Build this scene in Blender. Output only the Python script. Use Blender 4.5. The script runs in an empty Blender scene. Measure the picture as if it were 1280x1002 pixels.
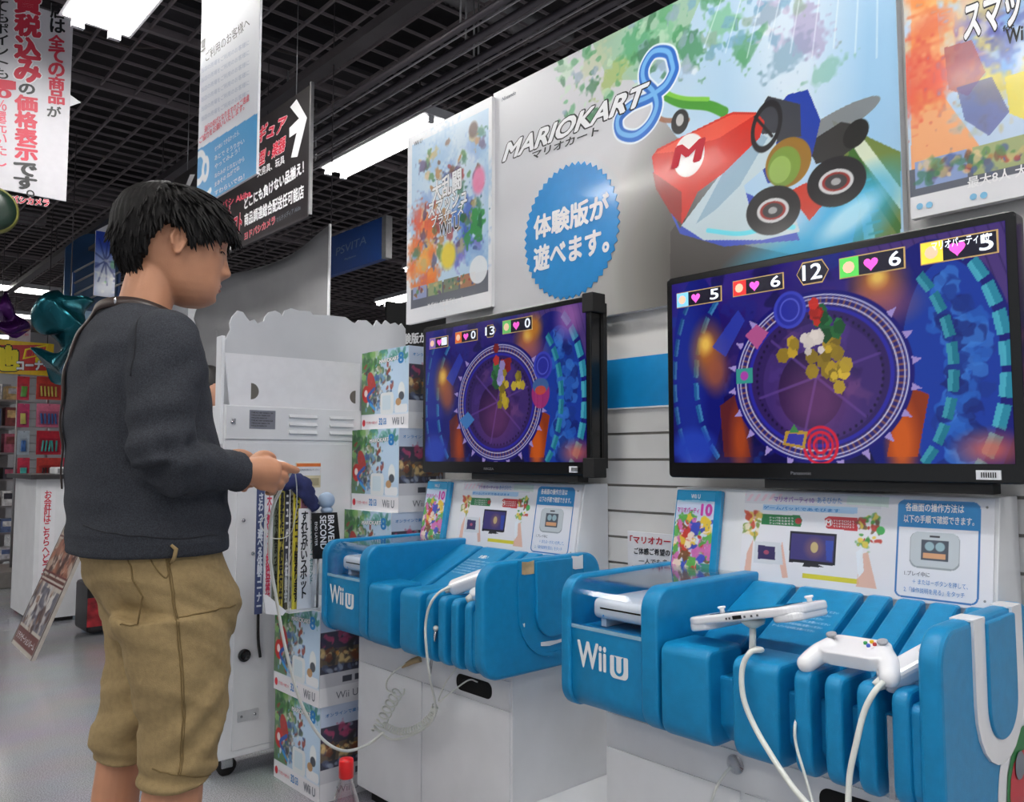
import bpy, bmesh, math, random
import numpy as np
from mathutils import Vector, Matrix, Euler
PI = math.pi
R_ = math.radians
rnd = random.Random(7)
nprs = np.random.RandomState(5)
scene = bpy.context.scene
COL = scene.collection

# ------------------------------------------------------------------ camera
CAMZ = 1.12
pitch = math.atan2(72, 1024)
yaw = R_(42)
cam_d = bpy.data.cameras.new('camera')
cam_d.sensor_width = 36.0
cam_d.lens = 1024 / 1280 * 36.0
cam_d.clip_start = 0.05
cam_d.clip_end = 200
cam = bpy.data.objects.new('camera', cam_d)
COL.objects.link(cam)
cam.location = (0, 0, CAMZ)
cam.rotation_euler = (PI / 2 + pitch, 0, -yaw)
scene.camera = cam

# ------------------------------------------------------------------ world, exposure
scene.view_settings.view_transform = 'Standard'
scene.view_settings.look = 'None'
scene.view_settings.gamma = 1
scene.view_settings.use_curve_mapping = False
scene.view_settings.exposure = 0.0
world = bpy.data.worlds.new('world')
scene.world = world
world.use_nodes = True
world.node_tree.nodes['Background'].inputs[0].default_value = (0.90, 0.95, 1.0, 1)
world.node_tree.nodes['Background'].inputs[1].default_value = 0.50
LAMP_EMIT = 7.0       # tube covers of the ceiling lamps
LAMP_POWER = 26.0     # watts of each lamp's own light

_F = Vector((math.sin(yaw) * math.cos(pitch), math.cos(yaw) * math.cos(pitch), math.sin(pitch)))
_R = Vector((math.cos(yaw), -math.sin(yaw), 0))
_U = _R.cross(_F)


def at(px, py, ax, v):
    """world point where the photo's pixel ray meets the plane axis ax = v"""
    d = _F + _R * ((px - 640) / 1024) - _U * ((py - 501) / 1024)
    o = Vector((0, 0, CAMZ))
    return o + d * ((v - o[ax]) / d[ax])


# ------------------------------------------------------------------ materials
def lin(c):
    return tuple(((x / 255) / 12.92 if x / 255 <= 0.04045 else ((x / 255 + 0.055) / 1.055) ** 2.4) for x in c)


MATS = {}


def mat(name, rgb, rough=0.5, metal=0.0, var=0.06, scale=30.0, bump=0.0, bscale=None, coat=0.0, emit=0.0, spec=0.5):
    if name in MATS:
        return MATS[name]
    m = bpy.data.materials.new(name)
    m.use_nodes = True
    nt = m.node_tree
    b = nt.nodes['Principled BSDF']
    c = lin(rgb)
    b.inputs['Roughness'].default_value = rough
    b.inputs['Metallic'].default_value = metal
    b.inputs['Coat Weight'].default_value = coat
    b.inputs['Coat Roughness'].default_value = 0.08
    b.inputs['Specular IOR Level'].default_value = spec
    b.inputs['Base Color'].default_value = (*c, 1)
    if var > 0 or bump > 0:
        tc = nt.nodes.new('ShaderNodeTexCoord')
        nz = nt.nodes.new('ShaderNodeTexNoise')
        nz.inputs['Scale'].default_value = scale
        nz.inputs['Detail'].default_value = 3
        nt.links.new(tc.outputs['Object'], nz.inputs['Vector'])
        if var > 0:
            rp = nt.nodes.new('ShaderNodeValToRGB')
            rp.color_ramp.elements[0].color = (*[x * (1 - var) for x in c], 1)
            rp.color_ramp.elements[1].color = (*[min(1, x * (1 + var)) for x in c], 1)
            rp.color_ramp.elements[0].position = 0.35
            rp.color_ramp.elements[1].position = 0.65
            nt.links.new(nz.outputs['Fac'], rp.inputs['Fac'])
            nt.links.new(rp.outputs['Color'], b.inputs['Base Color'])
        if bump > 0:
            nb = nz
            if bscale:
                nb = nt.nodes.new('ShaderNodeTexNoise')
                nb.inputs['Scale'].default_value = bscale
                nb.inputs['Detail'].default_value = 2
                nt.links.new(tc.outputs['Object'], nb.inputs['Vector'])
            bp = nt.nodes.new('ShaderNodeBump')
            bp.inputs['Strength'].default_value = bump
            bp.inputs['Distance'].default_value = 0.002
            nt.links.new(nb.outputs['Fac'], bp.inputs['Height'])
            nt.links.new(bp.outputs['Normal'], b.inputs['Normal'])
    if emit > 0:
        b.inputs['Emission Color'].default_value = (*c, 1)
        b.inputs['Emission Strength'].default_value = emit
    MATS[name] = m
    return m


def print_mat(name, rough=0.3, coat=0.0, emit=0.0):
    if name in MATS:
        return MATS[name]
    m = bpy.data.materials.new(name)
    m.use_nodes = True
    nt = m.node_tree
    b = nt.nodes['Principled BSDF']
    a = nt.nodes.new('ShaderNodeAttribute')
    a.attribute_name = 'Col'
    b.inputs['Roughness'].default_value = rough
    b.inputs['Coat Weight'].default_value = coat
    b.inputs['Coat Roughness'].default_value = 0.1
    if emit > 0:
        b.inputs['Base Color'].default_value = (0.004, 0.004, 0.006, 1)
        b.inputs['Specular IOR Level'].default_value = 0.35
        nt.links.new(a.outputs['Color'], b.inputs['Emission Color'])
        b.inputs['Emission Strength'].default_value = emit
    else:
        nt.links.new(a.outputs['Color'], b.inputs['Base Color'])
    MATS[name] = m
    return m


def clear_mat(name, tint=(1, 1, 1), base=0.06, gloss_rough=0.05, power=4.0):
    if name in MATS:
        return MATS[name]
    m = bpy.data.materials.new(name)
    m.use_nodes = True
    nt = m.node_tree
    nt.nodes.remove(nt.nodes['Principled BSDF'])
    out = nt.nodes['Material Output']
    tr = nt.nodes.new('ShaderNodeBsdfTransparent')
    tr.inputs[0].default_value = (*tint, 1)
    gl = nt.nodes.new('ShaderNodeBsdfGlossy')
    gl.inputs['Roughness'].default_value = gloss_rough
    fa = nt.nodes.new('ShaderNodeLayerWeight')
    fa.inputs[0].default_value = 0.5
    fr = nt.nodes.new('ShaderNodeMath')
    fr.operation = 'POWER'
    fr.inputs[1].default_value = power
    nt.links.new(fa.outputs['Facing'], fr.inputs[0])
    ad = nt.nodes.new('ShaderNodeMath')
    ad.operation = 'ADD'
    ad.inputs[1].default_value = base
    mx = nt.nodes.new('ShaderNodeMixShader')
    nt.links.new(fr.outputs[0], ad.inputs[0])
    nt.links.new(ad.outputs[0], mx.inputs[0])
    nt.links.new(tr.outputs[0], mx.inputs[1])
    nt.links.new(gl.outputs[0], mx.inputs[2])
    nt.links.new(mx.outputs[0], out.inputs['Surface'])
    MATS[name] = m
    return m


WHITE = mat('white laminate', (226, 227, 230), 0.38, var=0.03, scale=8, bump=0.05)
WHITE_P = mat('white plastic', (236, 236, 240), 0.25, var=0.01, coat=0.3)
WALLW = mat('slatwall white', (226, 224, 222), 0.45, var=0.03, scale=6)
GROOVE = mat('slatwall groove', (150, 146, 142), 0.6)
CYAN = mat('cyan plastic', (14, 134, 188), 0.38, var=0.05, scale=45, bump=0.25, bscale=600, spec=0.4)
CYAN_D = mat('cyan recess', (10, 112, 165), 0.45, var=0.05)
STRIP = mat('blue strip', (20, 140, 205), 0.4, var=0.03)
BLACK = mat('black plastic', (14, 14, 16), 0.22, var=0.02)
BLACKM = mat('black matt', (18, 17, 18), 0.7, var=0.1)
GREYD = mat('dark grey metal', (66, 62, 66), 0.45, 0.3, var=0.12, scale=6)
GREYL = mat('light grey metal', (150, 150, 152), 0.35, 0.6)
STEEL = mat('steel', (190, 190, 195), 0.25, 0.9)
PAPER = mat('white paper', (232, 232, 236), 0.5, var=0.02)
CARD = mat('white card', (228, 230, 234), 0.6, var=0.03, scale=5)
INK_W = mat('white ink', (240, 240, 242), 0.4, var=0)
INK_K = mat('black ink', (22, 22, 26), 0.45, var=0)
INK_R = mat('red ink', (190, 30, 50), 0.45, var=0)
INK_P = mat('pink red ink', (225, 90, 110), 0.45, var=0)
INK_B = mat('blue ink', (30, 130, 200), 0.45, var=0)
INK_G = mat('grey ink', (120, 125, 135), 0.5, var=0)
INK_PU = mat('purple ink', (150, 110, 190), 0.5, var=0)
INK_GR = mat('green ink', (30, 120, 60), 0.5, var=0)
INK_Y = mat('yellow ink', (235, 215, 40), 0.5, var=0)
GLOW_W = mat('screen white', (225, 230, 240), 0.4, var=0, emit=0.75)
CABLE = mat('white cable', (222, 224, 218), 0.4, var=0.02)
PRINT = print_mat('printed picture', 0.28, coat=0.25)
PRINTM = print_mat('printed board', 0.55)
SCREEN = print_mat('lit screen', 0.09, emit=0.75)
CLEAR = clear_mat('clear acrylic', (0.95, 0.97, 0.99), .015, .07)


# ------------------------------------------------------------------ mesh helpers
class MB:
    def __init__(s):
        s.v = []
        s.f = []
        s.m = []
        s.sm = []

    def add(s, vs, fs, mi=0, smooth=False):
        o = len(s.v)
        s.v += [tuple(v) for v in vs]
        s.f += [tuple(i + o for i in f) for f in fs]
        s.m += [mi] * len(fs)
        s.sm += [smooth] * len(fs)

    def box(s, a, b, mi=0):
        x0, x1 = sorted((a[0], b[0]))
        y0, y1 = sorted((a[1], b[1]))
        z0, z1 = sorted((a[2], b[2]))
        vs = [(x0, y0, z0), (x1, y0, z0), (x1, y1, z0), (x0, y1, z0), (x0, y0, z1), (x1, y0, z1), (x1, y1, z1), (x0, y1, z1)]
        s.add(vs, [(0, 3, 2, 1), (4, 5, 6, 7), (0, 1, 5, 4), (1, 2, 6, 5), (2, 3, 7, 6), (3, 0, 4, 7)], mi)

    def prism(s, poly, o, u, v, n, h0, h1, mi=0, smooth=False):
        """poly: 2d points; placed at o + a*u + b*v, extruded along n from h0 to h1"""
        o, u, v, n = Vector(o), Vector(u), Vector(v), Vector(n)
        k = len(poly)
        ar = sum(poly[i][0] * poly[(i + 1) % k][1] - poly[(i + 1) % k][0] * poly[i][1] for i in range(k))
        if (ar < 0) != (u.cross(v).dot(n) < 0):
            poly = poly[::-1]
        vs = [o + u * a + v * b + n * h0 for a, b in poly] + [o + u * a + v * b + n * h1 for a, b in poly]
        s.add(vs, [tuple(range(k))[::-1], tuple(range(k, 2 * k))], mi)
        o2 = len(s.v) - 2 * k
        for i in range(k):
            j = (i + 1) % k
            s.f.append((o2 + i, o2 + j, o2 + k + j, o2 + k + i))
            s.m.append(mi)
            s.sm.append(smooth)

    def tube(s, pts, r, seg=8, mi=0, caps=True, closed=False):
        pts = [Vector(p) for p in pts]
        n = len(pts)
        rs = r if isinstance(r, (list, tuple)) else [r] * n
        up = Vector((0, 0, 1))
        rings = []
        prev = None
        for i, p in enumerate(pts):
            t = (pts[min(i + 1, n - 1)] - pts[max(i - 1, 0)])
            if t.length < 1e-9:
                t = Vector((0, 0, 1))
            t.normalize()
            if prev is None:
                a = up if abs(t.dot(up)) < 0.95 else Vector((1, 0, 0))
                x = t.cross(a).normalized()
            else:
                x = (prev - t * prev.dot(t))
                x = x.normalized() if x.length > 1e-6 else t.orthogonal().normalized()
            prev = x
            y = t.cross(x)
            rings.append([p + (x * math.cos(2 * PI * k / seg) + y * math.sin(2 * PI * k / seg)) * rs[i] for k in range(seg)])
        vs = [q for rg in rings for q in rg]
        fs = []
        for i in range(n - 1):
            for k in range(seg):
                a, b = i * seg + k, i * seg + (k + 1) % seg
                fs.append((a, b, b + seg, a + seg))
        s.add(vs, fs, mi, True)
        if caps:
            o2 = len(s.v) - len(vs)
            s.f.append(tuple(o2 + k for k in range(seg))[::-1])
            s.f.append(tuple(o2 + (n - 1) * seg + k for k in range(seg)))
            s.m += [mi, mi]
            s.sm += [False, False]

    def lathe(s, prof, o=(0, 0, 0), ax=(0, 0, 1), seg=20, mi=0, smooth=True):
        """prof: list of (radius, height)"""
        ax = Vector(ax).normalized()
        x = ax.orthogonal().normalized()
        y = ax.cross(x)
        o = Vector(o)
        vs = []
        for r, h in prof:
            for k in range(seg):
                a = 2 * PI * k / seg
                vs.append(o + ax * h + (x * math.cos(a) + y * math.sin(a)) * max(r, 1e-5))
        fs = []
        for i in range(len(prof) - 1):
            for k in range(seg):
                a, b = i * seg + k, i * seg + (k + 1) % seg
                fs.append((a, b, b + seg, a + seg))
        fs.append(tuple(range(seg))[::-1])
        fs.append(tuple((len(prof) - 1) * seg + k for k in range(seg)))
        s.add(vs, fs, mi, smooth)

    def ellipsoid(s, c, r, rot=None, seg=16, rings=10, mi=0):
        c = Vector(c)
        M = rot if rot is not None else Matrix.Identity(3)
        vs = [c + M @ Vector((0, 0, -r[2]))]
        for i in range(1, rings):
            th = PI * i / rings
            for k in range(seg):
                a = 2 * PI * k / seg
                vs.append(c + M @ Vector((r[0] * math.sin(th) * math.cos(a), r[1] * math.sin(th) * math.sin(a), -r[2] * math.cos(th))))
        vs.append(c + M @ Vector((0, 0, r[2])))
        fs = []
        for k in range(seg):
            fs.append((0, 1 + (k + 1) % seg, 1 + k))
        for i in range(rings - 2):
            for k in range(seg):
                a, b = 1 + i * seg + k, 1 + i * seg + (k + 1) % seg
                fs.append((a, b, b + seg, a + seg))
        L = len(vs) - 1
        o2 = 1 + (rings - 2) * seg
        for k in range(seg):
            fs.append((L, o2 + k, o2 + (k + 1) % seg))
        s.add(vs, fs, mi, True)

    def mesh(s, name, mats):
        me = bpy.data.meshes.new(name)
        me.from_pydata(s.v, [], s.f)
        for m in (mats if isinstance(mats, (list, tuple)) else [mats]):
            me.materials.append(m)
        me.polygons.foreach_set('material_index', s.m)
        me.polygons.foreach_set('use_smooth', s.sm)
        me.update()
        return me

    def build(s, name, mats, parent=None, bevel=0, seg=2, **kw):
        me = s.mesh(name, mats)
        if bevel:
            do_bevel(me, bevel, seg)
        return link(name, me, parent, **kw)


def do_bevel(me, w, seg=2):
    bm = bmesh.new()
    bm.from_mesh(me)
    bmesh.ops.remove_doubles(bm, verts=bm.verts, dist=1e-6)
    ed = [e for e in bm.edges if len(e.link_faces) == 2 and e.calc_face_angle(0) > 0.6]
    bmesh.ops.bevel(bm, geom=ed, offset=w, segments=seg, profile=0.5, affect='EDGES', clamp_overlap=True)
    bm.to_mesh(me)
    bm.free()


def tag(o, label=None, cat=None, group=None, kind=None):
    if label:
        o['label'] = label
    if cat:
        o['category'] = cat
    if group:
        o['group'] = group
    if kind:
        o['kind'] = kind
    return o


def link(name, data, parent=None, loc=None, label=None, cat=None, group=None, kind=None):
    o = bpy.data.objects.new(name, data)
    COL.objects.link(o)
    if loc is not None:
        o.location = loc
    if parent is not None:
        o.parent = parent
        # vertices are given in world space: undo the parent's placement
        if loc is None:
            o.matrix_parent_inverse = world_of(parent).inverted()
    return tag(o, label, cat, group, kind)


def world_of(o):
    m = Matrix.Translation(o.location) @ o.rotation_euler.to_matrix().to_4x4()
    if o.parent is not None:
        m = world_of(o.parent) @ o.matrix_parent_inverse @ m
    return m


def thing(name, label, cat, loc=(0, 0, 0), group=None, kind=None):
    o = bpy.data.objects.new(name, None)
    o.empty_display_size = 0.05
    COL.objects.link(o)
    o.location = loc
    return tag(o, label, cat, group, kind)


def kids(o):
    return [c for c in COL.objects if c.parent == o]


def copy_tree(o, parent=None, loc=None):
    c = o.copy()
    COL.objects.link(c)
    if parent is not None:
        inv = o.matrix_parent_inverse.copy()
        c.parent = parent
        c.matrix_parent_inverse = inv
    if loc is not None:
        c.location = loc
    for ch in kids(o):
        copy_tree(ch, c)
    return c


def rrect(x0, y0, x1, y1, r, n=5):
    """rounded rectangle; r one radius or four (bl, br, tr, tl)"""
    if not isinstance(r, (list, tuple)):
        r = [r] * 4
    pts = []
    for (cx, cy, a0, rr) in ((x0, y0, PI, r[0]), (x1, y0, 1.5 * PI, r[1]), (x1, y1, 0, r[2]), (x0, y1, 0.5 * PI, r[3])):
        sx = 1 if cx == x0 else -1
        sy = 1 if cy == y0 else -1
        if rr <= 0:
            pts.append((cx, cy))
            continue
        for k in range(n + 1):
            a = a0 + 0.5 * PI * k / n
            pts.append((cx + sx * rr + rr * math.cos(a), cy + sy * rr + rr * math.sin(a)))
    return pts


def spline(pts, n=8):
    """Catmull-Rom through the points"""
    P = [Vector(p) for p in pts]
    P = [P[0] * 2 - P[1]] + P + [P[-1] * 2 - P[-2]]
    out = []
    for i in range(1, len(P) - 2):
        a, b, c, d = P[i - 1:i + 3]
        for k in range(n):
            t = k / n
            out.append(0.5 * ((2 * b) + (c - a) * t + (2 * a - 5 * b + 4 * c - d) * t * t + (3 * b - a - 3 * c + d) * t ** 3))
    out.append(P[-2])
    return out


# ------------------------------------------------------------------ panels, pictures and lettering
class Panel:
    """a flat face in the world: origin, right, up, outward normal"""

    def __init__(s, o, u, v, w, h):
        s.o, s.u, s.v = Vector(o), Vector(u).normalized(), Vector(v).normalized()
        s.n = s.u.cross(s.v)
        s.w, s.h = w, h

    def P(s, a, b, k=0):
        return s.o + s.u * a + s.v * b + s.n * (0.0006 * k)

    def px(s, x, y):
        """photo pixel -> (a, b) metres on the face"""
        d = _F + _R * ((x - 640) / 1024) - _U * ((y - 501) / 1024)
        c = Vector((0, 0, CAMZ))
        t = (s.o - c).dot(s.n) / d.dot(s.n)
        q = c + d * t - s.o
        return (q.dot(s.u), q.dot(s.v))

    def poly(s, mb, pts, k=1, mi=0):
        vs = [s.P(a, b, k) for a, b in pts]
        mb.add(vs, [tuple(range(len(vs)))], mi)


def vnoise(X, Y, sc, seed=0):
    """smooth value noise 0..1"""
    rs = np.random.RandomState(seed)
    G = rs.rand(64, 64)
    x, y = X * sc, Y * sc
    xi, yi = np.floor(x).astype(int), np.floor(y).astype(int)
    fx, fy = x - xi, y - yi
    fx, fy = fx * fx * (3 - 2 * fx), fy * fy * (3 - 2 * fy)
    g = lambda a, b: G[b % 64, a % 64]
    return (g(xi, yi) * (1 - fx) + g(xi + 1, yi) * fx) * (1 - fy) + (g(xi, yi + 1) * (1 - fx) + g(xi + 1, yi + 1) * fx) * fy


class Art:
    """flat print on a panel, drawn as a colour field over a fine grid; coordinates in metres, or photo pixels through px=True"""

    def __init__(s, pan, cell, rgb=(255, 255, 255)):
        s.p = pan
        s.nx, s.ny = max(2, int(pan.w / cell)), max(2, int(pan.h / cell))
        s.X, s.Y = np.meshgrid(np.linspace(0, pan.w, s.nx), np.linspace(0, pan.h, s.ny))
        s.c = np.zeros((s.ny, s.nx, 3)) + np.array(rgb, float)
        s.cell = cell
        s.N = None

    def q(s, p):
        return s.p.px(*p)

    def mix(s, mask, rgb, al=1.0):
        m = np.clip(mask, 0, 1)[..., None] * al
        s.c = s.c * (1 - m) + np.array(rgb, float) * m

    def poly(s, pts, rgb, al=1.0, px=True):
        P = [s.q(p) for p in pts] if px else pts
        ins = np.zeros(s.X.shape, bool)
        n = len(P)
        for i in range(n):
            x0, y0 = P[i]
            x1, y1 = P[(i + 1) % n]
            if y0 == y1:
                continue
            cond = ((s.Y >= min(y0, y1)) & (s.Y < max(y0, y1))) & (s.X < (s.Y - y0) * (x1 - x0) / (y1 - y0) + x0)
            ins ^= cond
        s.mix(ins.astype(float), rgb, al)

    def _d(s, c, rx, ry, rot):
        x, y = s.X - c[0], s.Y - c[1]
        cs, sn = math.cos(rot), math.sin(rot)
        return np.sqrt(((x * cs + y * sn) / rx) ** 2 + ((-x * sn + y * cs) / ry) ** 2)

    def ell(s, c, rx, ry, rgb, al=1.0, rot=0, soft=0.0, px=True, wob=0.0):
        """rx, ry in metres"""
        c = s.q(c) if px else c
        R = max(rx, ry) * (1.15 + soft) * (1 + wob) + 2 * s.cell
        i0, i1 = np.searchsorted(s.X[0], (c[0] - R, c[0] + R))
        j0, j1 = np.searchsorted(s.Y[:, 0], (c[1] - R, c[1] + R))
        if i1 <= i0 or j1 <= j0:
            return
        x, y = s.X[j0:j1, i0:i1] - c[0], s.Y[j0:j1, i0:i1] - c[1]
        cs, sn = math.cos(rot), math.sin(rot)
        d = np.sqrt(((x * cs + y * sn) / rx) ** 2 + ((-x * sn + y * cs) / ry) ** 2)
        if wob:
            if s.N is None:
                s.N = vnoise(s.X, s.Y, .45 / (s.cell * 2.4), 77) * .6 + vnoise(s.X, s.Y, .2 / (s.cell * 2.4), 78) * .4
            d = d * (1 + wob * 1.6 * (s.N[j0:j1, i0:i1] - .5))
        w = max(soft, s.cell / max(rx, ry))
        m = (1 - d) / w + 0.5 if soft == 0 else (1 + soft - d) / (2 * soft)
        m = np.clip(m, 0, 1)[..., None] * al
        s.c[j0:j1, i0:i1] = s.c[j0:j1, i0:i1] * (1 - m) + np.array(rgb, float) * m

    def ring(s, c, rx, ry, wd, rgb, al=1.0, rot=0, px=True):
        c = s.q(c) if px else c
        d = np.abs(s._d(c, rx, ry, rot) - 1) * min(rx, ry)
        s.mix((wd / 2 - d) / s.cell + 0.5, rgb, al)

    def line(s, a, b, wd, rgb, al=1.0, px=True):
        a, b = (s.q(a), s.q(b)) if px else (a, b)
        dx, dy = b[0] - a[0], b[1] - a[1]
        L = dx * dx + dy * dy + 1e-12
        t = np.clip(((s.X - a[0]) * dx + (s.Y - a[1]) * dy) / L, 0, 1)
        d = np.hypot(s.X - a[0] - t * dx, s.Y - a[1] - t * dy)
        s.mix((wd / 2 - d) / s.cell + 0.5, rgb, al)

    def curve(s, pts, wd, rgb, al=1.0, px=True):
        P = spline([(*(s.q(p) if px else p), 0) for p in pts], 6)
        d = np.full(s.X.shape, 9.0)
        for a, b in zip(P[:-1], P[1:]):
            dx, dy = b.x - a.x, b.y - a.y
            L = dx * dx + dy * dy + 1e-12
            t = np.clip(((s.X - a.x) * dx + (s.Y - a.y) * dy) / L, 0, 1)
            d = np.minimum(d, np.hypot(s.X - a.x - t * dx, s.Y - a.y - t * dy))
        s.mix((wd / 2 - d) / s.cell + 0.5, rgb, al)

    def rect(s, x0, y0, x1, y1, rgb, al=1.0):
        s.mix(((s.X >= x0) & (s.X <= x1) & (s.Y >= y0) & (s.Y <= y1)).astype(float), rgb, al)

    def noise(s, sc, amt, seed=0, sx=1.0):
        n = vnoise(s.X * sx, s.Y, sc, seed) - 0.5
        s.c = np.clip(s.c + n[..., None] * amt, 0, 255)

    def blots(s, n, cols, r0, r1, seed=0, box=None, al=0.9, soft=0.25):
        r = random.Random(seed)
        x0, y0, x1, y1 = box or (0, 0, s.p.w, s.p.h)
        for _ in range(n):
            rr = r.uniform(r0, r1)
            s.ell((r.uniform(x0, x1), r.uniform(y0, y1)), rr, rr * r.uniform(0.4, 1.0), r.choice(cols), al, r.uniform(0, 3), soft, px=False, wob=.9)

    def mesh(s, name, m, k=1):
        me = bpy.data.meshes.new(name)
        o = np.array(s.p.o + s.p.n * (0.0006 * k))
        u, v = np.array(s.p.u), np.array(s.p.v)
        co = o + s.X[..., None] * u + s.Y[..., None] * v
        nv = s.nx * s.ny
        idx = np.arange(nv).reshape(s.ny, s.nx)
        q = np.stack([idx[:-1, :-1], idx[:-1, 1:], idx[1:, 1:], idx[1:, :-1]], -1).reshape(-1, 4)
        me.vertices.add(nv)
        me.vertices.foreach_set('co', co.reshape(-1))
        me.loops.add(q.size)
        me.loops.foreach_set('vertex_index', q.reshape(-1).astype(np.int32))
        me.polygons.add(len(q))
        me.polygons.foreach_set('loop_start', (np.arange(len(q)) * 4).astype(np.int32))
        me.polygons.foreach_set('loop_total', np.full(len(q), 4, np.int32))
        c = np.clip(s.c / 255, 0, 1)
        c = np.where(c <= 0.04045, c / 12.92, ((c + 0.055) / 1.055) ** 2.4)
        a = me.color_attributes.new('Col', 'FLOAT_COLOR', 'POINT')
        a.data.foreach_set('color', np.concatenate([c, np.ones(c.shape[:2] + (1,))], -1).reshape(-1).astype(np.float32))
        me.materials.append(m)
        me.update()
        me.validate()
        return me

    def build(s, parent, name='printed_picture', m=None, k=1, **kw):
        return link(name, s.mesh(name, m or PRINT, k), parent, **kw)


_txt = {}


def text_data(body, bold, ext, line=1.0, align='LEFT'):
    key = (body, bold, ext, line, align)
    if key in _txt:
        return _txt[key]
    cu = bpy.data.curves.new('lettering', 'FONT')
    cu.body = body
    cu.size = 1
    cu.offset = bold
    cu.extrude = ext
    cu.resolution_u = 3
    cu.space_line = line
    cu.align_x = align
    ob = bpy.data.objects.new('lettering', cu)
    COL.objects.link(ob)
    dg = bpy.context.evaluated_depsgraph_get()
    dg.update()
    me = bpy.data.meshes.new_from_object(ob.evaluated_get(dg))
    bpy.data.objects.remove(ob)
    bpy.data.curves.remove(cu)
    n = len(me.vertices)
    co = np.zeros(n * 3, np.float32)
    me.vertices.foreach_get('co', co)
    co = co.reshape(-1, 3)
    fs = [tuple(p.vertices) for p in me.polygons]
    bpy.data.meshes.remove(me)
    _txt[key] = (co, fs)
    return co, fs


def write(pan, body, BL, BR, TL, m, parent, k=3, bold=0.02, outline=None, ow=0.05, px=True, line=1.0, align='LEFT', thick=0.0, name='lettering', mb=None, ref=None):
    """lettering whose bounding box is fitted to the parallelogram BL, BR, TL (photo pixels, or metres on the panel)"""
    bl, br, tl = (pan.px(*BL), pan.px(*BR), pan.px(*TL)) if px else (BL, BR, TL)
    eu = Vector((br[0] - bl[0], br[1] - bl[1]))
    ev = Vector((tl[0] - bl[0], tl[1] - bl[1]))
    co, fs = text_data(body, 0.0, 0.0, line, align)
    if len(co) == 0:
        return None
    lo, hi = co.min(0), co.max(0)
    own = mb is None
    mb = mb or MB()
    passes = ([(bold + ow, outline, k - 1, 10)] if outline else []) + [(bold, m, k, 6 if bold > 0.012 else 1)]
    mats = [x[1] for x in passes]
    for i, (b_, mm, kk, nd) in enumerate(passes):
        for d in range(nd):
            dx = dy = 0.0
            if nd > 1:
                dx, dy = b_ * .8 * math.cos(2 * PI * d / nd), b_ * .8 * math.sin(2 * PI * d / nd)
            vs = []
            for c in co:
                a, b = (c[0] + dx - lo[0]) / (hi[0] - lo[0]), (c[1] + dy - lo[1]) / (hi[1] - lo[1])
                q = Vector(bl) + eu * float(a) + ev * float(b)
                vs.append(pan.P(q.x, q.y, kk + d * 0.02))
            mb.add(vs, fs, i if own else 0)
    if own:
        return mb.build(name, mats, parent)

# ================================================================== THE SETTING
W = 1.87            # face of the slat wall
WY1 = 2.45          # its far end


def floor_mat():
    m = bpy.data.materials.new('speckled vinyl floor')
    m.use_nodes = True
    nt = m.node_tree
    b = nt.nodes['Principled BSDF']
    tc = nt.nodes.new('ShaderNodeTexCoord')
    n1 = nt.nodes.new('ShaderNodeTexNoise')
    n1.inputs['Scale'].default_value = 260
    n1.inputs['Detail'].default_value = 2
    n2 = nt.nodes.new('ShaderNodeTexNoise')
    n2.inputs['Scale'].default_value = 3.0
    n2.inputs['Detail'].default_value = 4
    r1 = nt.nodes.new('ShaderNodeValToRGB')
    r1.color_ramp.elements[0].position = 0.38
    r1.color_ramp.elements[1].position = 0.62
    r1.color_ramp.elements[0].color = (*lin((132, 132, 138)), 1)
    r1.color_ramp.elements[1].color = (*lin((186, 186, 192)), 1)
    mx = nt.nodes.new('ShaderNodeMix')
    mx.data_type = 'RGBA'
    mx.blend_type = 'MULTIPLY'
    mx.inputs[0].default_value = 0.3
    rr = nt.nodes.new('ShaderNodeMapRange')
    rr.inputs[3].default_value = 0.10
    rr.inputs[4].default_value = 0.24
    bp = nt.nodes.new('ShaderNodeBump')
    bp.inputs['Strength'].default_value = 0.12
    bp.inputs['Distance'].default_value = 0.01
    n3 = nt.nodes.new('ShaderNodeTexNoise')
    n3.inputs['Scale'].default_value = 9
    for a in (n1, n2, n3):
        nt.links.new(tc.outputs['Object'], a.inputs['Vector'])
    nt.links.new(n1.outputs['Fac'], r1.inputs['Fac'])
    nt.links.new(r1.outputs['Color'], mx.inputs[6])
    nt.links.new(n2.outputs['Color'], mx.inputs[7])
    nt.links.new(mx.outputs[2], b.inputs['Base Color'])
    nt.links.new(n2.outputs['Fac'], rr.inputs[0])
    nt.links.new(rr.outputs[0], b.inputs['Roughness'])
    nt.links.new(n3.outputs['Fac'], bp.inputs['Height'])
    nt.links.new(bp.outputs['Normal'], b.inputs['Normal'])
    return m


FX0, FX1, FY0, FY1 = -5.5, 11.0, -3.0, 17.0
mb = MB()
mb.box((FX0, FY0, -0.1), (FX1, FY1, 0))
floor = mb.build('floor', floor_mat(), kind='structure')

ZG = 3.42           # underside of the ceiling lattice
CEIL = mat('black ceiling', (34, 31, 34), 0.9, var=0.3, scale=2)
LATT = mat('lattice grey', (104, 96, 99), 0.6, var=0.15, scale=3)
mb = MB()
mb.box((FX0, FY0, 4.3), (FX1, FY1, 4.45))
ceiling = mb.build('ceiling', CEIL, kind='structure')


def bar_mesh(a, b):
    m_ = MB()
    m_.box(a, b)
    return m_.mesh('lattice_bar', LATT)


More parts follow.
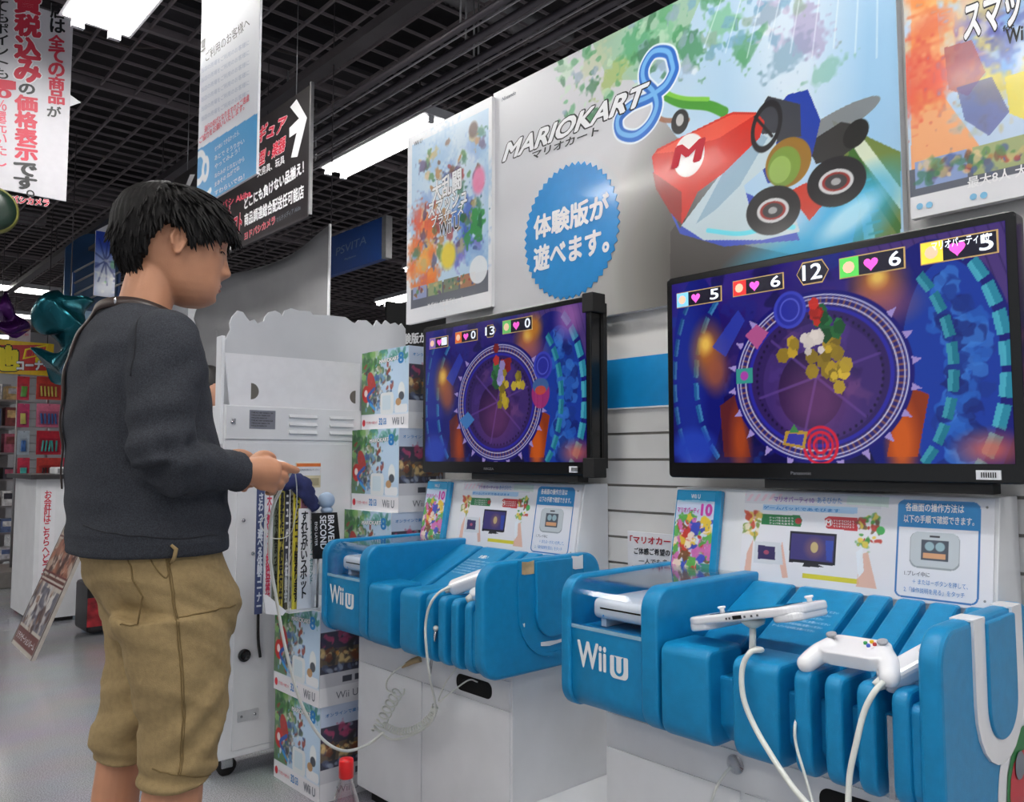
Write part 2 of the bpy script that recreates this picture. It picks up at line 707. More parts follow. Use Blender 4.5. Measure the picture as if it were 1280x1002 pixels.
long_me = bar_mesh((-0.005, FY0, ZG), (0.005, FY1, ZG + 0.022))
cross_me = bar_mesh((FX0, -0.004, ZG + 0.004), (FX1, 0.004, ZG + 0.02))
NX = int((FX1 - FX0) / 0.2)
for i in range(NX):
    link('lattice_bar', long_me, ceiling, loc=(FX0 + 0.1 + i * 0.2, 0, 0))
NY = int((FY1 - FY0) / 0.155)
for i in range(NY):
    link('cross_bar', cross_me, ceiling, loc=(0, FY0 + 0.05 + i * 0.155, 0))
# heavier ribs of the lattice, beams and ducts above it
mb = MB()
for y in (2.2, 4.45, 5.35, 7.9, 10.6, 13.2):
    mb.box((FX0, y, ZG - 0.012), (FX1, y + 0.032, ZG + 0.03))
mb.build('lattice_rib', LATT, ceiling)['kind'] = 'stuff'
for y in (4.75, 8.4, 12.0):
    mb = MB()
    mb.box((FX0, y, 3.75), (FX1, y + 0.28, 4.0))
    mb.box((FX0, y - 0.12, 3.72), (FX1, y + 0.40, 3.75))
    mb.build('beam', mat('ceiling beam', (40, 37, 41), 0.8), ceiling)
mb = MB()
for k in range(60):
    x = rnd.uniform(-3, 9)
    y = rnd.uniform(1, 14)
    a = rnd.uniform(0, PI)
    L = rnd.uniform(0.5, 1.6)
    z = rnd.uniform(3.55, 3.7)
    p = [(x + math.cos(a) * L * t + rnd.uniform(-.08, .08), y + math.sin(a) * L * t + rnd.uniform(-.08, .08), z + rnd.uniform(-0.05, 0.05)) for t in (0, .33, .66, 1)]
    mb.tube(spline(p, 4), 0.008, 5)
mb.build('ceiling_wiring', mat('grey wiring', (78, 70, 70), 0.7), ceiling)['kind'] = 'stuff'

ENC = mat('store wall', (150, 150, 155), 0.8, var=0.1, scale=1)
for nm, a, b in (('wall_back', (FX0, FY1, 0), (FX1, FY1 + 0.1, 4.4)), ('wall_left', (FX0 - 0.1, 5.0, 0), (FX0, FY1, 4.4)),
                 ('wall_far_right', (FX1, 2.0, 0), (FX1 + 0.1, FY1, 4.4))):
    mb = MB()
    mb.box(a, b)
    mb.build(nm, ENC, kind='structure')

# crinkled silver ducts lying above the lattice
DUCT = mat('crinkled foil duct', (120, 118, 120), 0.35, 0.6, bump=1.0, bscale=60)


def duct(a, b, r, label):
    a, b = Vector(a), Vector(b)
    n = 60
    pts = [a.lerp(b, i / n) for i in range(n + 1)]
    m_ = MB()
    m_.tube(pts, [r * (1 + 0.06 * (i % 2)) for i in range(n + 1)], 14)
    o = m_.build('air_duct', DUCT)
    tag(o, label, 'duct')


duct((0.6, 9.3, 3.58), (1.95, 9.3, 3.58), 0.11, 'crinkled silver duct end above the lattice, over the young man')
duct((-0.6, 12.9, 3.62), (0.9, 12.9, 3.60), 0.13, 'silver duct above the lattice at the far left')
duct((2.4, 3.5, 3.75), (3.6, 3.5, 3.75), 0.09, 'thin silver duct above the lattice near the poster wall')

# grey rails hung under the lattice, parallel to the poster wall
RAIL = mat('grey rail', (92, 88, 94), 0.4, 0.5, var=0.1, scale=4)
for i, (x, lab) in enumerate(((2.17, 'grey round ceiling rail, the one farthest from the poster wall'), (2.28, 'grey round ceiling rail, second in from the shop floor'),
                              (2.41, 'grey round ceiling rail, third in from the shop floor'), (2.52, 'grey round ceiling rail nearest the poster wall'))):
    t = thing('ceiling_rail', lab, 'rail', (x, 1.4, 3.02), 'round rails under the ceiling lattice')
    mb = MB()
    mb.tube([(x, -0.6, 3.02), (x, 3.4, 3.02), (x, 7.4, 3.02)], 0.017, 12)
    mb.build('rail_tube', RAIL, t)
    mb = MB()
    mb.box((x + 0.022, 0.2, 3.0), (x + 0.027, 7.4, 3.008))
    mb.build('edge_strip', mat('rail highlight', (190, 186, 192), 0.3, 0.4), t)  # pale strip painted in as the rail's bright highlight
    for y in (1.35, 2.75, 4.4, 6.2):
        mb = MB()
        mb.tube([(x, y + 0.1 * i, 3.03), (x, y + 0.1 * i, ZG)], 0.005, 6)
        mb.build('hanger_rod', GREYL, t)
t = thing('ceiling_channel', 'broad dark grey channel bar running under the ceiling lattice above the young man', 'rail', (2.0, 4, 3.1))
mb = MB()
mb.box((1.97, 0.2, 3.10), (2.045, 16.5, 3.15))
mb.build('channel_bar', GREYD, t)
for y in (3.0, 6.0, 9.0, 12.0, 15.0):
    mb = MB()
    mb.tube([(2.0, y, 3.15), (2.0, y, ZG)], 0.006, 6)
    mb.build('hanger_rod', GREYD, t)

# ------------------------------------------------------------------ ceiling lamps
TUBE = mat('lamp tube', (255, 253, 248), 0.4, var=0, emit=LAMP_EMIT)
HOUS = mat('lamp housing', (200, 200, 205), 0.4, var=0.03)


def lamp_meshes(L, w):
    a = MB()
    prof = [(-w / 2, 0.0), (-w / 2 + 0.02, 0.055), (w / 2 - 0.02, 0.055), (w / 2, 0.0)]
    a.prism(prof, (0, -L / 2, 0), (1, 0, 0), (0, 0, 1), (0, 1, 0), 0, L)
    h = a.mesh('housing', HOUS)
    t_, s_ = [], []
    for sx in (-1, 1):
        d = MB()
        d.tube([(sx * w * 0.25, -L / 2 + 0.02, -0.018), (sx * w * 0.25, L / 2 - 0.02, -0.018)], 0.017, 10)
        t_.append(d.mesh('tube', TUBE))
        for sy in (-1, 1):
            e = MB()
            e.box((sx * w * 0.25 - 0.02, sy * (L / 2 - 0.02) - 0.012, -0.04), (sx * w * 0.25 + 0.02, sy * (L / 2 - 0.02) + 0.012, 0.0))
            s_.append(e.mesh('end_socket', HOUS))
    c = MB()
    c.box((-w / 2 + 0.012, -L / 2 + 0.03, -0.006), (w / 2 - 0.012, L / 2 - 0.03, -0.001))
    r_ = c.mesh('reflector', TUBE)
    return [('housing', h), ('reflector', r_)] + [('tube', q) for q in t_] + [('end_socket', q) for q in s_]


LM = lamp_meshes(1.22, 0.24)
LIGHT = bpy.data.lights.new('lamp_light', 'AREA')
LIGHT.shape = 'RECTANGLE'
LIGHT.size, LIGHT.size_y = 0.22, 1.18
LIGHT.energy = LAMP_POWER
LIGHT.color = (1.0, 0.985, 0.965)


def lamp(x, y, rz, label, z=3.12, light=True, length=1.0):
    t = thing('ceiling_lamp', label, 'lamp', (x, y, z), 'fluorescent ceiling lamps')
    t.rotation_euler = (0, 0, rz)
    t.scale = (1, length, 1)
    for nm, me in LM:
        o = bpy.data.objects.new(nm, me)
        COL.objects.link(o)
        o.parent = t
    for sy in (-0.4, 0.4):
        m_ = MB()
        m_.tube([(0, sy, 0.05), (0, sy, ZG - z)], 0.005, 5)
        o = m_.build('hanger_rod', GREYD)
        o.parent = t
    if light:
        l = bpy.data.objects.new('lamp_light', LIGHT)
        COL.objects.link(l)
        l.parent = t
        l.location = (0, 0, -0.0085)
    return t


lamp(1.02, 3.42, 0, 'big bright ceiling lamp at the upper left, above the vertical price banner').scale = (1.3, 1, 1)
lamp(2.80, 4.34, 0, 'bright ceiling lamp right behind the upper edge of the fighting poster', 3.10)
lamp(4.95, 6.5, 0, 'ceiling lamp farther back beside the blue hanging sign')
lamp(5.75, 8.3, 0, 'farthest of the three ceiling lamps left of the posters')
for k, (x, y, lab) in enumerate(((1.3, 11.1, 'far ceiling lamp at the left edge, nearest of the far row'), (1.55, 13.2, 'second of the far crosswise lamps at the left'),
                                 (1.65, 14.4, 'third of the far crosswise lamps at the left'), (1.7, 15.6, 'last of the far crosswise lamps at the left'))):
    lamp(x, y, PI / 2, lab, z=3.14, length=2.0, light=(k < 2))
# unseen lamps: the rows carried on, with more added to brighten the far floor
for x, y in ((1.02, 0.9), (1.02, -1.2), (-0.9, 3.55), (-0.9, 1.0), (-0.9, -1.2), (2.9, 0.9), (-2.9, 3.5), (-2.9, 0.8), (2.9, -1.4),
             (-0.9, 6.5), (-0.9, 9.5), (-2.9, 8), (-2.9, 12), (-0.4, 13), (4.8, 4.4), (6.4, 6.2), (7.6, 9), (7.0, 12)):
    lamp(x, y, 0, 'unseen fluorescent ceiling lamp that lights the shop')

# ------------------------------------------------------------------ slat wall
mb = MB()
mb.box((W + 0.008, -1.2, 0), (W + 0.12, WY1, 2.42))
wall = mb.build('wall_right', GROOVE, kind='structure')
zg = at(745, 543.1, 0, W).z
pit = (at(745.3, 543.1, 0, W).z - at(745.3, 574.2, 0, W).z)
zs = []
z = zg
while z > 0:
    z -= pit
z += pit
zlist = []
while z < 1.30:
    zlist.append(z)
    z += pit
zlist = [0.0] + zlist
for i in range(len(zlist) - 1):
    mb = MB()
    mb.box((W, -1.2, zlist[i] + 0.004), (W + 0.01, WY1, zlist[i + 1] - 0.0035))
    mb.build('slat', WALLW, wall)
ztop = zlist[-1]
zb0, zb1 = at(745, 513.5, 0, W).z, at(745, 452.2, 0, W).z
# white upper board and blue strip
mb = MB()
mb.box((W, -1.2, ztop + 0.004), (W + 0.01, WY1, 2.42))
mb.build('upper_board', WALLW, wall)
mb = MB()
mb.box((W - 0.004, -1.2, zb0 + 0.004), (W + 0.002, WY1, zb1))
trim = mb.build('trim_1', STRIP, kind='structure')
mb = MB()
mb.box((W - 0.006, -1.2, zb0), (W + 0.001, WY1, zb0 + 0.005))
mb.build('trim_2', mat('strip lip', (215, 220, 225), 0.3), kind='structure')


# ================================================================== POSTERS
def board(name, label, cat, x, y0, y1, z0, z1, th, edge=WHITE, group=None):
    """board facing -X; returns (thing, panel); u runs towards -Y"""
    t = thing(name, label, cat, (x, (y0 + y1) / 2, z0), group)
    m_ = MB()
    m_.box((x, y0, z0), (x + th, y1, z1))
    m_.build('board', edge, t, bevel=0.001, seg=1)
    return t, Panel((x, y1, z0), (0, -1, 0), (0, 0, 1), y1 - y0, z1 - z0)


# --- the wide racing poster
x = W - 0.03
a = at(617, 118, 0, x)
b = at(1124, 120, 0, x)
zlo = at(745, 396.8, 0, x).z
t, pn = board('racing_poster', 'wide glossy racing game poster with a red kart, above the two televisions', 'poster', x, b.y, a.y, zlo, 2.41, 0.026)
A = Art(pn, 0.0021, (212, 212, 216))
A.noise(9, 10, 3, 0.2)
A.ell((830, 330), 0.30, 0.30, (150, 148, 142), 0.8, soft=0.5)
A.ell((870, 300), 0.20, 0.34, (70, 66, 62), 0.75, soft=0.5)
A.poly([(752, 60), (800, 20), (835, -30), (1140, -60), (1140, 330), (1010, 320), (900, 210), (845, 170), (800, 110)], (188, 214, 234))
A.ell((1060, 120), 0.30, 0.34, (150, 196, 232), 0.85, soft=0.6)
A.ell((990, 60), 0.12, 0.3, (226, 236, 244), 0.8, soft=0.6)
# green hills, arches and trees of the course, top left
A.poly([(740, 52), (800, 10), (830, -10), (880, -10), (850, 60), (800, 100), (760, 100)], (160, 196, 160), 0.8)
for (p, r1, r2, c, al) in (((770, 92), .09, .04, (170, 190, 120), .9), ((742, 78), .08, .05, (196, 204, 170), .7), ((795, 55), .07, .06, (90, 170, 120), .8),
                           ((830, 40), .06, .05, (130, 195, 150), .8), ((862, 60), .05, .07, (70, 140, 90), .8), ((900, 30), .06, .05, (120, 190, 140), .7),
                           ((930, 60), .05, .06, (80, 150, 100), .7), ((960, 20), .05, .04, (150, 170, 190), .8), ((985, 70), .07, .05, (110, 150, 175), .6),
                           ((1010, 40), .05, .09, (165, 150, 190), .6), ((1030, 90), .06, .03, (120, 180, 160), .6)):
    A.ell(p, r1 * .8, r2 * .8, c, al, rot=0.5, soft=0.2, wob=.9)
A.blots(50, [(120, 170, 200), (200, 190, 215), (90, 160, 110), (235, 240, 245), (150, 175, 160)], .006, .026, 41, (.82, .62, 1.16, .86), .7)
for k in range(9):
    A.line((905 + k * 24, -10), (880 + k * 27, 60 + 6 * (k % 3)), .004, (240, 246, 250), .5)
A.blots(60, [(90, 165, 110), (200, 225, 200), (60, 120, 80), (150, 170, 190)], .008, .028, 4, (0.30, 0.62, 0.85, 0.86), .7)
A.curve([(820, 112), (850, 128), (885, 132), (905, 140)], 0.028, (70, 150, 50))
A.curve([(815, 108), (850, 122), (885, 124)], 0.012, (130, 200, 70))
A.curve([(828, 124), (820, 140), (830, 150), (860, 150)], 0.014, (150, 90, 60), .8)
# streets of the far side, lower right
A.poly([(1040, 150), (1126, 190), (1126, 330), (1060, 330), (1075, 260)], (110, 130, 60))
A.poly([(1062, 150), (1126, 235), (1126, 262), (1055, 170)], (215, 225, 200))
A.poly([(1062, 175), (1126, 280), (1126, 300), (1060, 200)], (60, 110, 40))
A.poly([(1068, 215), (1085, 250), (1100, 330), (1085, 330), (1075, 262)], (160, 215, 200))
for k in range(7):
    A.line((1072 + k * 3, 228 + k * 13), (1088 + k * 3, 224 + k * 13), 0.006, (70, 150, 130))
# dark stone track, lower middle
A.poly([(838, 384), (838, 290), (852, 270), (900, 300), (1000, 320), (1080, 300), (1126, 330), (1126, 400)], (74, 70, 68))
A.ell((1000, 315), .16, .05, (40, 170, 215), .8, rot=.1, soft=.5)
A.ell((1060, 268), .13, .07, (50, 170, 225), .85, rot=.5, soft=.4)
A.ell((1062, 272), .08, .03, (190, 235, 250), .8, rot=.5, soft=.4)
# a plain racing kart without a driver
A.ell((1035, 160), .13, .03, (120, 122, 124), .9, rot=.25)
A.poly([(1008, 180), (1052, 152), (1078, 158), (1080, 176), (1052, 196), (1020, 205)], (52, 50, 50))
A.ell((1070, 167), .035, .028, (24, 24, 22), 1, rot=.9)
A.poly([(985, 118), (1010, 112), (1026, 150), (1014, 200), (960, 230), (945, 190), (960, 150)], (30, 60, 160))
A.poly([(960, 120), (1000, 130), (1002, 170), (960, 180), (942, 150)], (60, 62, 70))
A.ell((850, 152), .03, .035, (40, 38, 40), 1)
A.ell((850, 150), .013, .017, (190, 190, 190), 1)
A.poly([(815, 212), (850, 292), (905, 308), (1000, 300), (985, 262), (930, 240), (880, 260), (850, 285)], (56, 80, 190))
A.poly([(852, 282), (905, 212), (952, 168), (972, 166), (968, 200), (930, 232), (938, 262), (992, 262), (1000, 290), (950, 300), (880, 300)], (196, 214, 222))
A.poly([(905, 214), (952, 168), (960, 172), (925, 232), (895, 262), (870, 280)], (150, 180, 200))
A.curve([(885, 288), (925, 292), (965, 284), (992, 284)], .012, (110, 225, 240))
A.poly([(815, 196), (822, 186), (850, 172), (915, 140), (945, 140), (956, 152), (950, 172), (905, 216), (872, 240), (858, 270), (852, 280), (838, 266), (820, 232)], (205, 40, 26))
A.poly([(818, 192), (850, 174), (915, 143), (945, 143), (900, 172), (840, 190)], (236, 90, 66), .8)
A.poly([(816, 215), (852, 240), (852, 280), (838, 266), (820, 236)], (140, 24, 20), .9)
c0 = A.q((861, 194))
A.ell(c0, .052, .060, (244, 240, 238), px=False)
A.ell((985, 203), .062, .062, (150, 110, 40), 1)
A.ell((980, 208), .045, .05, (120, 150, 60), 1)
A.ell((975, 212), .03, .034, (150, 180, 90), 1)
A.poly([(985, 240), (1008, 228), (1032, 252), (1012, 276)], (200, 60, 44))
for p, r in (((966, 263), .062), ((1045, 227), .060)):
    A.ell(p, r * 1.22, r, (30, 28, 32), 1, rot=-.15)
    A.ell(p, r * .72, r * .50, (206, 206, 208), 1, rot=-.15)
    A.ell(p, r * .58, r * .38, (150, 44, 40), 1, rot=-.15)
    A.ell(p, r * .46, r * .30, (60, 58, 60), 1, rot=-.15)
    A.ell(p, r * .2, r * .14, (170, 170, 172), 1, rot=-.15)
A.ring((958, 158), .038, .058, .011, (30, 28, 32), 1, rot=-.25)
A.line((944, 146), (965, 170), .008, (30, 28, 32))
# blue ribbon figure eight
for off, col, wd in (((0, 0), (235, 244, 250), .046), ((0, 0), (50, 110, 200), .034), ((-1.2, -1.2), (120, 185, 236), .014)):
    pts = [(842, 82), (836, 66), (818, 66), (806, 84), (806, 102), (818, 116), (822, 134), (812, 156), (794, 170), (776, 166), (774, 148), (790, 132),
           (812, 122), (832, 108), (842, 90), (842, 82)]
    A.curve([(p[0] + off[0], p[1] + off[1]) for p in pts], wd, col)
A.build(t)
write(pn, 'M', (841, 210), (874, 200), (847, 184), INK_R, t, bold=.06)
write(pn, 'MARIOKART', (629, 202), (802, 131), (636, 179), INK_W, t, bold=.045, outline=INK_K, ow=.06)
write(pn, 'マリオカート', (665, 200), (748, 168), (666.5, 190), INK_K, t, bold=.03)
write(pn, 'Nintendo', (628, 127), (645, 118), (628.5, 122), INK_G, t)

# --- saw-tooth badge stuck on it
bl_, br_, bt_, bb_ = pn.px(656, 290), pn.px(776, 285), pn.px(718, 202), pn.px(715, 374)
cx, cyb = (bl_[0] + br_[0]) / 2, (bt_[1] + bb_[1]) / 2
rad = (br_[0] - bl_[0]) / 2
radv = (bt_[1] - bb_[1]) / 2
bt = thing('round_badge', 'bright blue round badge with a saw-tooth edge stuck on the racing poster', 'sticker', tuple(pn.P(cx, cyb, 0)))
pts = []
for k in range(96):
    r = rad * (1.0 if k % 2 else 0.945)
    pts.append((cx + r * math.cos(2 * PI * k / 96), cyb + r / rad * radv * math.sin(2 * PI * k / 96)))
mb = MB()
mb.prism(pts, pn.o, pn.u, pn.v, pn.n, 0.0012, 0.0030)
mb.build('badge_disc', mat('badge blue', (44, 142, 212), .25, var=.03, coat=.4), bt)
write(pn, '体験版が', (669, 300), (762, 271), (669, 272), INK_W, bt, k=8, bold=.05)
write(pn, '遊べます。', (669, 340), (762, 314), (669, 310), INK_W, bt, k=8, bold=.05)

# --- fighting poster, left
FLAME = [(235, 120, 50), (240, 170, 70), (220, 80, 60)]
COLD = [(90, 150, 220), (60, 90, 190), (150, 200, 235), (120, 110, 200)]
MIXC = [(190, 130, 70), (120, 80, 60), (90, 140, 80), (200, 180, 120), (70, 90, 150), (170, 60, 60), (230, 200, 150), (90, 70, 110), (60, 120, 90)]
x = W - 0.045
a, b = at(510, 172, 0, x), at(615, 120, 0, x)
zl = at(508, 405.5, 0, x).z
zt = at(512, 172, 0, x).z
t, pn = board('fighting_poster', 'tall colourful fighting game poster in a white margin, left of the racing poster', 'poster', x, b.y, a.y, zl, zt, 0.02)
A = Art(pn, 0.0021, (232, 232, 236))
w_, h_ = pn.w, pn.h
A.rect(.06 * w_, .13 * h_, .965 * w_, .95 * h_, (168, 204, 232))
A.ell((.5 * w_, .62 * h_), .22, .33, (225, 236, 244), .8, soft=.6, px=False)
bx = (.10 * w_, .22 * h_, .92 * w_, .90 * h_)
A.blots(30, [(150, 190, 225), (215, 225, 240), (120, 160, 215)], .03, .07, 1, bx, .6, .5)
A.blots(26, FLAME, .02, .05, 2, (.08 * w_, .18 * h_, .34 * w_, .55 * h_), .75, .5)
A.blots(20, COLD, .02, .05, 3, (.5 * w_, .25 * h_, .9 * w_, .5 * h_), .7, .4)
A.blots(80, MIXC, .008, .026, 5, (.12 * w_, .30 * h_, .9 * w_, .88 * h_), .75, .3)
A.blots(12, [(60, 150, 80), (40, 110, 70)], .012, .032, 6, (.66 * w_, .32 * h_, .9 * w_, .5 * h_), .9, .2)
A.ell((.52 * w_, .30 * h_), .045, .05, (240, 214, 60), .95, soft=.2, px=False)
A.ell((.86 * w_, .62 * h_), .035, .05, (236, 140, 180), .95, soft=.2, px=False)
A.ell((.80 * w_, .88 * h_), .025, .03, (90, 60, 50), .9, soft=.2, px=False)
A.rect(.06 * w_, .075 * h_, .965 * w_, .175 * h_, (96, 100, 112))
for k in range(4):
    A.rect((.09 + .19 * k) * w_, .12 * h_, (.26 + .19 * k) * w_, .185 * h_, [(150, 160, 200), (150, 160, 120), (120, 130, 110), (170, 120, 90)][k])
A.blots(40, MIXC, .004, .01, 8, (.1 * w_, .125 * h_, .82 * w_, .18 * h_), .8)
A.ell((.86 * w_, .19 * h_), .05, .05, (236, 240, 244), .95, px=False)
A.build(t)
write(pn, '大乱闘', (541, 254), (577, 235), (541, 229), INK_W, t, bold=.04, outline=INK_K, ow=.03)
write(pn, 'スマッシュ', (536, 274), (584, 253), (536, 255), INK_W, t, bold=.04, outline=INK_K, ow=.04)
write(pn, 'ブラザーズ', (540, 285), (580, 266), (540, 272), INK_W, t, bold=.04, outline=INK_K, ow=.04)
write(pn, 'Wii U', (550, 296), (574, 285), (550, 280), INK_K, t, bold=.02, outline=INK_W, ow=.06)
write(pn, 'めざせ！大乱闘デビュー！', (535, 386), (578, 377), (535, 379), INK_W, t)
write(pn, 'Wii U', (518, 183), (528, 178), (518, 178), INK_G, t)
write(pn, 'for', (545, 279), (552, 276), (545, 275), INK_K, t)

# --- fighting poster, right (same design, larger)
a, b = at(1139, 274, 0, x), at(1139, -60, 0, x)
t, pn = board('fighting_poster', 'tall fighting game poster with orange flames and a white foot, at the upper right corner', 'poster', x, a.y - .52, a.y, a.z, 2.36, 0.02)
A = Art(pn, 0.0018, (230, 230, 234))
w_, h_ = pn.w, pn.h
A.rect(0, A.q((1139, 247))[1], .95 * w_, .96 * h_, (190, 210, 232))
A.poly([(1139, 0), (1170, 0), (1180, 120), (1230, 190), (1139, 215)], (238, 170, 120))
A.blots(40, FLAME + [(240, 200, 150)], .02, .06, 12, (0.0, .22, .16, .60), .55, .6)
A.blots(26, COLD, .02, .06, 13, (.12, .2, .4, .6), .6, .5)
A.blots(30, [(236, 215, 90), (230, 225, 200), (80, 90, 170)], .01, .04, 14, (.14, .22, .36, .55), .6, .4)
A.poly([(1180, 60), (1215, 50), (1232, 90), (1210, 120), (1186, 112)], (170, 90, 90), .8)
A.poly([(1196, 110), (1240, 96), (1262, 140), (1236, 170), (1206, 150)], (80, 84, 150), .7)
A.poly([(1256, 96), (1282, 88), (1282, 150), (1262, 142)], (238, 220, 90), .9)
A.rect(0, A.q((1139, 247))[1], .95 * w_, A.q((1139, 212))[1], (96, 100, 112))
for k, c in enumerate(((140, 160, 205), (160, 170, 120), (150, 175, 140))):
    v0, v1 = A.q((1139, 238))[1], A.q((1139, 204))[1]
    A.rect(.012 + k * .115, v0, .117 + k * .115, v1, c)
A.blots(90, MIXC, .004, .014, 18, (0.02, v0 + .01, .34, v1 - .01), .7)
A.build(t)
write(pn, 'スマッシュ', (1206, 52), (1330, 8), (1206, 8), INK_W, t, bold=.05, outline=INK_K, ow=.05)
write(pn, 'for', (1254, 40), (1268, 36), (1254, 33), INK_K, t)
write(pn, 'Wii U', (1258, 56), (1300, 44), (1258, 38), INK_K, t, bold=.03)
write(pn, '最大8人 大乱闘', (1210, 236), (1318, 211), (1210, 222), INK_W, t, bold=.02)
for p in ((1150, 258), (1162, 256), (1217, 246), (1230, 244)):
    c = pn.px(*p)
    mb = MB()
    pn.poly(mb, [(c[0] + .007 * math.cos(q), c[1] + .007 * math.sin(q)) for q in np.linspace(0, 2 * PI, 13)[:-1]], 3)
    mb.build('round_mark', mat('pale blue ink', (130, 190, 225), .5), t)

# ================================================================== TELEVISIONS
TX = 1.716
TZ0, TZ1 = 1.072, 1.588
TW = 0.812


def arena(A, u, v, nums, second):
    """game picture: u, v are functions of fractions; nothing but the round arena, with no player in it"""
    w, h = A.p.w, A.p.h
    A.c[:] = (26, 20, 96)
    fx, fy = A.X / w, A.Y / h
    A.c = np.stack([20 + 32 * fy, 14 + 20 * fy, 74 + 62 * fy], -1)
    A.noise(14, 26, 31)
    P0 = lambda a, b: (a * w, b * h)
    P1 = lambda a, b: (a * 1.341 / (1 + .341 * a) * w, b * h)      # picture drawn as it looks from the side, laid out flat
    st = [P0]
    P = lambda a, b: st[0](a, b)
    e = lambda a, b, r1, r2, c, al=1, rot=0, soft=0: A.ell(P(a, b), r1 * w, r2 * h, c, al, rot, soft, px=False)
    pl = lambda pts, c, al=1: A.poly([P(*p) for p in pts], c, al, px=False)
    ln = lambda a, b, wd, c, al=1: A.line(P(*a), P(*b), wd, c, al, px=False)
    A.blots(120, [(16, 16, 84), (34, 40, 140), (60, 36, 120), (24, 60, 150), (12, 10, 60)], .012, .035, 61, None, .55)
    # purple planked roof, top right
    pl([(.62, 1), (1, 1), (1, .62), (.80, .66), (.70, .80)], (84, 60, 130), .9)
    for k in range(12):
        ln((.66 + .03 * k, 1), (.74 + .028 * k, .66), .0022, (40, 24, 84), .8)
    # side bays
    e(.10, .50, .10, .52, (18, 24, 124), .9)
    e(.06, .45, .06, .5, (34, 60, 170), .6, soft=.4)
    e(.82, .38, .20, .60, (14, 22, 124), .9)
    e(.86, .40, .12, .48, (24, 66, 176), .9)
    for k in range(120):
        a = rnd.uniform(-1.2, 1.25)
        r = rnd.uniform(.45, 1.0)
        A.ell(P(.80 + .15 * r * math.cos(a), .40 + .48 * r * math.sin(a)), .022 * w, .036 * h, rnd.choice([(40, 104, 205), (22, 56, 150), (60, 128, 222), (16, 36, 120)]), .7, rnd.uniform(0, 3), .08, px=False, wob=.7)
    # teal brick arcs
    for (cx, cy, rx, ry, a0, a1, n, wd, c) in ((.62, .42, .245, .56, -1.25, .85, 10, .020, (30, 128, 150)), (.70, .42, .285, .66, -1.2, .95, 11, .024, (44, 150, 175)),
                                               (.30, .44, .205, .52, 2.2, 4.1, 8, .014, (34, 100, 160)), (.20, .44, .19, .6, 2.3, 4.0, 8, .012, (30, 80, 140))):
        for k in range(n):
            t0 = a0 + (a1 - a0) * k / n
            t1 = a0 + (a1 - a0) * (k + .78) / n
            for (s0, s1, cc) in ((0, 1, c), (-.35, .25, tuple(min(255, q + 34) for q in c))):
                q = []
                for tt in (t0, t1):
                    for s in ((s0, s1) if tt == t0 else (s1, s0)):
                        q.append((cx + (rx + wd * s) * math.cos(tt), cy + (ry + wd * s * 1.6) * math.sin(tt)))
                pl(q, cc, .95)
    # lava glows and warm lamps
    st[0] = P1
    pl([(.63, .03), (.72, .03), (.76, .30), (.70, .34), (.66, .22)], (150, 56, 20))
    e(.675, .10, .035, .16, (225, 100, 24), .9, soft=.5)
    pl([(.15, .03), (.23, .03), (.19, .36), (.14, .30)], (96, 34, 40))
    e(.20, .12, .03, .15, (190, 80, 30), .8, soft=.6)
    e(.105, .60, .05, .13, (190, 110, 40), .9, soft=.6)
    e(.10, .64, .022, .05, (250, 200, 90), 1, soft=.6)
    e(.13, .48, .04, .10, (170, 90, 60), .8, soft=.5)
    e(.62, .83, .06, .09, (205, 120, 50), .9, soft=.6)
    e(.62, .85, .022, .04, (250, 205, 100), 1, soft=.6)
    e(.63, .72, .08, .08, (200, 110, 110), .6, soft=.6)
    e(.93, .06, .06, .06, (230, 110, 90), .8, soft=.7)
    e(.06, .08, .08, .10, (40, 70, 190), .9, soft=.3)
    # blue rampart left
    pl([(.12, .62), (.20, .80), (.22, .74), (.16, .56)], (50, 70, 190), .8)
    # round arena with its rail track
    st[0] = P0
    cx, cy = .503, .415
    ru, rv = .272, .42
    e(cx, cy, ru, rv, (26, 20, 120))
    e(cx, cy, ru * .955, rv * .955, (206, 206, 246))
    e(cx, cy, ru * .94, rv * .94, (44, 36, 118))
    for k in range(84):
        a = 2 * PI * k / 84
        ln((cx + ru * .84 * math.cos(a), cy + rv * .84 * math.sin(a)), (cx + ru * .92 * math.cos(a), cy + rv * .92 * math.sin(a)), .0042, (132, 86, 84))
    for q, c in ((.91, (200, 196, 240)), (.845, (220, 216, 250))):
        A.ring(P(cx, cy), ru * q * w, rv * q * h, .0026, c, px=False)
    e(cx, cy, ru * .81, rv * .81, (48, 44, 170))
    e(cx, cy, ru * .77, rv * .77, (54, 34, 100))
    e(cx + .01, cy - .02, ru * .66, rv * .68, (70, 46, 120), .9)
    for k in range(60):
        a = 2 * PI * k / 60
        e(cx + ru * .70 * math.cos(a), cy + rv * .71 * math.sin(a), .004, .008, (30, 18, 62))
    A.blots(40, [(60, 36, 104), (84, 56, 140), (44, 26, 84), (110, 70, 130)], .010, .030, 62, ((cx - .13) * w, (cy - .2) * h, (cx + .13) * w, (cy + .2) * h), .5)
    e(cx - .02, cy - .06, .10, .19, (46, 24, 70), .9)
    for k in range(6):
        a = 2 * PI * k / 6 + .3
        ln((cx, cy), (cx + ru * .7 * math.cos(a), cy + rv * .7 * math.sin(a)), .006, (96, 66, 150), .8)
    e(.50, .30, .09, .15, (150, 80, 140), .5, soft=.6)
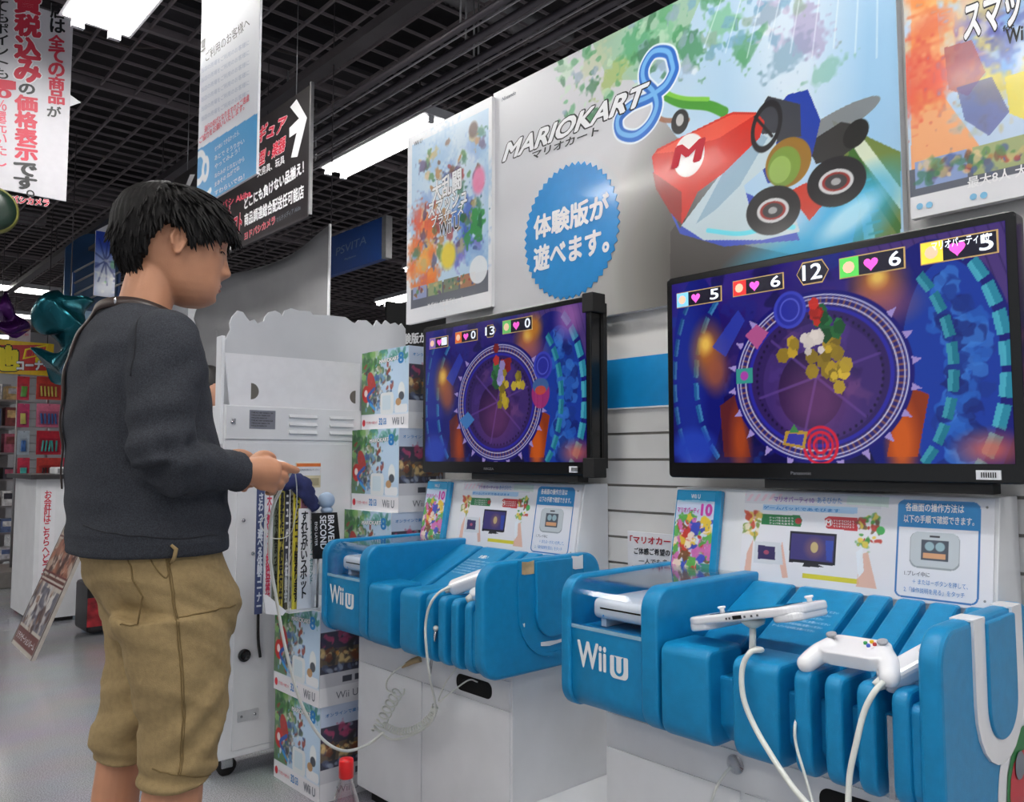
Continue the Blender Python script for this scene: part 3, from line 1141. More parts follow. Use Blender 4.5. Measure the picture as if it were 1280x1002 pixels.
    for k in range(22):
        a = 2 * PI * k / 22 + .1
        if .9 < a < 2.2:
            continue
        c, s_ = math.cos(a), math.sin(a)
        b0 = (cx + ru * .985 * c, cy + rv * .985 * s_)
        pl([(b0[0] - .012 * s_, b0[1] + .018 * c), (b0[0] + .012 * s_, b0[1] - .018 * c), (b0[0] + .026 * c, b0[1] + .05 * s_)], (170, 150, 220))
    st[0] = P1
    # heaps of plain coloured crystals in the middle
    rr = random.Random(3 if second else 4)
    for (x0, y0, sx, sy, c, n) in (((.46, .50, .05, .10, (178, 148, 40), 16), (.47, .66, .05, .07, (40, 110, 60), 12), (.42, .60, .035, .06, (196, 186, 180), 9),
                                    (.43, .72, .02, .04, (200, 46, 36), 7), (.50, .42, .03, .07, (190, 160, 50), 9), (.36, .56, .025, .06, (170, 140, 40), 6)) if second else
                                   ((.42, .62, .03, .13, (54, 110, 70), 14), (.46, .50, .03, .16, (172, 150, 44), 18), (.48, .70, .05, .07, (180, 50, 50), 9),
                                    (.45, .58, .02, .10, (150, 140, 200), 7), (.55, .55, .03, .06, (180, 160, 50), 6))):
        for _ in range(n):
            px_, py_ = x0 + rr.gauss(0, sx * .45), y0 + rr.gauss(0, sy * .45)
            k = rr.randint(5, 6)
            a0 = rr.uniform(0, 6)
            s1 = rr.uniform(.5, 1)
            f_ = rr.uniform(.7, 1.25)
            pl([(px_ + .022 * s1 * math.cos(a0 + 2 * PI * i / k), py_ + .042 * s1 * math.sin(a0 + 2 * PI * i / k)) for i in range(k)],
               tuple(min(255, q * f_) for q in c), .95)
    # disc, target and little platforms
    dx, dy = (.355, .76) if second else (.715, .63)
    e(dx, dy, .052, .094, (64, 72, 200))
    e(dx, dy, .042, .078, (44, 50, 168))
    A.ring(P(dx, dy), .03 * w, .055 * h, .003, (96, 104, 226), px=False)
    if second:
        for rx in (.05, .036, .02):
            A.ring(P(.437, .085), rx * w, rx * 1.75 * h, .006, (226, 30, 60), px=False)
        for k in range(6):
            ln((.39 + .018 * k, .03), (.39 + .018 * k, .14), .003, (226, 30, 60), .7)
        pl([(.22, .66), (.255, .71), (.29, .66), (.255, .58)], (190, 90, 150))
        pl([(.19, .49), (.24, .49), (.24, .41), (.19, .41)], (60, 160, 150))
        e(.215, .45, .014, .024, (180, 70, 180))
        pl([(.325, .09), (.335, .16), (.40, .155), (.39, .07)], (190, 150, 60))
        pl([(.335, .10), (.343, .145), (.39, .14), (.383, .085)], (60, 60, 170))
        pl([(.345, .15), (.36, .19), (.375, .15)], (70, 140, 80))
    else:
        e(.70, .45, .05, .10, (180, 50, 120), .9)
        e(.70, .50, .045, .05, (60, 110, 170), .9)
        e(.70, .47, .03, .03, (220, 80, 60), .9)
        pl([(.20, .30), (.25, .36), (.29, .30), (.24, .23)], (70, 130, 200))
        e(.88, .92, .06, .12, (190, 120, 200), .7, soft=.5)
        e(.66, .90, .04, .07, (220, 140, 40), .8, soft=.5)


def television(y1, label, second):
    y0 = y1 - TW
    t = thing('television', label, 'television', (TX, (y0 + y1) / 2, TZ0), 'wall televisions')
    m_ = MB()
    pts = rrect(0, 0, TW, TZ1 - TZ0, .012)
    m_.prism(pts, (TX, y1, TZ0), (0, -1, 0), (0, 0, 1), (-1, 0, 0), -.045, 0)
    m_.build('casing', BLACK, t, bevel=.003, seg=2)
    bz, bb = .018, .038
    pn = Panel((TX, y1 - bz, TZ0 + bb), (0, -1, 0), (0, 0, 1), TW - 2 * bz, TZ1 - TZ0 - bb - bz)
    A = Art(pn, .0021)
    arena(A, None, None, None, second)
    A.build(t, 'screen', SCREEN if second else print_mat('dim lit screen', 0.16, emit=0.6), k=2)
    # score boards
    w, h = pn.w, pn.h

    def hud(u0, u1, v0, v1, icon, num, hexa=False):
        m1 = MB()
        q = rrect(u0 * w, v0 * h, u1 * w, v1 * h, .001) if not hexa else [(u0 * w, (v0 + v1) / 2 * h), ((u0 + .02) * w, v0 * h), ((u1 - .02) * w, v0 * h),
                                                                       (u1 * w, (v0 + v1) / 2 * h), ((u1 - .02) * w, v1 * h), ((u0 + .02) * w, v1 * h)]
        pn.poly(m1, q, 4, 0)
        c = ((u0 + u1) / 2 * w, (v0 + v1) / 2 * h)
        q2 = [(c[0] + (a - c[0]) * .95, c[1] + (b - c[1]) * .88) for a, b in q]
        pn.poly(m1, q2, 5, 1)
        if icon is not None:
            iw = (v1 - v0) * h * .95
            pn.poly(m1, [(u0 * w + .002, v0 * h + .002), (u0 * w + iw, v0 * h + .002), (u0 * w + iw, v1 * h - .002), (u0 * w + .002, v1 * h - .002)], 6, 2)
            pn.poly(m1, [(u0 * w + iw / 2 + iw * .3 * math.cos(q_), (v0 + v1) / 2 * h + iw * .3 * math.sin(q_)) for q_ in np.linspace(0, 2 * PI, 11)[:-1]], 7, 5)
            hx, hy, s = u0 * w + iw * 1.6, (v0 + v1) / 2 * h, iw * .36
            ht = [(hx + s * .062 * 16 * math.sin(q_) ** 3, hy + s * .062 * (13 * math.cos(q_) - 5 * math.cos(2 * q_) - 2 * math.cos(3 * q_) - math.cos(4 * q_))) for q_ in np.linspace(0, 2 * PI, 21)[:-1]]
            pn.poly(m1, ht, 6, 3)
        dim = .75 if second else .45
        mm = [mat(f'hud frame{second}', (170, 140, 90), .4, var=0, emit=dim * .8), mat(f'hud dark{second}', (20, 18, 34), .2, var=0, emit=dim),
              mat(f'hud {icon}{second}', icon or (0, 0, 0), .4, var=0, emit=dim), mat(f'hud heart{second}', (236, 90, 200), .4, var=0, emit=dim), BLACK,
              mat(f'hud skin{second}', (230, 190, 160), .4, var=0, emit=dim * .8)]
        m1.build('score_board', mm, t)
        nw = (.030 if len(num) == 1 else .058) * w
        rx = (u1 - .012) * w - nw if not hexa else c[0] - nw / 2
        write(pn, num, (rx, (v0 + (v1 - v0) * .2) * h), (rx + nw, (v0 + (v1 - v0) * .2) * h), (rx, (v1 - (v1 - v0) * .15) * h),
              mat(f'hud white{second}', (225, 230, 240), .4, var=0, emit=dim), t, k=7, px=False, bold=.02)

    if second:
        hud(.02, .195, .86, .945, (120, 190, 230), '5')
        hud(.235, .41, .87, .955, (200, 40, 40), '6')
        hud(.45, .55, .87, .985, None, '12', True)
        hud(.58, .762, .87, .97, (80, 190, 80), '6')
        hud(.80, .985, .87, .97, (226, 200, 60), '5')
        write(pn, 'マリオパーティ 10', (.83 * w, .925 * h), (.965 * w, .925 * h), (.83 * w, .965 * h), GLOW_W, t, k=9, px=False)
    else:
        hud(.03, .17, .86, .945, (120, 90, 160), '1')
        hud(.22, .375, .87, .955, (200, 90, 30), '0')
        hud(.42, .495, .875, .965, None, '13', True)
        hud(.535, .715, .88, .975, (90, 170, 90), '0')
    # maker's plate area, tag, stand
    mt = 'Panasonic' if second else 'REGZA'
    fp = Panel((TX, y1, TZ0), (0, -1, 0), (0, 0, 1), TW, .1)
    write(fp, mt, (TW * .42, .012), (TW * .48, .012), (TW * .42, .019), mat('plate ink', (120, 120, 125), .4), t, k=2, px=False)
    tg = thing('price_tag', 'tiny white security tag on the lower frame of the %s television' % ('right' if second else 'left'), 'tag',
               (TX - .002, y0 + .05, TZ0 + .012))
    m_ = MB()
    m_.box((TX - .004, y0 + (.042 if second else .055), TZ0 + .008), (TX - .0005, y0 + (.085 if second else .085), TZ0 + .026))
    m_.build('tag_card', PAPER, tg)
    m_ = MB()
    for k in range(7):
        m_.box((TX - .0048, y0 + .05 + .004 * k, TZ0 + .012), (TX - .0041, y0 + .052 + .004 * k, TZ0 + .022))
    m_.build('bar_code', INK_K, tg)
    # black corner clamps on the near edge, bracket behind
    for (yy, zz) in ((y0, TZ1 - .05), (y0, TZ0 - .006)):
        m_ = MB()
        m_.box((TX - .006, yy - .012, zz), (TX + .05, yy + .03, zz + .056))
        if not second:
            m_.build('corner_clamp', BLACKM, t, bevel=.002, seg=1)
    m_ = MB()
    m_.box((TX + .044, y0 - .008, TZ0 + .02), (TX + .06, y0 + .012, TZ1 - .02))
    if not second:
        m_.build('clamp_bar', BLACKM, t)
    m_ = MB()
    m_.box((TX + .04, y0 + .22, TZ0 + .1), (W - .002, y1 - .22, TZ1 - .1))
    m_.build('wall_bracket', BLACKM, t)
    m_ = MB()
    m_.box((TX + .006, y0 + .06, TZ0 - .020), (TX + .05, y1 - .27, TZ0 + .002))
    m_.build('lower_bar', BLACKM, t)
    return t


television(at(835, 500, 0, TX).y, 'large black television at the right, its screen brightly lit with a round spiked arena', True)
television(at(528.5, 500, 0, TX).y, 'left black television, seen at a steep angle with ceiling lamps mirrored in its screen', False)

# --- printed notice on the slat wall between the demo stands
p0, p1 = at(785, 663, 0, W), at(845, 712, 0, W)
t, pn = board('notice_sheet', 'small white notice with red and black writing on the slat wall between the stands', 'notice', W - .003, p1.y - .06, p0.y, p0.z - .19, p0.z, .002, PAPER)
write(pn, '「マリオカート8」', (788, 678.5), (858, 683), (788, 669), INK_R, t, bold=.04, k=2)
write(pn, 'ご体感ご希望の方は', (793, 692), (852, 696), (793, 684), INK_K, t, bold=.03, k=2)
write(pn, '一人でも多くの', (799, 704), (850, 707), (799, 697.5), INK_K, t, k=2)
write(pn, 'お客様に', (789, 713), (822, 715), (789, 706), INK_K, t, k=2)

# ================================================================== DEMO STANDS
def stand(dy, label, zlow=.556):
    """the white cabinet with its blue controller tray; dy shifts it along the wall"""
    t = thing('demo_stand', label, 'display stand', (1.6, 0.93 + dy, 0), 'game demo stands')
    Y = lambda a: a + dy
    # cabinet
    prof = [(1.48, .05), (1.48, .60), (1.725, .60), (1.7255, .83), (1.765, 1.045), (1.866, 1.045), (1.866, .05)]
    m_ = MB()
    m_.prism(prof, (0, Y(.552), 0), (1, 0, 0), (0, 0, 1), (0, 1, 0), 0, .763)
    cabn = m_.build('cabinet', WHITE, t, bevel=.0015, seg=1)
    m_ = MB()
    m_.box((1.52, Y(.58), 0), (1.85, Y(1.29), .05))
    m_.build('plinth', BLACKM, t)
    for (a, b, z0, z1) in ((.955, 1.308, .06, .452), (.560, .945, .06, .452), (.560, 1.308, .458, .53)):
        m_ = MB()
        m_.box((1.476, Y(a), z0), (1.4805, Y(b), z1))
        m_.build('door_panel', WHITE, t)
    m_ = MB()
    m_.prism(rrect(Y(.63), .468, Y(.785), .513, .02), (1.4762, 0, 0), (0, 1, 0), (0, 0, 1), (1, 0, 0), -.001, .0005)
    m_.build('cable_slot_shade', mat('slot shade', (8, 7, 7), .9), t)  # thin black plate paints the dark inside of the cable slot
    # blue tray: trough, ribs, sloping slats, cheeks
    m_ = MB()
    m_.prism([(1.385, .61), (1.415, .572), (1.722, .572), (1.722, .812), (1.475, .70), (1.385, .70)], (0, Y(.54), 0), (1, 0, 0), (0, 0, 1), (0, 1, 0), 0, .53)
    m_.build('tray_trough', CYAN, t, bevel=.004)
    for (a, b) in ((1.050, .935), (.884, .790), (.760, .729), (.704, .673), (.648, .618), (.591, .562)):
        m_ = MB()
        m_.prism(rrect(1.345, .567, 1.465, .752, [.035, .02, .012, .022]), (0, Y(b), 0), (1, 0, 0), (0, 0, 1), (0, 1, 0), 0, a - b, smooth=True)
        m_.build('rib', CYAN, t, bevel=.008, seg=3)
    m_ = MB()
    m_.prism(rrect(1.352, .570, 1.45, .733, [.035, .01, .01, .014]), (0, Y(.545), 0), (1, 0, 0), (0, 0, 1), (0, 1, 0), 0, .02)
    m_.build('rib', CYAN, t, bevel=.005)
    for (a, b) in ((1.056, .957), (.940, .803), (.787, .742), (.727, .678), (.664, .613), (.599, .55)):
        m_ = MB()
        m_.prism([(1.46, .70), (1.46, .722), (1.70, .838), (1.722, .838), (1.722, .80)], (0, Y(b), 0), (1, 0, 0), (0, 0, 1), (0, 1, 0), 0, a - b)
        m_.build('slat', CYAN, t, bevel=.006, seg=2)
    sp = Panel((1.46, Y(.940), .7225), (0, -1, 0), (.24, 0, .116), .137, .266)
    write(sp, 'お願い', (.045, .205), (.085, .205), (.045, .222), INK_W, t, px=False, bold=.05, k=1)
    for k in range(6):
        write(sp, 'ゲームパッドは大切にお使いください', (.012, .185 - .014 * k), (.125 - .01 * (k % 3), .185 - .014 * k), (.012, .193 - .014 * k), mat('pale ink', (190, 220, 240), .5, var=0), t, px=False, k=1)
    # divider and outer cheek of the console bay
    for nm, a, b, xb in (('divider', 1.055, 1.098, 1.735), ('cheek', 1.299, 1.328, 1.735)):
        m_ = MB()
        m_.prism(rrect(1.343, .565, xb, .856, [.05, .01, .006, .05], 7), (0, Y(a), 0), (1, 0, 0), (0, 0, 1), (0, 1, 0), 0, b - a, smooth=True)
        m_.build(nm, CYAN, t, bevel=.007, seg=3)
    m_ = MB()
    m_.prism(rrect(1.350, .568, 1.72, .745, [.045, .01, 0, .002], 7), (0, Y(1.098), 0), (1, 0, 0), (0, 0, 1), (0, 1, 0), 0, .201, smooth=True)
    m_.build('bay_front', CYAN, t, bevel=.001, seg=1)
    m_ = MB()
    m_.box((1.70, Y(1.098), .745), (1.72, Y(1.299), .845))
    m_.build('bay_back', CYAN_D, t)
    m_ = MB()
    m_.box((1.349, Y(1.098), .744), (1.352, Y(1.299), .752))
    m_.build('bay_lip', mat('pale lip', (150, 190, 215), .2), t)
    # clear cover bent over the bay
    arc = [(1.349, .752), (1.349, .80)] + [(1.349 + .05 - .05 * math.cos(q), .80 + .05 * math.sin(q)) for q in np.linspace(.15, PI / 2, 7)] + [(1.722, .852)]
    inner = [(a + .003 if i < 3 else a + .0015, b - (.003 if i > 4 else .001)) for i, (a, b) in enumerate(arc)][::-1]
    m_ = MB()
    m_.prism(arc + inner, (0, Y(1.0985), 0), (1, 0, 0), (0, 0, 1), (0, 1, 0), 0, .2)
    m_.build('clear_cover', CLEAR, t)
    fp = Panel((1.3495, Y(1.299), .568), (0, -1, 0), (0, 0, 1), .2, .177)
    write(fp, 'Wii', (.020, .096), (.102, .096), (.020, .150), INK_W, t, px=False, bold=.035, k=2)
    # the square U
    m_ = MB()
    x0, x1, z0, z1 = .114, .164, .088, .135
    out = rrect(x0, z0, x1, z1, [.012, .012, .004, .004])
    n_ = 10
    ui = [(x0 + .018, z1 - .004)] + [(x0 + .025 + .007 * math.cos(PI + PI * k / n_), z0 + .019 + .007 * math.sin(PI + PI * k / n_)) for k in range(n_ + 1)] + [(x0 + .032, z1 - .004)]
    uo = [(x0 + .012, z1)] + [(x0 + .025 + .013 * math.cos(PI + PI * k / n_), z0 + .019 + .013 * math.sin(PI + PI * k / n_)) for k in range(n_ + 1)] + [(x0 + .038, z1)]
    fp.poly(m_, out, 2, 0)
    for i in range(len(ui) - 1):
        fp.poly(m_, [uo[i], uo[i + 1], ui[i + 1], ui[i]], 3, 1)
    m_.build('square_emblem', [INK_W, CYAN], t)
    # end panel with the raised tongue
    m_ = MB()
    m_.prism(rrect(1.343, zlow, 1.788, .854, [.06, .02, .06, .06], 8), (0, Y(.512), 0), (1, 0, 0), (0, 0, 1), (0, 1, 0), 0, .036, smooth=True)
    m_.build('end_panel', CYAN, t, bevel=.010, seg=3)
    m_ = MB()
    m_.prism(rrect(1.524, .642, 1.662, .846, [.066, .066, .004, .004], 9), (0, Y(.5125), 0), (1, 0, 0), (0, 0, 1), (0, -1, 0), 0, .010)
    m_.build('tongue', CYAN, t, bevel=.003)
    return t


def ushape(x0, x1, x2, x3, zt, zo, zi, n=12):
    """U band polygons: outer x0..x3, inner x1..x2"""
    ro, ri = (x3 - x0) / 2, (x2 - x1) / 2
    co, ci = (x0 + x3) / 2, (x1 + x2) / 2
    O = [(x0, zt)] + [(co + ro * math.cos(PI + PI * k / n), zo + ro * 1.0 + ro * math.sin(PI + PI * k / n)) for k in range(n + 1)] + [(x3, zt)]
    I = [(x1, zt)] + [(ci + ri * math.cos(PI + PI * k / n), zi + ri + ri * math.sin(PI + PI * k / n)) for k in range(n + 1)] + [(x2, zt)]
    return [[O[i], O[i + 1], I[i + 1], I[i]] for i in range(len(O) - 1)]


s2 = stand(0, 'white demo stand with blue controller tray at the right, under the right television', .535)
s1 = stand(1.09, 'white demo stand with blue controller tray in the middle, beside the stacked boxes')
mb = MB()
for q in ushape(1.474, 1.526, 1.660, 1.712, .853, .600, .645):
    mb.prism(q, (0, .5125, 0), (1, 0, 0), (0, 0, 1), (0, -1, 0), 0, .005)
for a, b in ((1.474, 1.526), (1.660, 1.712)):
    mb.box((a, .508, .852), (b, .545, .8555))
mb.build('white_band', WHITE_P, s2)
# second stand: the band has come off, patches of old tape remain
mb = MB()
for q in ushape(1.462, 1.474, 1.712, 1.724, .853, .588, .600):
    mb.prism(q, (0, 1.6025, 0), (1, 0, 0), (0, 0, 1), (0, -1, 0), 0, .004)
mb.build('recess_rim', CYAN, s1)
for k, (a, b, z0, z1, m_) in enumerate(((1.468, 1.52, .815, .85, mat('tape scrap', (196, 170, 130), .7, var=.2)), (1.665, 1.71, .812, .85, PAPER), (1.545, 1.65, .618, .632, PAPER),
                                        (1.464, 1.472, .71, .722, PAPER), (1.48, 1.486, .68, .69, PAPER), (1.68, 1.686, .655, .662, PAPER), (1.56, 1.60, .590, .594, PAPER))):
    mb = MB()
    y = 1.6015
    mb.prism([(a, z0 + .004), (a + (b - a) * .3, z0), (b, z0 + .006 * (k == 2)), (b, z1), (a + (b - a) * .6, z1 - .003), (a, z1)], (0, y, 0), (1, 0, 0), (0, 0, 1), (0, -1, 0), 0, .0015)
    mb.build('tape_residue', m_, s1)

# low white filler box between the stands
t = thing('filler_box', 'low white box on the floor filling the gap between the two stands', 'box', (1.74, 1.478, 0))
mb = MB()
mb.box((1.50, 1.317, .0), (1.862, 1.640, .205))
mb.build('box_body', WHITE, t, bevel=.002, seg=1)
mb = MB()
mb.box((1.49, 1.317, .0), (1.502, 1.640, .19))
mb.build('kick_board', WHITE, t)

# ------------------------------------------------------------------ instruction sheets on the sloping faces
vs_ = Vector((.0395, 0, .215)).normalized()
ip = Panel((1.7253, 1.312, .832), (0, -1, 0), vs_, .758, .216)
ip.o = ip.o + ip.n * .0015
sheetP = Panel(ip.o + ip.u * .205 + ip.n * .001, (0, -1, 0), vs_, .548, .213)


def sheet():
    t = thing('instruction_sheet', 'how-to-play sheet with a blue card on the sloping face of the right stand', 'sign', tuple(sheetP.P(.27, .01, 0)), 'how-to-play sheets')
    m_ = MB()
    m_.prism([(0, 0), (sheetP.w, 0), (sheetP.w, sheetP.h), (0, sheetP.h)], sheetP.o, sheetP.u, sheetP.v, sheetP.n, -.001, .0003)
    m_.build('backing', WHITE_P, t)
    A = Art(sheetP, .0013, (228, 228, 234))
    w, h = sheetP.w, sheetP.h
    A.rect(0, .86 * h, .60 * w, h, (214, 214, 222))
    for k in range(6):
        A.poly([(930 + k * 9, 617), (934 + k * 9, 617), (928 + k * 9, 626), (924 + k * 9, 626)], (226, 190, 205), .8)
    A.poly([(1060, 619), (1112, 621), (1111, 634), (1058, 630)], (196, 216, 206), .8)
    A.poly([(954, 630), (1072, 634), (1072, 642), (954, 637)], (170, 205, 236))
    A.poly([(952, 642), (1000, 644), (1003, 650), (1001, 658), (952, 655)], (44, 128, 76))
    A.ell((998, 651), .008, .007, (180, 60, 60))
    A.poly([(1031, 648), (1036, 645), (1072, 647), (1072, 664), (1033, 660)], (196, 52, 60))
    A.ell((1036, 653), .009, .0085, (240, 235, 235))
    A.ell((1036, 653), .0075, .007, (200, 40, 50))
    bb = lambda a, b, c, d: (*A.q((a, d)), *A.q((c, b)))
    A.blots(40, [(220, 190, 90), (200, 80, 60), (120, 150, 70), (235, 225, 200)], .003, .009, 3, bb(931, 640, 951, 668), .9)
    A.blots(34, [(70, 150, 70), (190, 60, 50), (230, 200, 80), (110, 90, 70)], .003, .010, 4, bb(1074, 648, 1100, 682), .9)
    A.ell((1101, 663), .009, .009, (70, 170, 90))
    A.poly([(942, 673), (938, 716), (930, 716), (934, 690)], (226, 178, 160), .9)
    A.poly([(978, 676), (985, 722), (978, 722), (973, 695)], (226, 178, 160), .9)
    A.poly([(944, 676), (976, 678), (979, 706), (942, 703)], (212, 216, 222))
    A.poly([(948, 681), (969, 683), (969, 700), (947, 698)], (60, 54, 100))
    A.ell((958, 690), .007, .005, (200, 90, 110), .8)
    A.poly([(988, 663), (1046, 667), (1044, 707), (986, 702)], (34, 34, 44))
    A.poly([(990, 666), (1043, 670), (1041, 703), (988, 698)], (64, 58, 120))
    A.ell((1018, 685), .022, .022, (120, 90, 110), .8, soft=.3)
    A.ell((1018, 684), .009, .012, (220, 200, 130), .8)
    A.poly([(1032, 675), (1042, 676), (1040, 702), (1033, 700)], (50, 80, 180), .8)
    A.poly([(1005, 703), (1020, 704), (1030, 709), (1003, 708)], (40, 40, 46))
    A.poly([(1003, 716), (1073, 724), (1074, 730), (1003, 722)], (214, 204, 60))
    A.poly([(1076, 692), (1085, 690), (1096, 736), (1070, 733)], (224, 176, 156), .85)
    A.poly([(1070, 690), (1078, 684), (1080, 714), (1073, 722)], (230, 236, 244), .95)
    # blue card
    q = rrect(.665 * w, .03 * h, .955 * w, .965 * h, .014)
    A.poly(q, (48, 118, 184), px=False)
    A.poly(rrect(.672 * w, .045 * h, .948 * w, .955 * h, .011), (226, 228, 236), px=False)
    A.poly(rrect(.665 * w, .70 * h, .955 * w, .965 * h, [0, 0, .014, .014]), (40, 138, 204), px=False)
    A.poly(rrect(.715 * w, .32 * h, .89 * w, .66 * h, .016), (150, 158, 164), px=False)
    A.poly(rrect(.718 * w, .335 * h, .887 * w, .665 * h, .016), (192, 200, 206), px=False)
    A.rect(.755 * w, .40 * h, .850 * w, .59 * h, (76, 84, 96))
    A.ell((.785 * w, .53 * h), .009, .009, (150, 180, 190), px=False)
    A.ell((.822 * w, .53 * h), .009, .009, (150, 180, 190), px=False)
    A.rect(.762 * w, .415 * h, .842 * w, .465 * h, (214, 160, 120))
    A.rect(.785 * w, .615 * h, .82 * w, .63 * h, (60, 60, 66))
    A.build(t)
    write(sheetP, 'マリオパーティ10', (968, 627), (1018, 629), (968, 620), INK_PU, t, bold=.02)
    write(sheetP, 'あそびかた', (1022, 629), (1053, 630), (1022, 621), INK_B, t, bold=.0)
    write(sheetP, 'ゲームパッドであそびます', (955, 636), (1050, 640.5), (955, 632), INK_B, t)
    for k in range(3):
        write(sheetP, 'クッパをたおそう', (962, 648 + 3.4 * k), (992, 649 + 3.6 * k), (962, 645.6 + 3.4 * k), INK_W, t)
        write(sheetP, 'マリオでにげよう', (1042, 652 + 3.4 * k), (1068, 653.5 + 3.4 * k), (1042, 649.4 + 3.4 * k), INK_W, t)
    write(sheetP, 'M', (1033, 656), (1039, 656.4), (1033, 650), INK_W, t, bold=.04)
    write(sheetP, '各画面の操作方法は', (.695 * w, .855 * h), (.90 * w, .855 * h), (.695 * w, .935 * h), INK_W, t, px=False, bold=.03)
    write(sheetP, '以下の手順で確認できます。', (.69 * w, .745 * h), (.935 * w, .745 * h), (.69 * w, .82 * h), INK_W, t, px=False, bold=.03)
    write(sheetP, '1.プレイ中に', (.70 * w, .24 * h), (.79 * w, .24 * h), (.70 * w, .285 * h), INK_G, t, px=False)
    write(sheetP, '＋ または－ボタンを押して、', (.73 * w, .165 * h), (.92 * w, .165 * h), (.73 * w, .215 * h), INK_B, t, px=False, bold=.01)
    write(sheetP, '2.「操作説明を見る」をタッチ', (.70 * w, .085 * h), (.91 * w, .085 * h), (.70 * w, .135 * h), INK_B, t, px=False, bold=.01)
    for a in (.975,):
        for b in (.08, .92):
            m2 = MB()
            m2.lathe([(.0025, 0), (.0022, .0012), (.0005, .0016)], tuple(sheetP.P(a * w, b * h, 1)), sheetP.n, 10)
            m2.build('pin', GREYL, t)
    return t


sh2 = sheet()
sh1 = copy_tree(sh2, loc=sh2.location + Vector((0, 1.09, 0)))
sh1['label'] = 'how-to-play sheet with a blue card on the sloping face of the middle stand'

gcP = Panel(ip.o + ip.u * .012 + ip.n * .0005 + ip.v * .004, (0, -1, 0), vs_, .135, .205)


def game_case():
    t = thing('game_case', 'blue game case with a crowded party cover on the right stand', 'game case', tuple(gcP.P(.06, .0, 0)), 'game cases on the stands')
    m_ = MB()
    m_.prism(rrect(0, 0, gcP.w, gcP.h, .004), gcP.o, gcP.u, gcP.v, gcP.n, 0, .014)
    m_.build('case_body', mat('case cyan', (30, 140, 190), .25, coat=.4), t, bevel=.0015)
    cp = Panel(gcP.o + gcP.n * .0141 + gcP.u * .004 + gcP.v * .004, gcP.u, gcP.v, gcP.w * .84, gcP.h - .008)
    A = Art(cp, .0012, (200, 214, 230))
    w, h = cp.w, cp.h
    A.rect(0, .88 * h, w, h, (40, 150, 200))
    A.ell((w * .5, .86 * h), .05, .006, (150, 200, 225), px=False)
    A.rect(0, .66 * h, w, .86 * h, (196, 210, 232))
    A.rect(0, 0, w, .10 * h, (60, 140, 120))
    A.blots(90, [(224, 190, 60), (200, 60, 50), (60, 80, 190), (90, 170, 80), (236, 220, 200), (210, 110, 180), (120, 80, 50)], .006, .017, 21, (.02 * w, .02 * h, .98 * w, .66 * h), .95, .15)
    A.build(t, 'cover_picture')
    write(cp, 'Wii U', (.38 * w, .91 * h), (.62 * w, .91 * h), (.38 * w, .965 * h), INK_W, t, px=False, bold=.03)
    write(cp, 'マリオパーティ', (.04 * w, .72 * h), (.62 * w, .72 * h), (.04 * w, .79 * h), mat('magenta ink', (190, 60, 160), .5), t, px=False, bold=.05)
    write(cp, '10', (.68 * w, .70 * h), (.95 * w, .70 * h), (.68 * w, .84 * h), mat('magenta ink', (190, 60, 160), .5), t, px=False, bold=.06)
    return t


g2 = game_case()
g1 = copy_tree(g2, loc=g2.location + Vector((0, 1.09, 0)))
g1['label'] = 'blue game case with a crowded party cover on the middle stand'


# ------------------------------------------------------------------ consoles in the bays
def console(dy, label):
    t = thing('game_console', label, 'game console', (1.39, 1.17 + dy, .746), 'consoles under the clear covers')
    m_ = MB()
    m_.prism(rrect(1.385, .764, 1.64, .808, .014), (0, 1.102 + dy, 0), (1, 0, 0), (0, 0, 1), (0, 1, 0), 0, .165, smooth=True)
    m_.build('console_body', WHITE_P, t, bevel=.008, seg=3)
    m_ = MB()
    m_.box((1.3845, 1.13 + dy, .787), (1.386, 1.245 + dy, .7905))
    m_.build('disc_slot', BLACK, t)
    m_ = MB()
    m_.lathe([(.002, 0), (.002, .0015)], (1.3852, 1.235 + dy, .773), (-1, 0, 0), 8)
    m_.build('power_light', mat('led blue', (60, 150, 210), .3), t)
    for yy in (1.12, 1.24):
        m_ = MB()
        m_.box((1.40, yy + dy, .746), (1.62, yy + .015 + dy, .765))
        m_.build('foot', WHITE_P, t)
    return t


console(0, 'white game console behind the clear cover of the right stand')
console(1.09, 'white game console behind the clear cover of the middle stand')


# ------------------------------------------------------------------ controllers
def frame_of(o, xdir, zdir):
    x = Vector(xdir).normalized()
    z = Vector(zdir)
    z = (z - x * z.dot(x)).normalized()
    y = z.cross(x)
    return Matrix((x, y, z)).transposed().to_4x4() if False else Matrix.Translation(Vector(o)) @ Matrix((x, y, z)).transposed().to_4x4()


def placed(root, M):
    root.matrix_world = M
    root.location = M.to_translation()
    root.rotation_euler = M.to_euler()
    return root


def local_part(m_, name, mats, root, bevel=0, seg=2):
    me = m_.mesh(name, mats)
    if bevel:
        do_bevel(me, bevel, seg)
    o = bpy.data.objects.new(name, me)
    COL.objects.link(o)
    o.parent = root
    return o


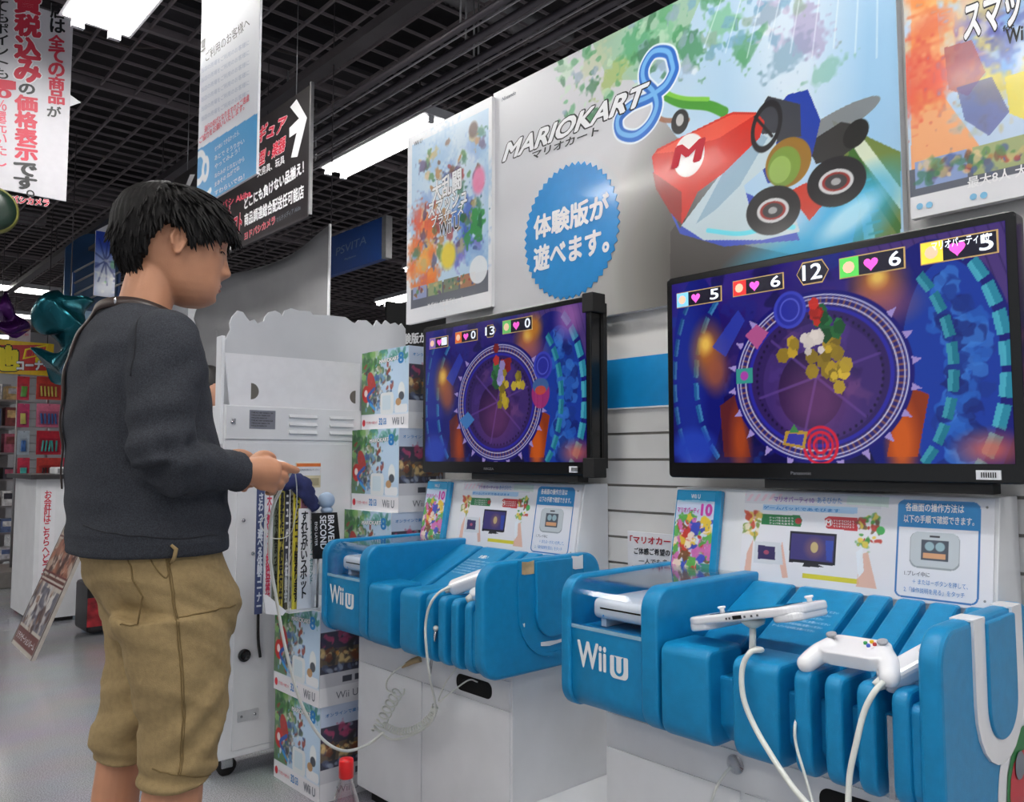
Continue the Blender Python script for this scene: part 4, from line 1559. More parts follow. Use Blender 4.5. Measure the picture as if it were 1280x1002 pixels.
def remeshed(m_, name, mats, root, vox, smooth=2):
    """fuse the shapes of one part into a single skin"""
    me = m_.mesh(name, mats)
    ob = bpy.data.objects.new('tmp', me)
    COL.objects.link(ob)
    r = ob.modifiers.new('r', 'REMESH')
    r.mode = 'VOXEL'
    r.voxel_size = vox
    if smooth:
        s = ob.modifiers.new('s', 'SMOOTH')
        s.factor = .5
        s.iterations = smooth
    dg = bpy.context.evaluated_depsgraph_get()
    dg.update()
    me2 = bpy.data.meshes.new_from_object(ob.evaluated_get(dg))
    bpy.data.objects.remove(ob)
    me2.name = name
    me2.materials.clear()
    for q in (mats if isinstance(mats, (list, tuple)) else [mats]):
        me2.materials.append(q)
    me2.polygons.foreach_set('use_smooth', [True] * len(me2.polygons))
    me2.polygons.foreach_set('material_index', [0] * len(me2.polygons))
    if root is None:
        return me2
    o = bpy.data.objects.new(name, me2)
    COL.objects.link(o)
    o.parent = root
    return o


SCR = mat('dark screen', (10, 10, 14), .08, var=0)
# tablet controller of the right stand
L_, Rt = at(868, 789, 0, 1.385), at(1019, 774, 0, 1.385)
xd = (Rt - L_).normalized()
xl = (Rt - L_).length
Mg = frame_of((L_ + Rt) / 2 + Vector((.060, .026, .010)), xd, (.02, 0, 1))
pad = thing('tablet_controller', 'white tablet controller with a screen, propped on a post above the right tray', 'controller')
placed(pad, Mg)
# local: x along the long side, y away from the wearer's lap (towards the wall), z up
mb = MB()
mb.prism(rrect(-.128, -.066, .128, .066, [.036, .036, .03, .03], 8), (0, 0, 0), (1, 0, 0), (0, 1, 0), (0, 0, 1), -.006, .011)
for sx in (-1, 1):
    mb.prism(rrect(sx * .095 - .03, -.064, sx * .095 + .03, .062, .024, 6), (0, 0, 0), (1, 0, 0), (0, 1, 0), (0, 0, 1), -.017, .0)
local_part(mb, 'shell', WHITE_P, pad, .005, 3)
mb = MB()
mb.prism(rrect(-.078, -.045, .078, .048, .004), (0, 0, 0), (1, 0, 0), (0, 1, 0), (0, 0, 1), .0105, .0118)
local_part(mb, 'screen', SCR, pad)
for sx in (-1, 1):
    mb = MB()
    mb.lathe([(.005, .010), (.005, .017), (.0085, .019), (.0085, .022), (.006, .023)], (sx * .100, .034, 0), (0, 0, 1), 16)
    local_part(mb, 'stick', WHITE_P, pad)
mb = MB()
mb.box((-.010, -.0668, -.002), (.010, -.0655, .005))
local_part(mb, 'port', BLACK, pad)
for a in (-.024, -.017, .017, .032, .045):
    mb = MB()
    mb.box((a - .002, -.0668, -.001), (a + .002, -.0655, .003))
    local_part(mb, 'small_jack', mat('jack grey', (90, 90, 95), .4), pad)
bot = Mg @ Vector((0.01, -.03, -.006))
t = thing('tether_post', 'translucent white post holding up the tablet controller', 'post', (bot.x, bot.y, .715))
mb = MB()
mb.tube([(bot.x - .005, bot.y, .708), (bot.x - .003, bot.y, .74), (bot.x, bot.y, bot.z - .012)], [.010, .007, .006], 10)
mb.build('post_stem', CABLE, t)
mb = MB()
mb.lathe([(.009, -.016), (.022, -.008), (.024, .0)], (bot.x, bot.y, bot.z), (0, 0, 1), 14)
mb.build('post_head', CABLE, t)

# wide controller lying across the ribs
c = at(1048, 826, 0, 1.40)
wc = thing('wide_controller', 'white two-handled controller with coloured buttons lying across the narrow ribs', 'controller')
placed(wc, frame_of((1.402, .672, .786), (0, -1, .02), (-.35, 0, 1)))
mb = MB()
mb.prism(rrect(-.058, -.030, .058, .034, .022, 6), (0, 0, 0), (1, 0, 0), (0, 1, 0), (0, 0, 1), -.013, .013)
for sx in (-1, 1):
    mb.tube(spline([(sx * .040, .008, 0), (sx * .058, -.010, -.003), (sx * .070, -.036, -.008), (sx * .076, -.058, -.012)], 4), [.021, .021, .020, .019, .019, .0185, .018, .0175, .017, .0165, .016, .013, .006], 14)
remeshed(mb, 'shell', WHITE_P, wc, .003, 4)
for sx, sy in ((-.045, .012), (.045, .012)):
    mb = MB()
    mb.lathe([(.005, .008), (.005, .019), (.009, .021), (.009, .024), (.006, .025)], (sx, sy, 0), (0, 0, 1), 14)
    local_part(mb, 'stick', mat('grey stick', (170, 172, 178), .4), wc)
for (a, b, cc) in ((.022, .02, (230, 190, 40)), (.030, .013, (200, 60, 60)), (.014, .013, (60, 160, 90)), (.022, .006, (60, 90, 190))):
    mb = MB()
    mb.lathe([(.0035, .008), (.0035, .0165), (.002, .0175)], (a, b, 0), (0, 0, 1), 10)
    local_part(mb, 'button', mat(f'button {cc}', cc, .3), wc)


def stick_remote(name, label, o, xd, zd, L=.150, r=.019, group=None, cat='controller'):
    t = thing(name, label, cat, group=group)
    placed(t, frame_of(o, xd, zd))
    m_ = MB()
    m_.prism(rrect(-L / 2, -r, L / 2, r, r * .7, 5), (0, 0, 0), (1, 0, 0), (0, 1, 0), (0, 0, 1), -r * .85, r * .85)
    local_part(m_, 'shell', WHITE_P, t, r * .45, 3)
    m_ = MB()
    m_.lathe([(.006, 0), (.006, .002)], (L * .18, 0, r * .85), (0, 0, 1), 12)
    local_part(m_, 'round_button', mat('pale button', (210, 212, 218), .3), t)
    m_ = MB()
    m_.box((L * .30, -.009, r * .85), (L * .36, .009, r * .85 + .0015))
    m_.box((L * .327 - .009 + .009, -.003, r * .85), (L * .34 + .003, .003, r * .85 + .0018))
    local_part(m_, 'cross_pad', mat('pale button', (210, 212, 218), .3), t)
    m_ = MB()
    m_.tube([(-L / 2 - .014, 0, 0), (-L / 2 + .004, 0, 0)], [.008, .012], 12)
    local_part(m_, 'plug', CABLE, t)
    return t


stick_remote('hand_controller', 'white stick controller with a thick cable, leaning against the right end panel', (at(1112, 848, 0, 1.385) + at(1172, 815, 0, 1.45)) / 2, at(1172, 815, 0, 1.45) - at(1112, 848, 0, 1.385), (-.3, -.2, 1), (at(1172, 815, 0, 1.45) - at(1112, 848, 0, 1.385)).length + .03, .021)
pa, pb = at(562, 733, 2, .79), at(600, 716, 2, .83)
stick_remote('hand_controller', 'white stick controller resting in the middle tray', (1.435, 1.735, .795), (.08, -.12, .055), (-.3, -.2, 1), .165, .021)
stick_remote('small_controller', 'second smaller white controller half hidden behind the end panel of the middle tray', (1.415, 1.672, .775), (.10, -.05, .05), (-.3, -.2, 1), .09, .019)

# ================================================================== BOXES
BW, BD, BH = .325, .20, .308


def game_box():
    """local origin: bottom corner nearest the camera, x into the wall side, y along the wall"""
    m_ = MB()
    m_.box((0, 0, 0), (BD, BW, BH))
    body = m_.mesh('carton', CARD)
    do_bevel(body, .0012, 1)
    fpn = Panel((-.0006, BW, 0), (0, -1, 0), (0, 0, 1), BW, BH)
    A = Art(fpn, .0022, (226, 228, 234))
    w, h = BW, BH
    A.rect(0, .20 * h, w, h, (176, 200, 220))
    A.ell((.82 * w, .6 * h), .10, .12, (196, 220, 242), .9, soft=.5, px=False)
    A.poly([(0, .2 * h), (.30 * w, .2 * h), (.36 * w, .62 * h), (.30 * w, h), (0, h)], (96, 130, 96), px=False)
    A.blots(40, [(60, 120, 60), (120, 170, 90), (170, 190, 150), (50, 90, 60)], .008, .03, 7, (0, .62 * h, .5 * w, .98 * h), .8)
    A.blots(20, [(70, 140, 130), (130, 190, 180)], .008, .02, 8, (.45 * w, .86 * h, .98 * w, .99 * h), .8)
    A.blots(34, [(110, 120, 130), (60, 70, 90), (160, 150, 140), (70, 110, 170), (180, 190, 200)], .008, .024, 9, (.10 * w, .30 * h, .62 * w, .66 * h), .85)
    A.blots(120, [(90, 110, 90), (60, 90, 140), (150, 60, 50), (210, 220, 225), (60, 60, 70), (110, 160, 200), (170, 150, 120)], .003, .012, 19, (.04 * w, .24 * h, .66 * w, .84 * h), .8)
    A.ell((.22 * w, .60 * h), .026, .045, (180, 50, 44), .9, rot=.4, px=False)
    A.ell((.11 * w, .46 * h), .030, .034, (196, 40, 36), .95, px=False)
    A.ell((.10 * w, .47 * h), .012, .014, (236, 226, 224), .95, px=False)
    A.curve([(.24 * w, .32 * h), (.14 * w, .42 * h), (.28 * w, .52 * h)], .014, (50, 90, 170), px=False)
    A.curve([(.30 * w, .26 * h), (.20 * w, .33 * h)], .012, (60, 150, 210), px=False)
    A.ell((.86 * w, .46 * h), .022, .034, (236, 240, 242), .95, px=False)
    A.ell((.86 * w, .40 * h), .018, .016, (60, 66, 76), .9, px=False)
    A.poly(rrect(.42 * w, .18 * h, .70 * w, .46 * h, .016), (224, 228, 230), px=False)
    A.poly(rrect(.46 * w, .24 * h, .64 * w, .42 * h, .008), (206, 222, 230), px=False)
    A.poly(rrect(.72 * w, .20 * h, .98 * w, .30 * h, .008), (232, 234, 238), px=False)
    A.ell((.80 * w, .33 * h), .018, .014, (190, 140, 90), .9, px=False)
    A.rect(0, 0, w, .175 * h, (232, 230, 234))
    A.ell((.06 * w, .09 * h), .011, .013, (206, 30, 46), px=False)
    front = A.mesh('printed_front', PRINTM)
    spn = Panel((0, -.0006, 0), (1, 0, 0), (0, 0, 1), BD, BH)
    A = Art(spn, .0022, (206, 210, 220))
    w, h = BD, BH
    A.rect(0, .78 * h, w, h, (196, 210, 232))
    A.rect(0, .60 * h, w, .78 * h, (70, 66, 84))
    A.blots(20, [(190, 80, 120), (60, 60, 90), (150, 160, 180)], .004, .014, 11, (0, .62 * h, w, .77 * h), .8)
    A.rect(0, .42 * h, w, .60 * h, (110, 96, 80))
    A.blots(36, [(210, 150, 70), (120, 70, 50), (80, 70, 90), (230, 200, 140), (60, 60, 60)], .005, .016, 12, (0, .43 * h, w, .6 * h), .85)
    A.rect(0, .34 * h, w, .42 * h, (60, 62, 78))
    A.blots(16, [(160, 170, 190), (90, 100, 130)], .004, .012, 13, (0, .35 * h, w, .42 * h), .8)
    A.rect(0, .20 * h, w, .34 * h, (204, 204, 210))
    A.rect(.42 * w, .23 * h, .60 * w, .29 * h, (70, 74, 84))
    A.rect(.66 * w, .23 * h, .86 * w, .29 * h, (70, 74, 84))
    A.rect(0, 0, w, .20 * h, (228, 228, 232))
    side = A.mesh('printed_side', PRINTM)
    root = thing('x', '', '')
    m1, m2 = MB(), MB()
    write(fpn, 'MARIOKART', (.40 * BW, .83 * BH), (.80 * BW, .85 * BH), (.40 * BW, .875 * BH), INK_W, root, px=False, bold=.05, outline=INK_K, ow=.05)
    write(fpn, '8', (.80 * BW, .80 * BH), (.90 * BW, .80 * BH), (.80 * BW, .93 * BH), INK_B, root, px=False, bold=.04)
    write(fpn, '32', (.40 * BW, .06 * BH), (.47 * BW, .06 * BH), (.40 * BW, .14 * BH), INK_B, root, px=False, bold=.03)
    write(fpn, 'GB', (.49 * BW, .06 * BH), (.56 * BW, .06 * BH), (.49 * BW, .14 * BH), INK_B, root, px=False, bold=.01)
    write(fpn, 'Wii U', (.68 * BW, .05 * BH), (.92 * BW, .05 * BH), (.68 * BW, .14 * BH), INK_G, root, px=False, bold=.02)
    write(fpn, 'マリオカート8セット', (.12 * BW, .07 * BH), (.36 * BW, .07 * BH), (.12 * BW, .11 * BH), INK_P, root, px=False)
    write(spn, 'Wii U', (.30 * BD, .06 * BH), (.72 * BD, .06 * BH), (.30 * BD, .135 * BH), INK_G, root, px=False, bold=.01)
    write(spn, 'オンラインで楽しもう', (.08 * BD, .88 * BH), (.9 * BD, .88 * BH), (.08 * BD, .92 * BH), INK_B, root, px=False)
    ts = kids(root)
    parts = [('carton', body), ('printed_front', front), ('printed_side', side)] + [('lettering', q.data) for q in ts]
    for q in ts:
        bpy.data.objects.remove(q)
    bpy.data.objects.remove(root)
    return parts


BOXP = game_box()


def put_box(x, y, z, label, group, rz=0):
    t = thing('game_box', label, 'box', (x, y, z), group)
    t.rotation_euler = (0, 0, rz)
    for nm, me in BOXP:
        o = bpy.data.objects.new(nm, me)
        COL.objects.link(o)
        o.parent = t


for (x, y, z, lab) in ((1.372, 2.458, 0, 'printed game console carton on the floor, lower one of the short front stack'),
                       (1.362, 2.452, BH, 'printed game console carton on top of the short stack, under the header strips')):
    put_box(x, y, z, lab, 'cartons of the short stack', 0)
for k, (x, y, lab) in enumerate(((1.63, 2.51, 'printed game console carton at the foot of the tall stack'),
                                 (1.645, 2.51, 'printed game console carton second from the floor in the tall stack'),
                                 (1.672, 2.508, 'printed console carton third from the floor in the tall stack, just above the tray'),
                                 (1.700, 2.505, 'printed game console carton second from the top of the tall stack beside the television'),
                                 (1.738, 2.502, 'printed game console carton topmost of the tall stack beside the television'))):
    put_box(x, y, k * BH, lab, 'cartons of the tall stack')

# ================================================================== WHITE ARCADE CABINET (seen from behind)
MY = 2.842
t = thing('arcade_cabinet', 'tall white card game machine seen from behind, with vents and a scalloped white header board', 'game machine', (1.45, MY + .1, 0))
mb = MB()
mb.box((1.185, MY, .075), (1.745, MY + .19, 1.312))
mb.build('cabinet_body', WHITE, t, bevel=.004)
mb = MB()
mb.box((1.174, MY + .012, 1.17), (1.187, MY + .060, 1.56))
mb.build('side_wing', CARD, t, bevel=.002, seg=1)
mb = MB()
mb.box((1.238, MY - .004, .10), (1.742, MY + .001, 1.176))
mb.build('rear_door', WHITE, t, bevel=.001, seg=1)
mb = MB()
mb.box((1.190, MY - .006, 1.19), (1.742, MY + .001, 1.309))
mb.build('upper_rail', WHITE, t, bevel=.001, seg=1)
for x0, x1 in ((1.430, 1.545), (1.600, 1.705)):
    for k in range(3):
        z = 1.212 + k * .030
        mb = MB()
        mb.prism([(0, 0), (-.010, .002), (0, .014)], (x0, MY - .006, z), (0, 1, 0), (0, 0, 1), (1, 0, 0), 0, x1 - x0)
        mb.build('vent_louvre', WHITE, t)
mb = MB()
mb.box((1.275, MY - .0075, 1.228), (1.375, MY - .006, 1.296))
lp_ = mb.build('rating_plate', mat('aluminium plate', (150, 152, 160), .35, .4), t)
lpn = Panel((1.275, MY - .0076, 1.228), (1, 0, 0), (0, 0, 1), .1, .068)
for k in range(6):
    write(lpn, 'TYPE AC100V 50/60Hz 2.5A', (.006, .056 - .0095 * k), (.09 - .012 * (k % 3), .056 - .0095 * k), (.006, .061 - .0095 * k), INK_K, lp_, px=False)
# handle with a warning label; shade of its finger recess painted on a plate
mb = MB()
mb.box((1.462, MY - .006, 1.010), (1.566, MY - .003, 1.105))
hd = mb.build('pull_handle', mat('cream plastic', (214, 204, 170), .5), t, bevel=.001, seg=1)
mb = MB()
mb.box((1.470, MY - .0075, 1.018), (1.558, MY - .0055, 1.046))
mb.build('recess_shade', mat('cream shadow', (170, 160, 128), .6), hd)
mb = MB()
mb.box((1.464, MY - .0075, 1.056), (1.564, MY - .006, 1.103))
mb.build('warning_label', PAPER, hd)
mb = MB()
mb.box((1.464, MY - .0085, 1.090), (1.564, MY - .0075, 1.102))
mb.build('orange_bar', mat('orange ink', (226, 120, 50), .5), hd)
hp = Panel((1.464, MY - .0076, 1.056), (1, 0, 0), (0, 0, 1), .1, .047)
write(hp, '持ち手以外を持たないでください', (.006, .018), (.094, .018), (.006, .026), INK_G, hd, px=False)
for p in ((1.212, 1.25), (1.212, 1.12), (1.262, .90), (1.30, .78), (1.262, .42), (1.215, .64), (1.34, .90)):
    mb = MB()
    mb.lathe([(.007, 0), (.006, .003), (.002, .004)], (p[0], MY - .0055, p[1]), (0, -1, 0), 10)
    mb.build('screw', STEEL, t)
mb = MB()
mb.lathe([(.022, 0), (.022, .010), (.015, .013), (.015, .008), (.004, .008)], (1.275, MY - .004, .425), (0, -1, 0), 18)
mb.build('cable_gland', BLACK, t)
mb = MB()
mb.tube(spline([(1.315, MY - .01, .72), (1.318, MY - .018, .60), (1.322, MY - .016, .48), (1.334, MY - .010, .41)], 6), .0055, 8)
mb.build('power_cord', BLACK, t)
mb = MB()
mb.prism(rrect(1.255, .195, 1.335, .232, .004), (0, MY - .0045, 0), (1, 0, 0), (0, 0, 1), (0, -1, 0), 0, .002)
lk = mb.build('latch_plate', mat('latch grey', (190, 192, 196), .4), t)
for x in (1.27, 1.32):
    mb = MB()
    mb.lathe([(.005, 0), (.004, .003)], (x, MY - .0065, .213), (0, -1, 0), 10)
    mb.build('latch_screw', STEEL, lk)
mb = MB()
tp = Panel((1.19, MY - .0062, 1.23), (1, 0, 0), (0, 0, 1), .05, .06)
write(tp, '注意', (.018, .012), (.034, .012), (.018, .034), INK_G, t, px=False, line=.9)
for (x, y) in ((1.235, MY + .06), (1.69, MY + .06), (1.235, MY + .15), (1.69, MY + .15)):
    mb = MB()
    mb.lathe([(.026, -.012), (.034, -.010), (.034, .010), (.026, .012)], (x + .012, y, .034), (0, 1, .25), 18)
    wh = mb.build('caster', BLACKM, t)
    mb = MB()
    mb.box((x - .012, y - .020, .030), (x + .030, y + .020, .076))
    mb.build('caster_fork', STEEL, wh, bevel=.004)
# header board: inner white board and scalloped outer board
top = [(272, 540), (272, 470), (275, 440), (282, 424), (288, 412), (287, 404), (290, 396), (297, 388), (304, 390), (308, 396), (312, 401), (318, 399), (322, 404), (330, 401), (331, 396),
       (336, 390), (344, 388), (350, 391), (353, 395), (356, 388), (364, 385), (374, 388), (388, 389), (391, 393), (412, 394), (432, 396), (440, 402), (444, 404), (448, 400), (458, 400), (464, 405),
       (467, 408), (471, 400), (475, 404), (478, 406), (482, 400), (488, 405), (494, 403), (499, 407), (502, 404), (507, 411), (507, 440), (507, 530), (440, 540)]
mb = MB()
pts = [at(p[0], p[1], 1, MY + .10) for p in top]
mb.prism([(p.x, p.z) for p in pts], (0, MY + .10, 0), (1, 0, 0), (0, 0, 1), (0, 1, 0), 0, .008)
mb.build('scalloped_header', mat('shaded header card', (204, 206, 211), .6, var=.03, scale=5), t)  # the outer board's shade is put into its greyer colour
inn = [at(p[0], p[1], 1, MY - .002) for p in ((283, 438), (450, 455), (450, 511), (291, 505))]


def half_disc(cx, cz, r, a0, a1, n=10):
    return [(cx + r * math.cos(a0 + (a1 - a0) * k / n), cz + r * math.sin(a0 + (a1 - a0) * k / n)) for k in range(n + 1)]


x0, x1, z0, z1 = 1.205, 1.74, 1.312, 1.498
mb = MB()
mb.prism([(x0 - .022, z1), (x1, z1 + .004), (x1, z0), (x0, z0)], (0, MY + .004, 0), (1, 0, 0), (0, 0, 1), (0, 1, 0), 0, .006)
ib = mb.build('inner_header', PAPER, t)
for cx, a0, a1 in ((1.283, -PI / 2, PI / 2), (1.72, PI / 2, 1.5 * PI)):
    mb = MB()
    mb.prism(half_disc(cx, 1.365, .030 if cx < 1.5 else .026, a0, a1), (0, MY + .003, 0), (1, 0, 0), (0, 0, 1), (0, 1, 0), -.0004, .0004)
    mb.build('half_moon_shade', mat('cutout shade', (110, 106, 100), .9), ib)  # flat grey patch paints the shade seen through each cutout

# ================================================================== HEADER STRIPS standing on the short stack
BZ = 2 * BH
t = thing('clear_bin', 'open clear plastic bin on the short stack of cartons', 'bin', (1.40, 2.62, BZ))
# bin: thin floor and walls
mb = MB()
mb.box((1.275, 2.50, BZ), (1.53, 2.74, BZ + .003))
mb.build('bin_floor', PAPER, t)
for a, b in (((1.275, 2.50, BZ + .003), (1.53, 2.502, BZ + .12)), ((1.275, 2.502, BZ + .003), (1.277, 2.738, BZ + .12)), ((1.528, 2.502, BZ + .003), (1.53, 2.738, BZ + .12)),
             ((1.275, 2.738, BZ + .003), (1.53, 2.74, BZ + .12))):
    mb = MB()
    mb.box(a, b)
    mb.build('bin_wall', CLEAR, t)
YB = 2.545
strips = [(322, 331, 610, (60, 70, 110), (200, 205, 215), 'さわって遊べる体験コーナー', 'dark blue dotted', 0), (333, 341, 612, (222, 222, 226), (200, 60, 90), '大人気ソフト好評発売中', 'white header strip with red writing', 1),
          (343, 349, 612, (120, 128, 116), (40, 44, 40), 'みんなで集まって遊ぼう', 'grey green', 2), (350, 356, 610, (190, 176, 70), (30, 28, 24), '最新作予約受付中', 'mustard yellow', 0),
          (357, 362, 613, (60, 60, 74), (225, 226, 230), 'ニューゲーム体験会', 'slate blue', 1), (363, 367, 612, (216, 216, 222), (60, 60, 74), '新発売タイトル', 'narrow pale grey', 2),
          (368, 376, 608, (206, 190, 60), (24, 22, 20), 'ダウンロード版あります', 'bright yellow and black', 0), (377, 385, 612, (214, 150, 176), (150, 70, 110), 'キャンペーン実施中', 'pink', 1),
          (386, 391, 622, (150, 160, 180), (60, 60, 90), 'おしらせ', 'pale blue grey', 2), ]
for i, (a, b, ty, c1, c2, txt, lab, lay) in enumerate(strips):
    y = YB + .012 * lay
    p, q = at(a, ty, 1, y), at(b, ty, 1, y)
    lab2 = lab if 'header strip' in lab else lab + ' header strip with vertical writing'
    s = thing('header_strip', lab2 + ', standing in the clear bin', 'sign', ((p.x + q.x) / 2, y, BZ + .003), 'header strips standing in the clear bin')
    m_ = MB()
    m_.box((p.x, y, BZ + .0035), (q.x, y + .006, p.z))
    m_.build('strip_board', mat(f'strip {i}', c1, .5, var=.15, scale=12), s)
    sp = Panel((p.x, y - .0004, BZ + .0035), (1, 0, 0), (0, 0, 1), q.x - p.x, p.z - BZ - .0035)
    write(sp, '\n'.join(txt), (sp.w * .15, sp.h * .06), (sp.w * .85, sp.h * .06), (sp.w * .15, sp.h * .96), mat(f'strip ink {i}', c2, .5), s, px=False, bold=.06, k=1, line=.85)
y = 2.528
p, q = at(374, 637, 1, y), at(394, 704, 1, y)
s = thing('header_board', 'white header board with black vertical letters, left of the black one', 'sign', ((p.x + q.x) / 2, y, BZ), 'header boards in the clear bin')
m_ = MB()
m_.box((p.x, y, BZ + .004), (q.x, y + .006, at(384, 635, 1, y).z))
m_.build('board', PAPER, s)
sp = Panel((p.x, y - .0004, BZ), (1, 0, 0), (0, 0, 1), q.x - p.x, at(384, 635, 1, y).z - BZ)
sp2 = sp
write(sp, '\n'.join('すれちがいスポット'), (sp.w * .12, sp.h * .12), (sp.w * .52, sp.h * .12), (sp.w * .12, sp.h * .97), INK_K, s, px=False, bold=.04, k=2, line=.85)
write(sp, '\n'.join('ブレイブリーセカンド'), (sp.w * .66, sp.h * .25), (sp.w * .86, sp.h * .25), (sp.w * .66, sp.h * .90), mat('teal ink', (60, 130, 130), .5), s, px=False, bold=.02, k=2, line=.85)
y = 2.518
c4 = [at(389, 641, 1, y), at(420, 640, 1, y), at(426, 697, 1, y), at(391, 698, 1, y)]
s = thing('header_board', 'black header board with white capital letters turned sideways, beside the blue tray', 'sign', (c4[3].x, y, c4[3].z), 'header boards in the clear bin')
m_ = MB()
m_.prism([(v.x, v.z) for v in c4], (0, y, 0), (1, 0, 0), (0, 0, 1), (0, -1, 0), 0, .008)
m_.build('board', BLACKM, s)
m_ = MB()
m_.tube([(c4[3].x + .02, y, c4[3].z + .002), (c4[3].x + .02, y + .002, BZ + .004)], .004, 6)
m_.build('support_stick', GREYL, s)
bp = Panel((c4[0].x, y - .0085, c4[0].z), (0, 0, -1), (1, 0, 0), c4[0].z - c4[3].z, c4[1].x - c4[0].x)
bp.n = Vector((0, -1, 0))
write(bp, 'BRAVELY', (.010, bp.h * .62), (bp.w * .80, bp.h * .66), (.010, bp.h * .86), INK_W, s, px=False, bold=.03, k=1)
write(bp, 'SECOND', (.010, bp.h * .30), (bp.w * .80, bp.h * .34), (.010, bp.h * .54), INK_W, s, px=False, bold=.03, k=1)
write(bp, 'END LAYER', (.03, bp.h * .10), (bp.w * .72, bp.h * .12), (.03, bp.h * .20), INK_W, s, px=False, bold=.0, k=1)
# small white card under it, crumpled plastic bag, navy cloth, pale ball
t = thing('plastic_bag', 'crumpled grey clear plastic bag at the foot of the black header board', 'bag', (1.46, 2.49, BZ))
mb = MB()
mb.ellipsoid((1.455, 2.475, BZ + .052), (.05, .022, .05), seg=24, rings=16)
vs = [(x + .012 * math.sin(90 * z + 40 * y), y + .008 * math.sin(120 * x + 80 * z), z + .006 * math.sin(150 * x)) for x, y, z in mb.v]
mb.v = vs
mb.build('bag_film', mat('crumpled film', (150, 148, 148), .3, var=.25, scale=40, bump=1, bscale=90), t)
t = thing('folded_cloth', 'navy blue cloth draped over the top of the header strips', 'cloth', (1.37, 2.56, 1.0))
mb = MB()
cl = spline([at(334, 606, 1, 2.56), at(350, 604, 1, 2.55), at(366, 601, 1, 2.54), at(378, 608, 1, 2.53), at(386, 620, 1, 2.525), at(394, 636, 1, 2.52)], 5)
n_ = len(cl)
mb.tube(cl, [.010 + .022 * math.sin(PI * (i + 1) / (n_ + 2)) for i in range(n_)], 14)
mb.v = [(x + .004 * math.sin(200 * z), y + .004 * math.sin(180 * x), z + .004 * math.sin(160 * x + 90 * y)) for x, y, z in mb.v]
mb.build('cloth_fold', mat('navy cloth', (44, 50, 96), .9, var=.2, bump=.4), t)
t = thing('plush_ball', 'small pale blue round plush on top of the black header board', 'toy', tuple(at(410, 640, 1, 2.53)))
q = at(408, 625, 1, 2.53)
mb = MB()
mb.ellipsoid(q, (.030, .024, .028), seg=18, rings=12)
mb.build('ball', mat('pale blue plush', (170, 190, 214), .9, bump=.4), t)
mb = MB()
mb.ellipsoid(q + Vector((.002, 0, -.034)), (.022, .018, .014), seg=14, rings=8)
mb.build('foot', mat('pale blue plush', (170, 190, 214), .9), t)
t = thing('paper_card', 'small white paper card slipping out of the clear bin over the front carton', 'card', tuple(at(345, 745, 1, 2.49)))
q = [at(334, 728, 1, 2.495), at(351, 735, 1, 2.46), at(372, 741, 1, 2.455), at(372, 746, 1, 2.45), at(348, 748, 1, 2.45), at(335, 747, 1, 2.47)]
mb = MB()
a = at(334, 730, 1, 2.485)
mb.prism([(0, 0), (.055, -.012), (.07, .0), (.012, .055), (-.002, .06)], (a.x, 2.49, BZ + .012), (1, 0, 0), (0, .3, 1), (0, -1, 0), 0, .001)
mb.build('card', PAPER, t)

# ================================================================== BOTTLE
bx_ = at(436, 1080, 2, .02)
t = thing('drink_bottle', 'plastic bottle with red cap and pink drink on the floor by the middle stand', 'bottle', (1.08, 1.79, 0))
c0 = at(433, 948, 0, 1.08)
cx_, cy_ = 1.08, c0.y
t.location = (cx_, cy_, 0)
H = c0.z
BR = .046
prof = [(.040, 0), (BR, .008), (BR, H * .50), (BR * .98, H * .58), (.036, H * .70), (.024, H * .80), (.016, H * .865), (.0145, H * .90)]
mb = MB()
mb.lathe(prof, (cx_, cy_, 0), seg=28)
mb.build('bottle_shell', clear_mat('bottle plastic', (.90, .90, .92), .10, .12, 1.6), t)
mb = MB()
mb.lathe([(.037, .003), (BR - .003, .011), (BR - .003, H * .50), (BR - .004, H * .585), (.001, H * .587)], (cx_, cy_, 0), seg=24)
mb.build('pink_drink', mat('pink drink', (222, 96, 128), .15, var=.05), t)
mb = MB()
mb.lathe([(.0165, H * .885), (.018, H * .89), (.018, H * .985), (.0165, H), (.004, H + .0005)], (cx_, cy_, 0), seg=24)
mb.build('cap', mat('red cap', (222, 30, 34), .35), t)

# ================================================================== CABLES
def cable(name, label, pts, r, m=CABLE, group=None, n=8):
    m_ = MB()
    m_.tube(spline(pts, n), r, 8)
    o = m_.build(name, m)
    tag(o, label, 'cable', group)
    return o


def coil(pts, R, turns, r, n=16):
    P = spline(pts, 12)
    L = len(P)
    out = []
    N = turns * n
    up = Vector((0, 0, 1))
    for i in range(N + 1):
        t_ = i / N * (L - 1)
        a = int(min(t_, L - 2))
        p = P[a].lerp(P[a + 1], t_ - a)
        d = (P[a + 1] - P[a]).normalized()
        x = d.cross(up if abs(d.z) < .9 else Vector((1, 0, 0))).normalized()
        y = d.cross(x)
        q = 2 * PI * i / n
        out.append(p + (x * math.cos(q) + y * math.sin(q)) * R)
    return out


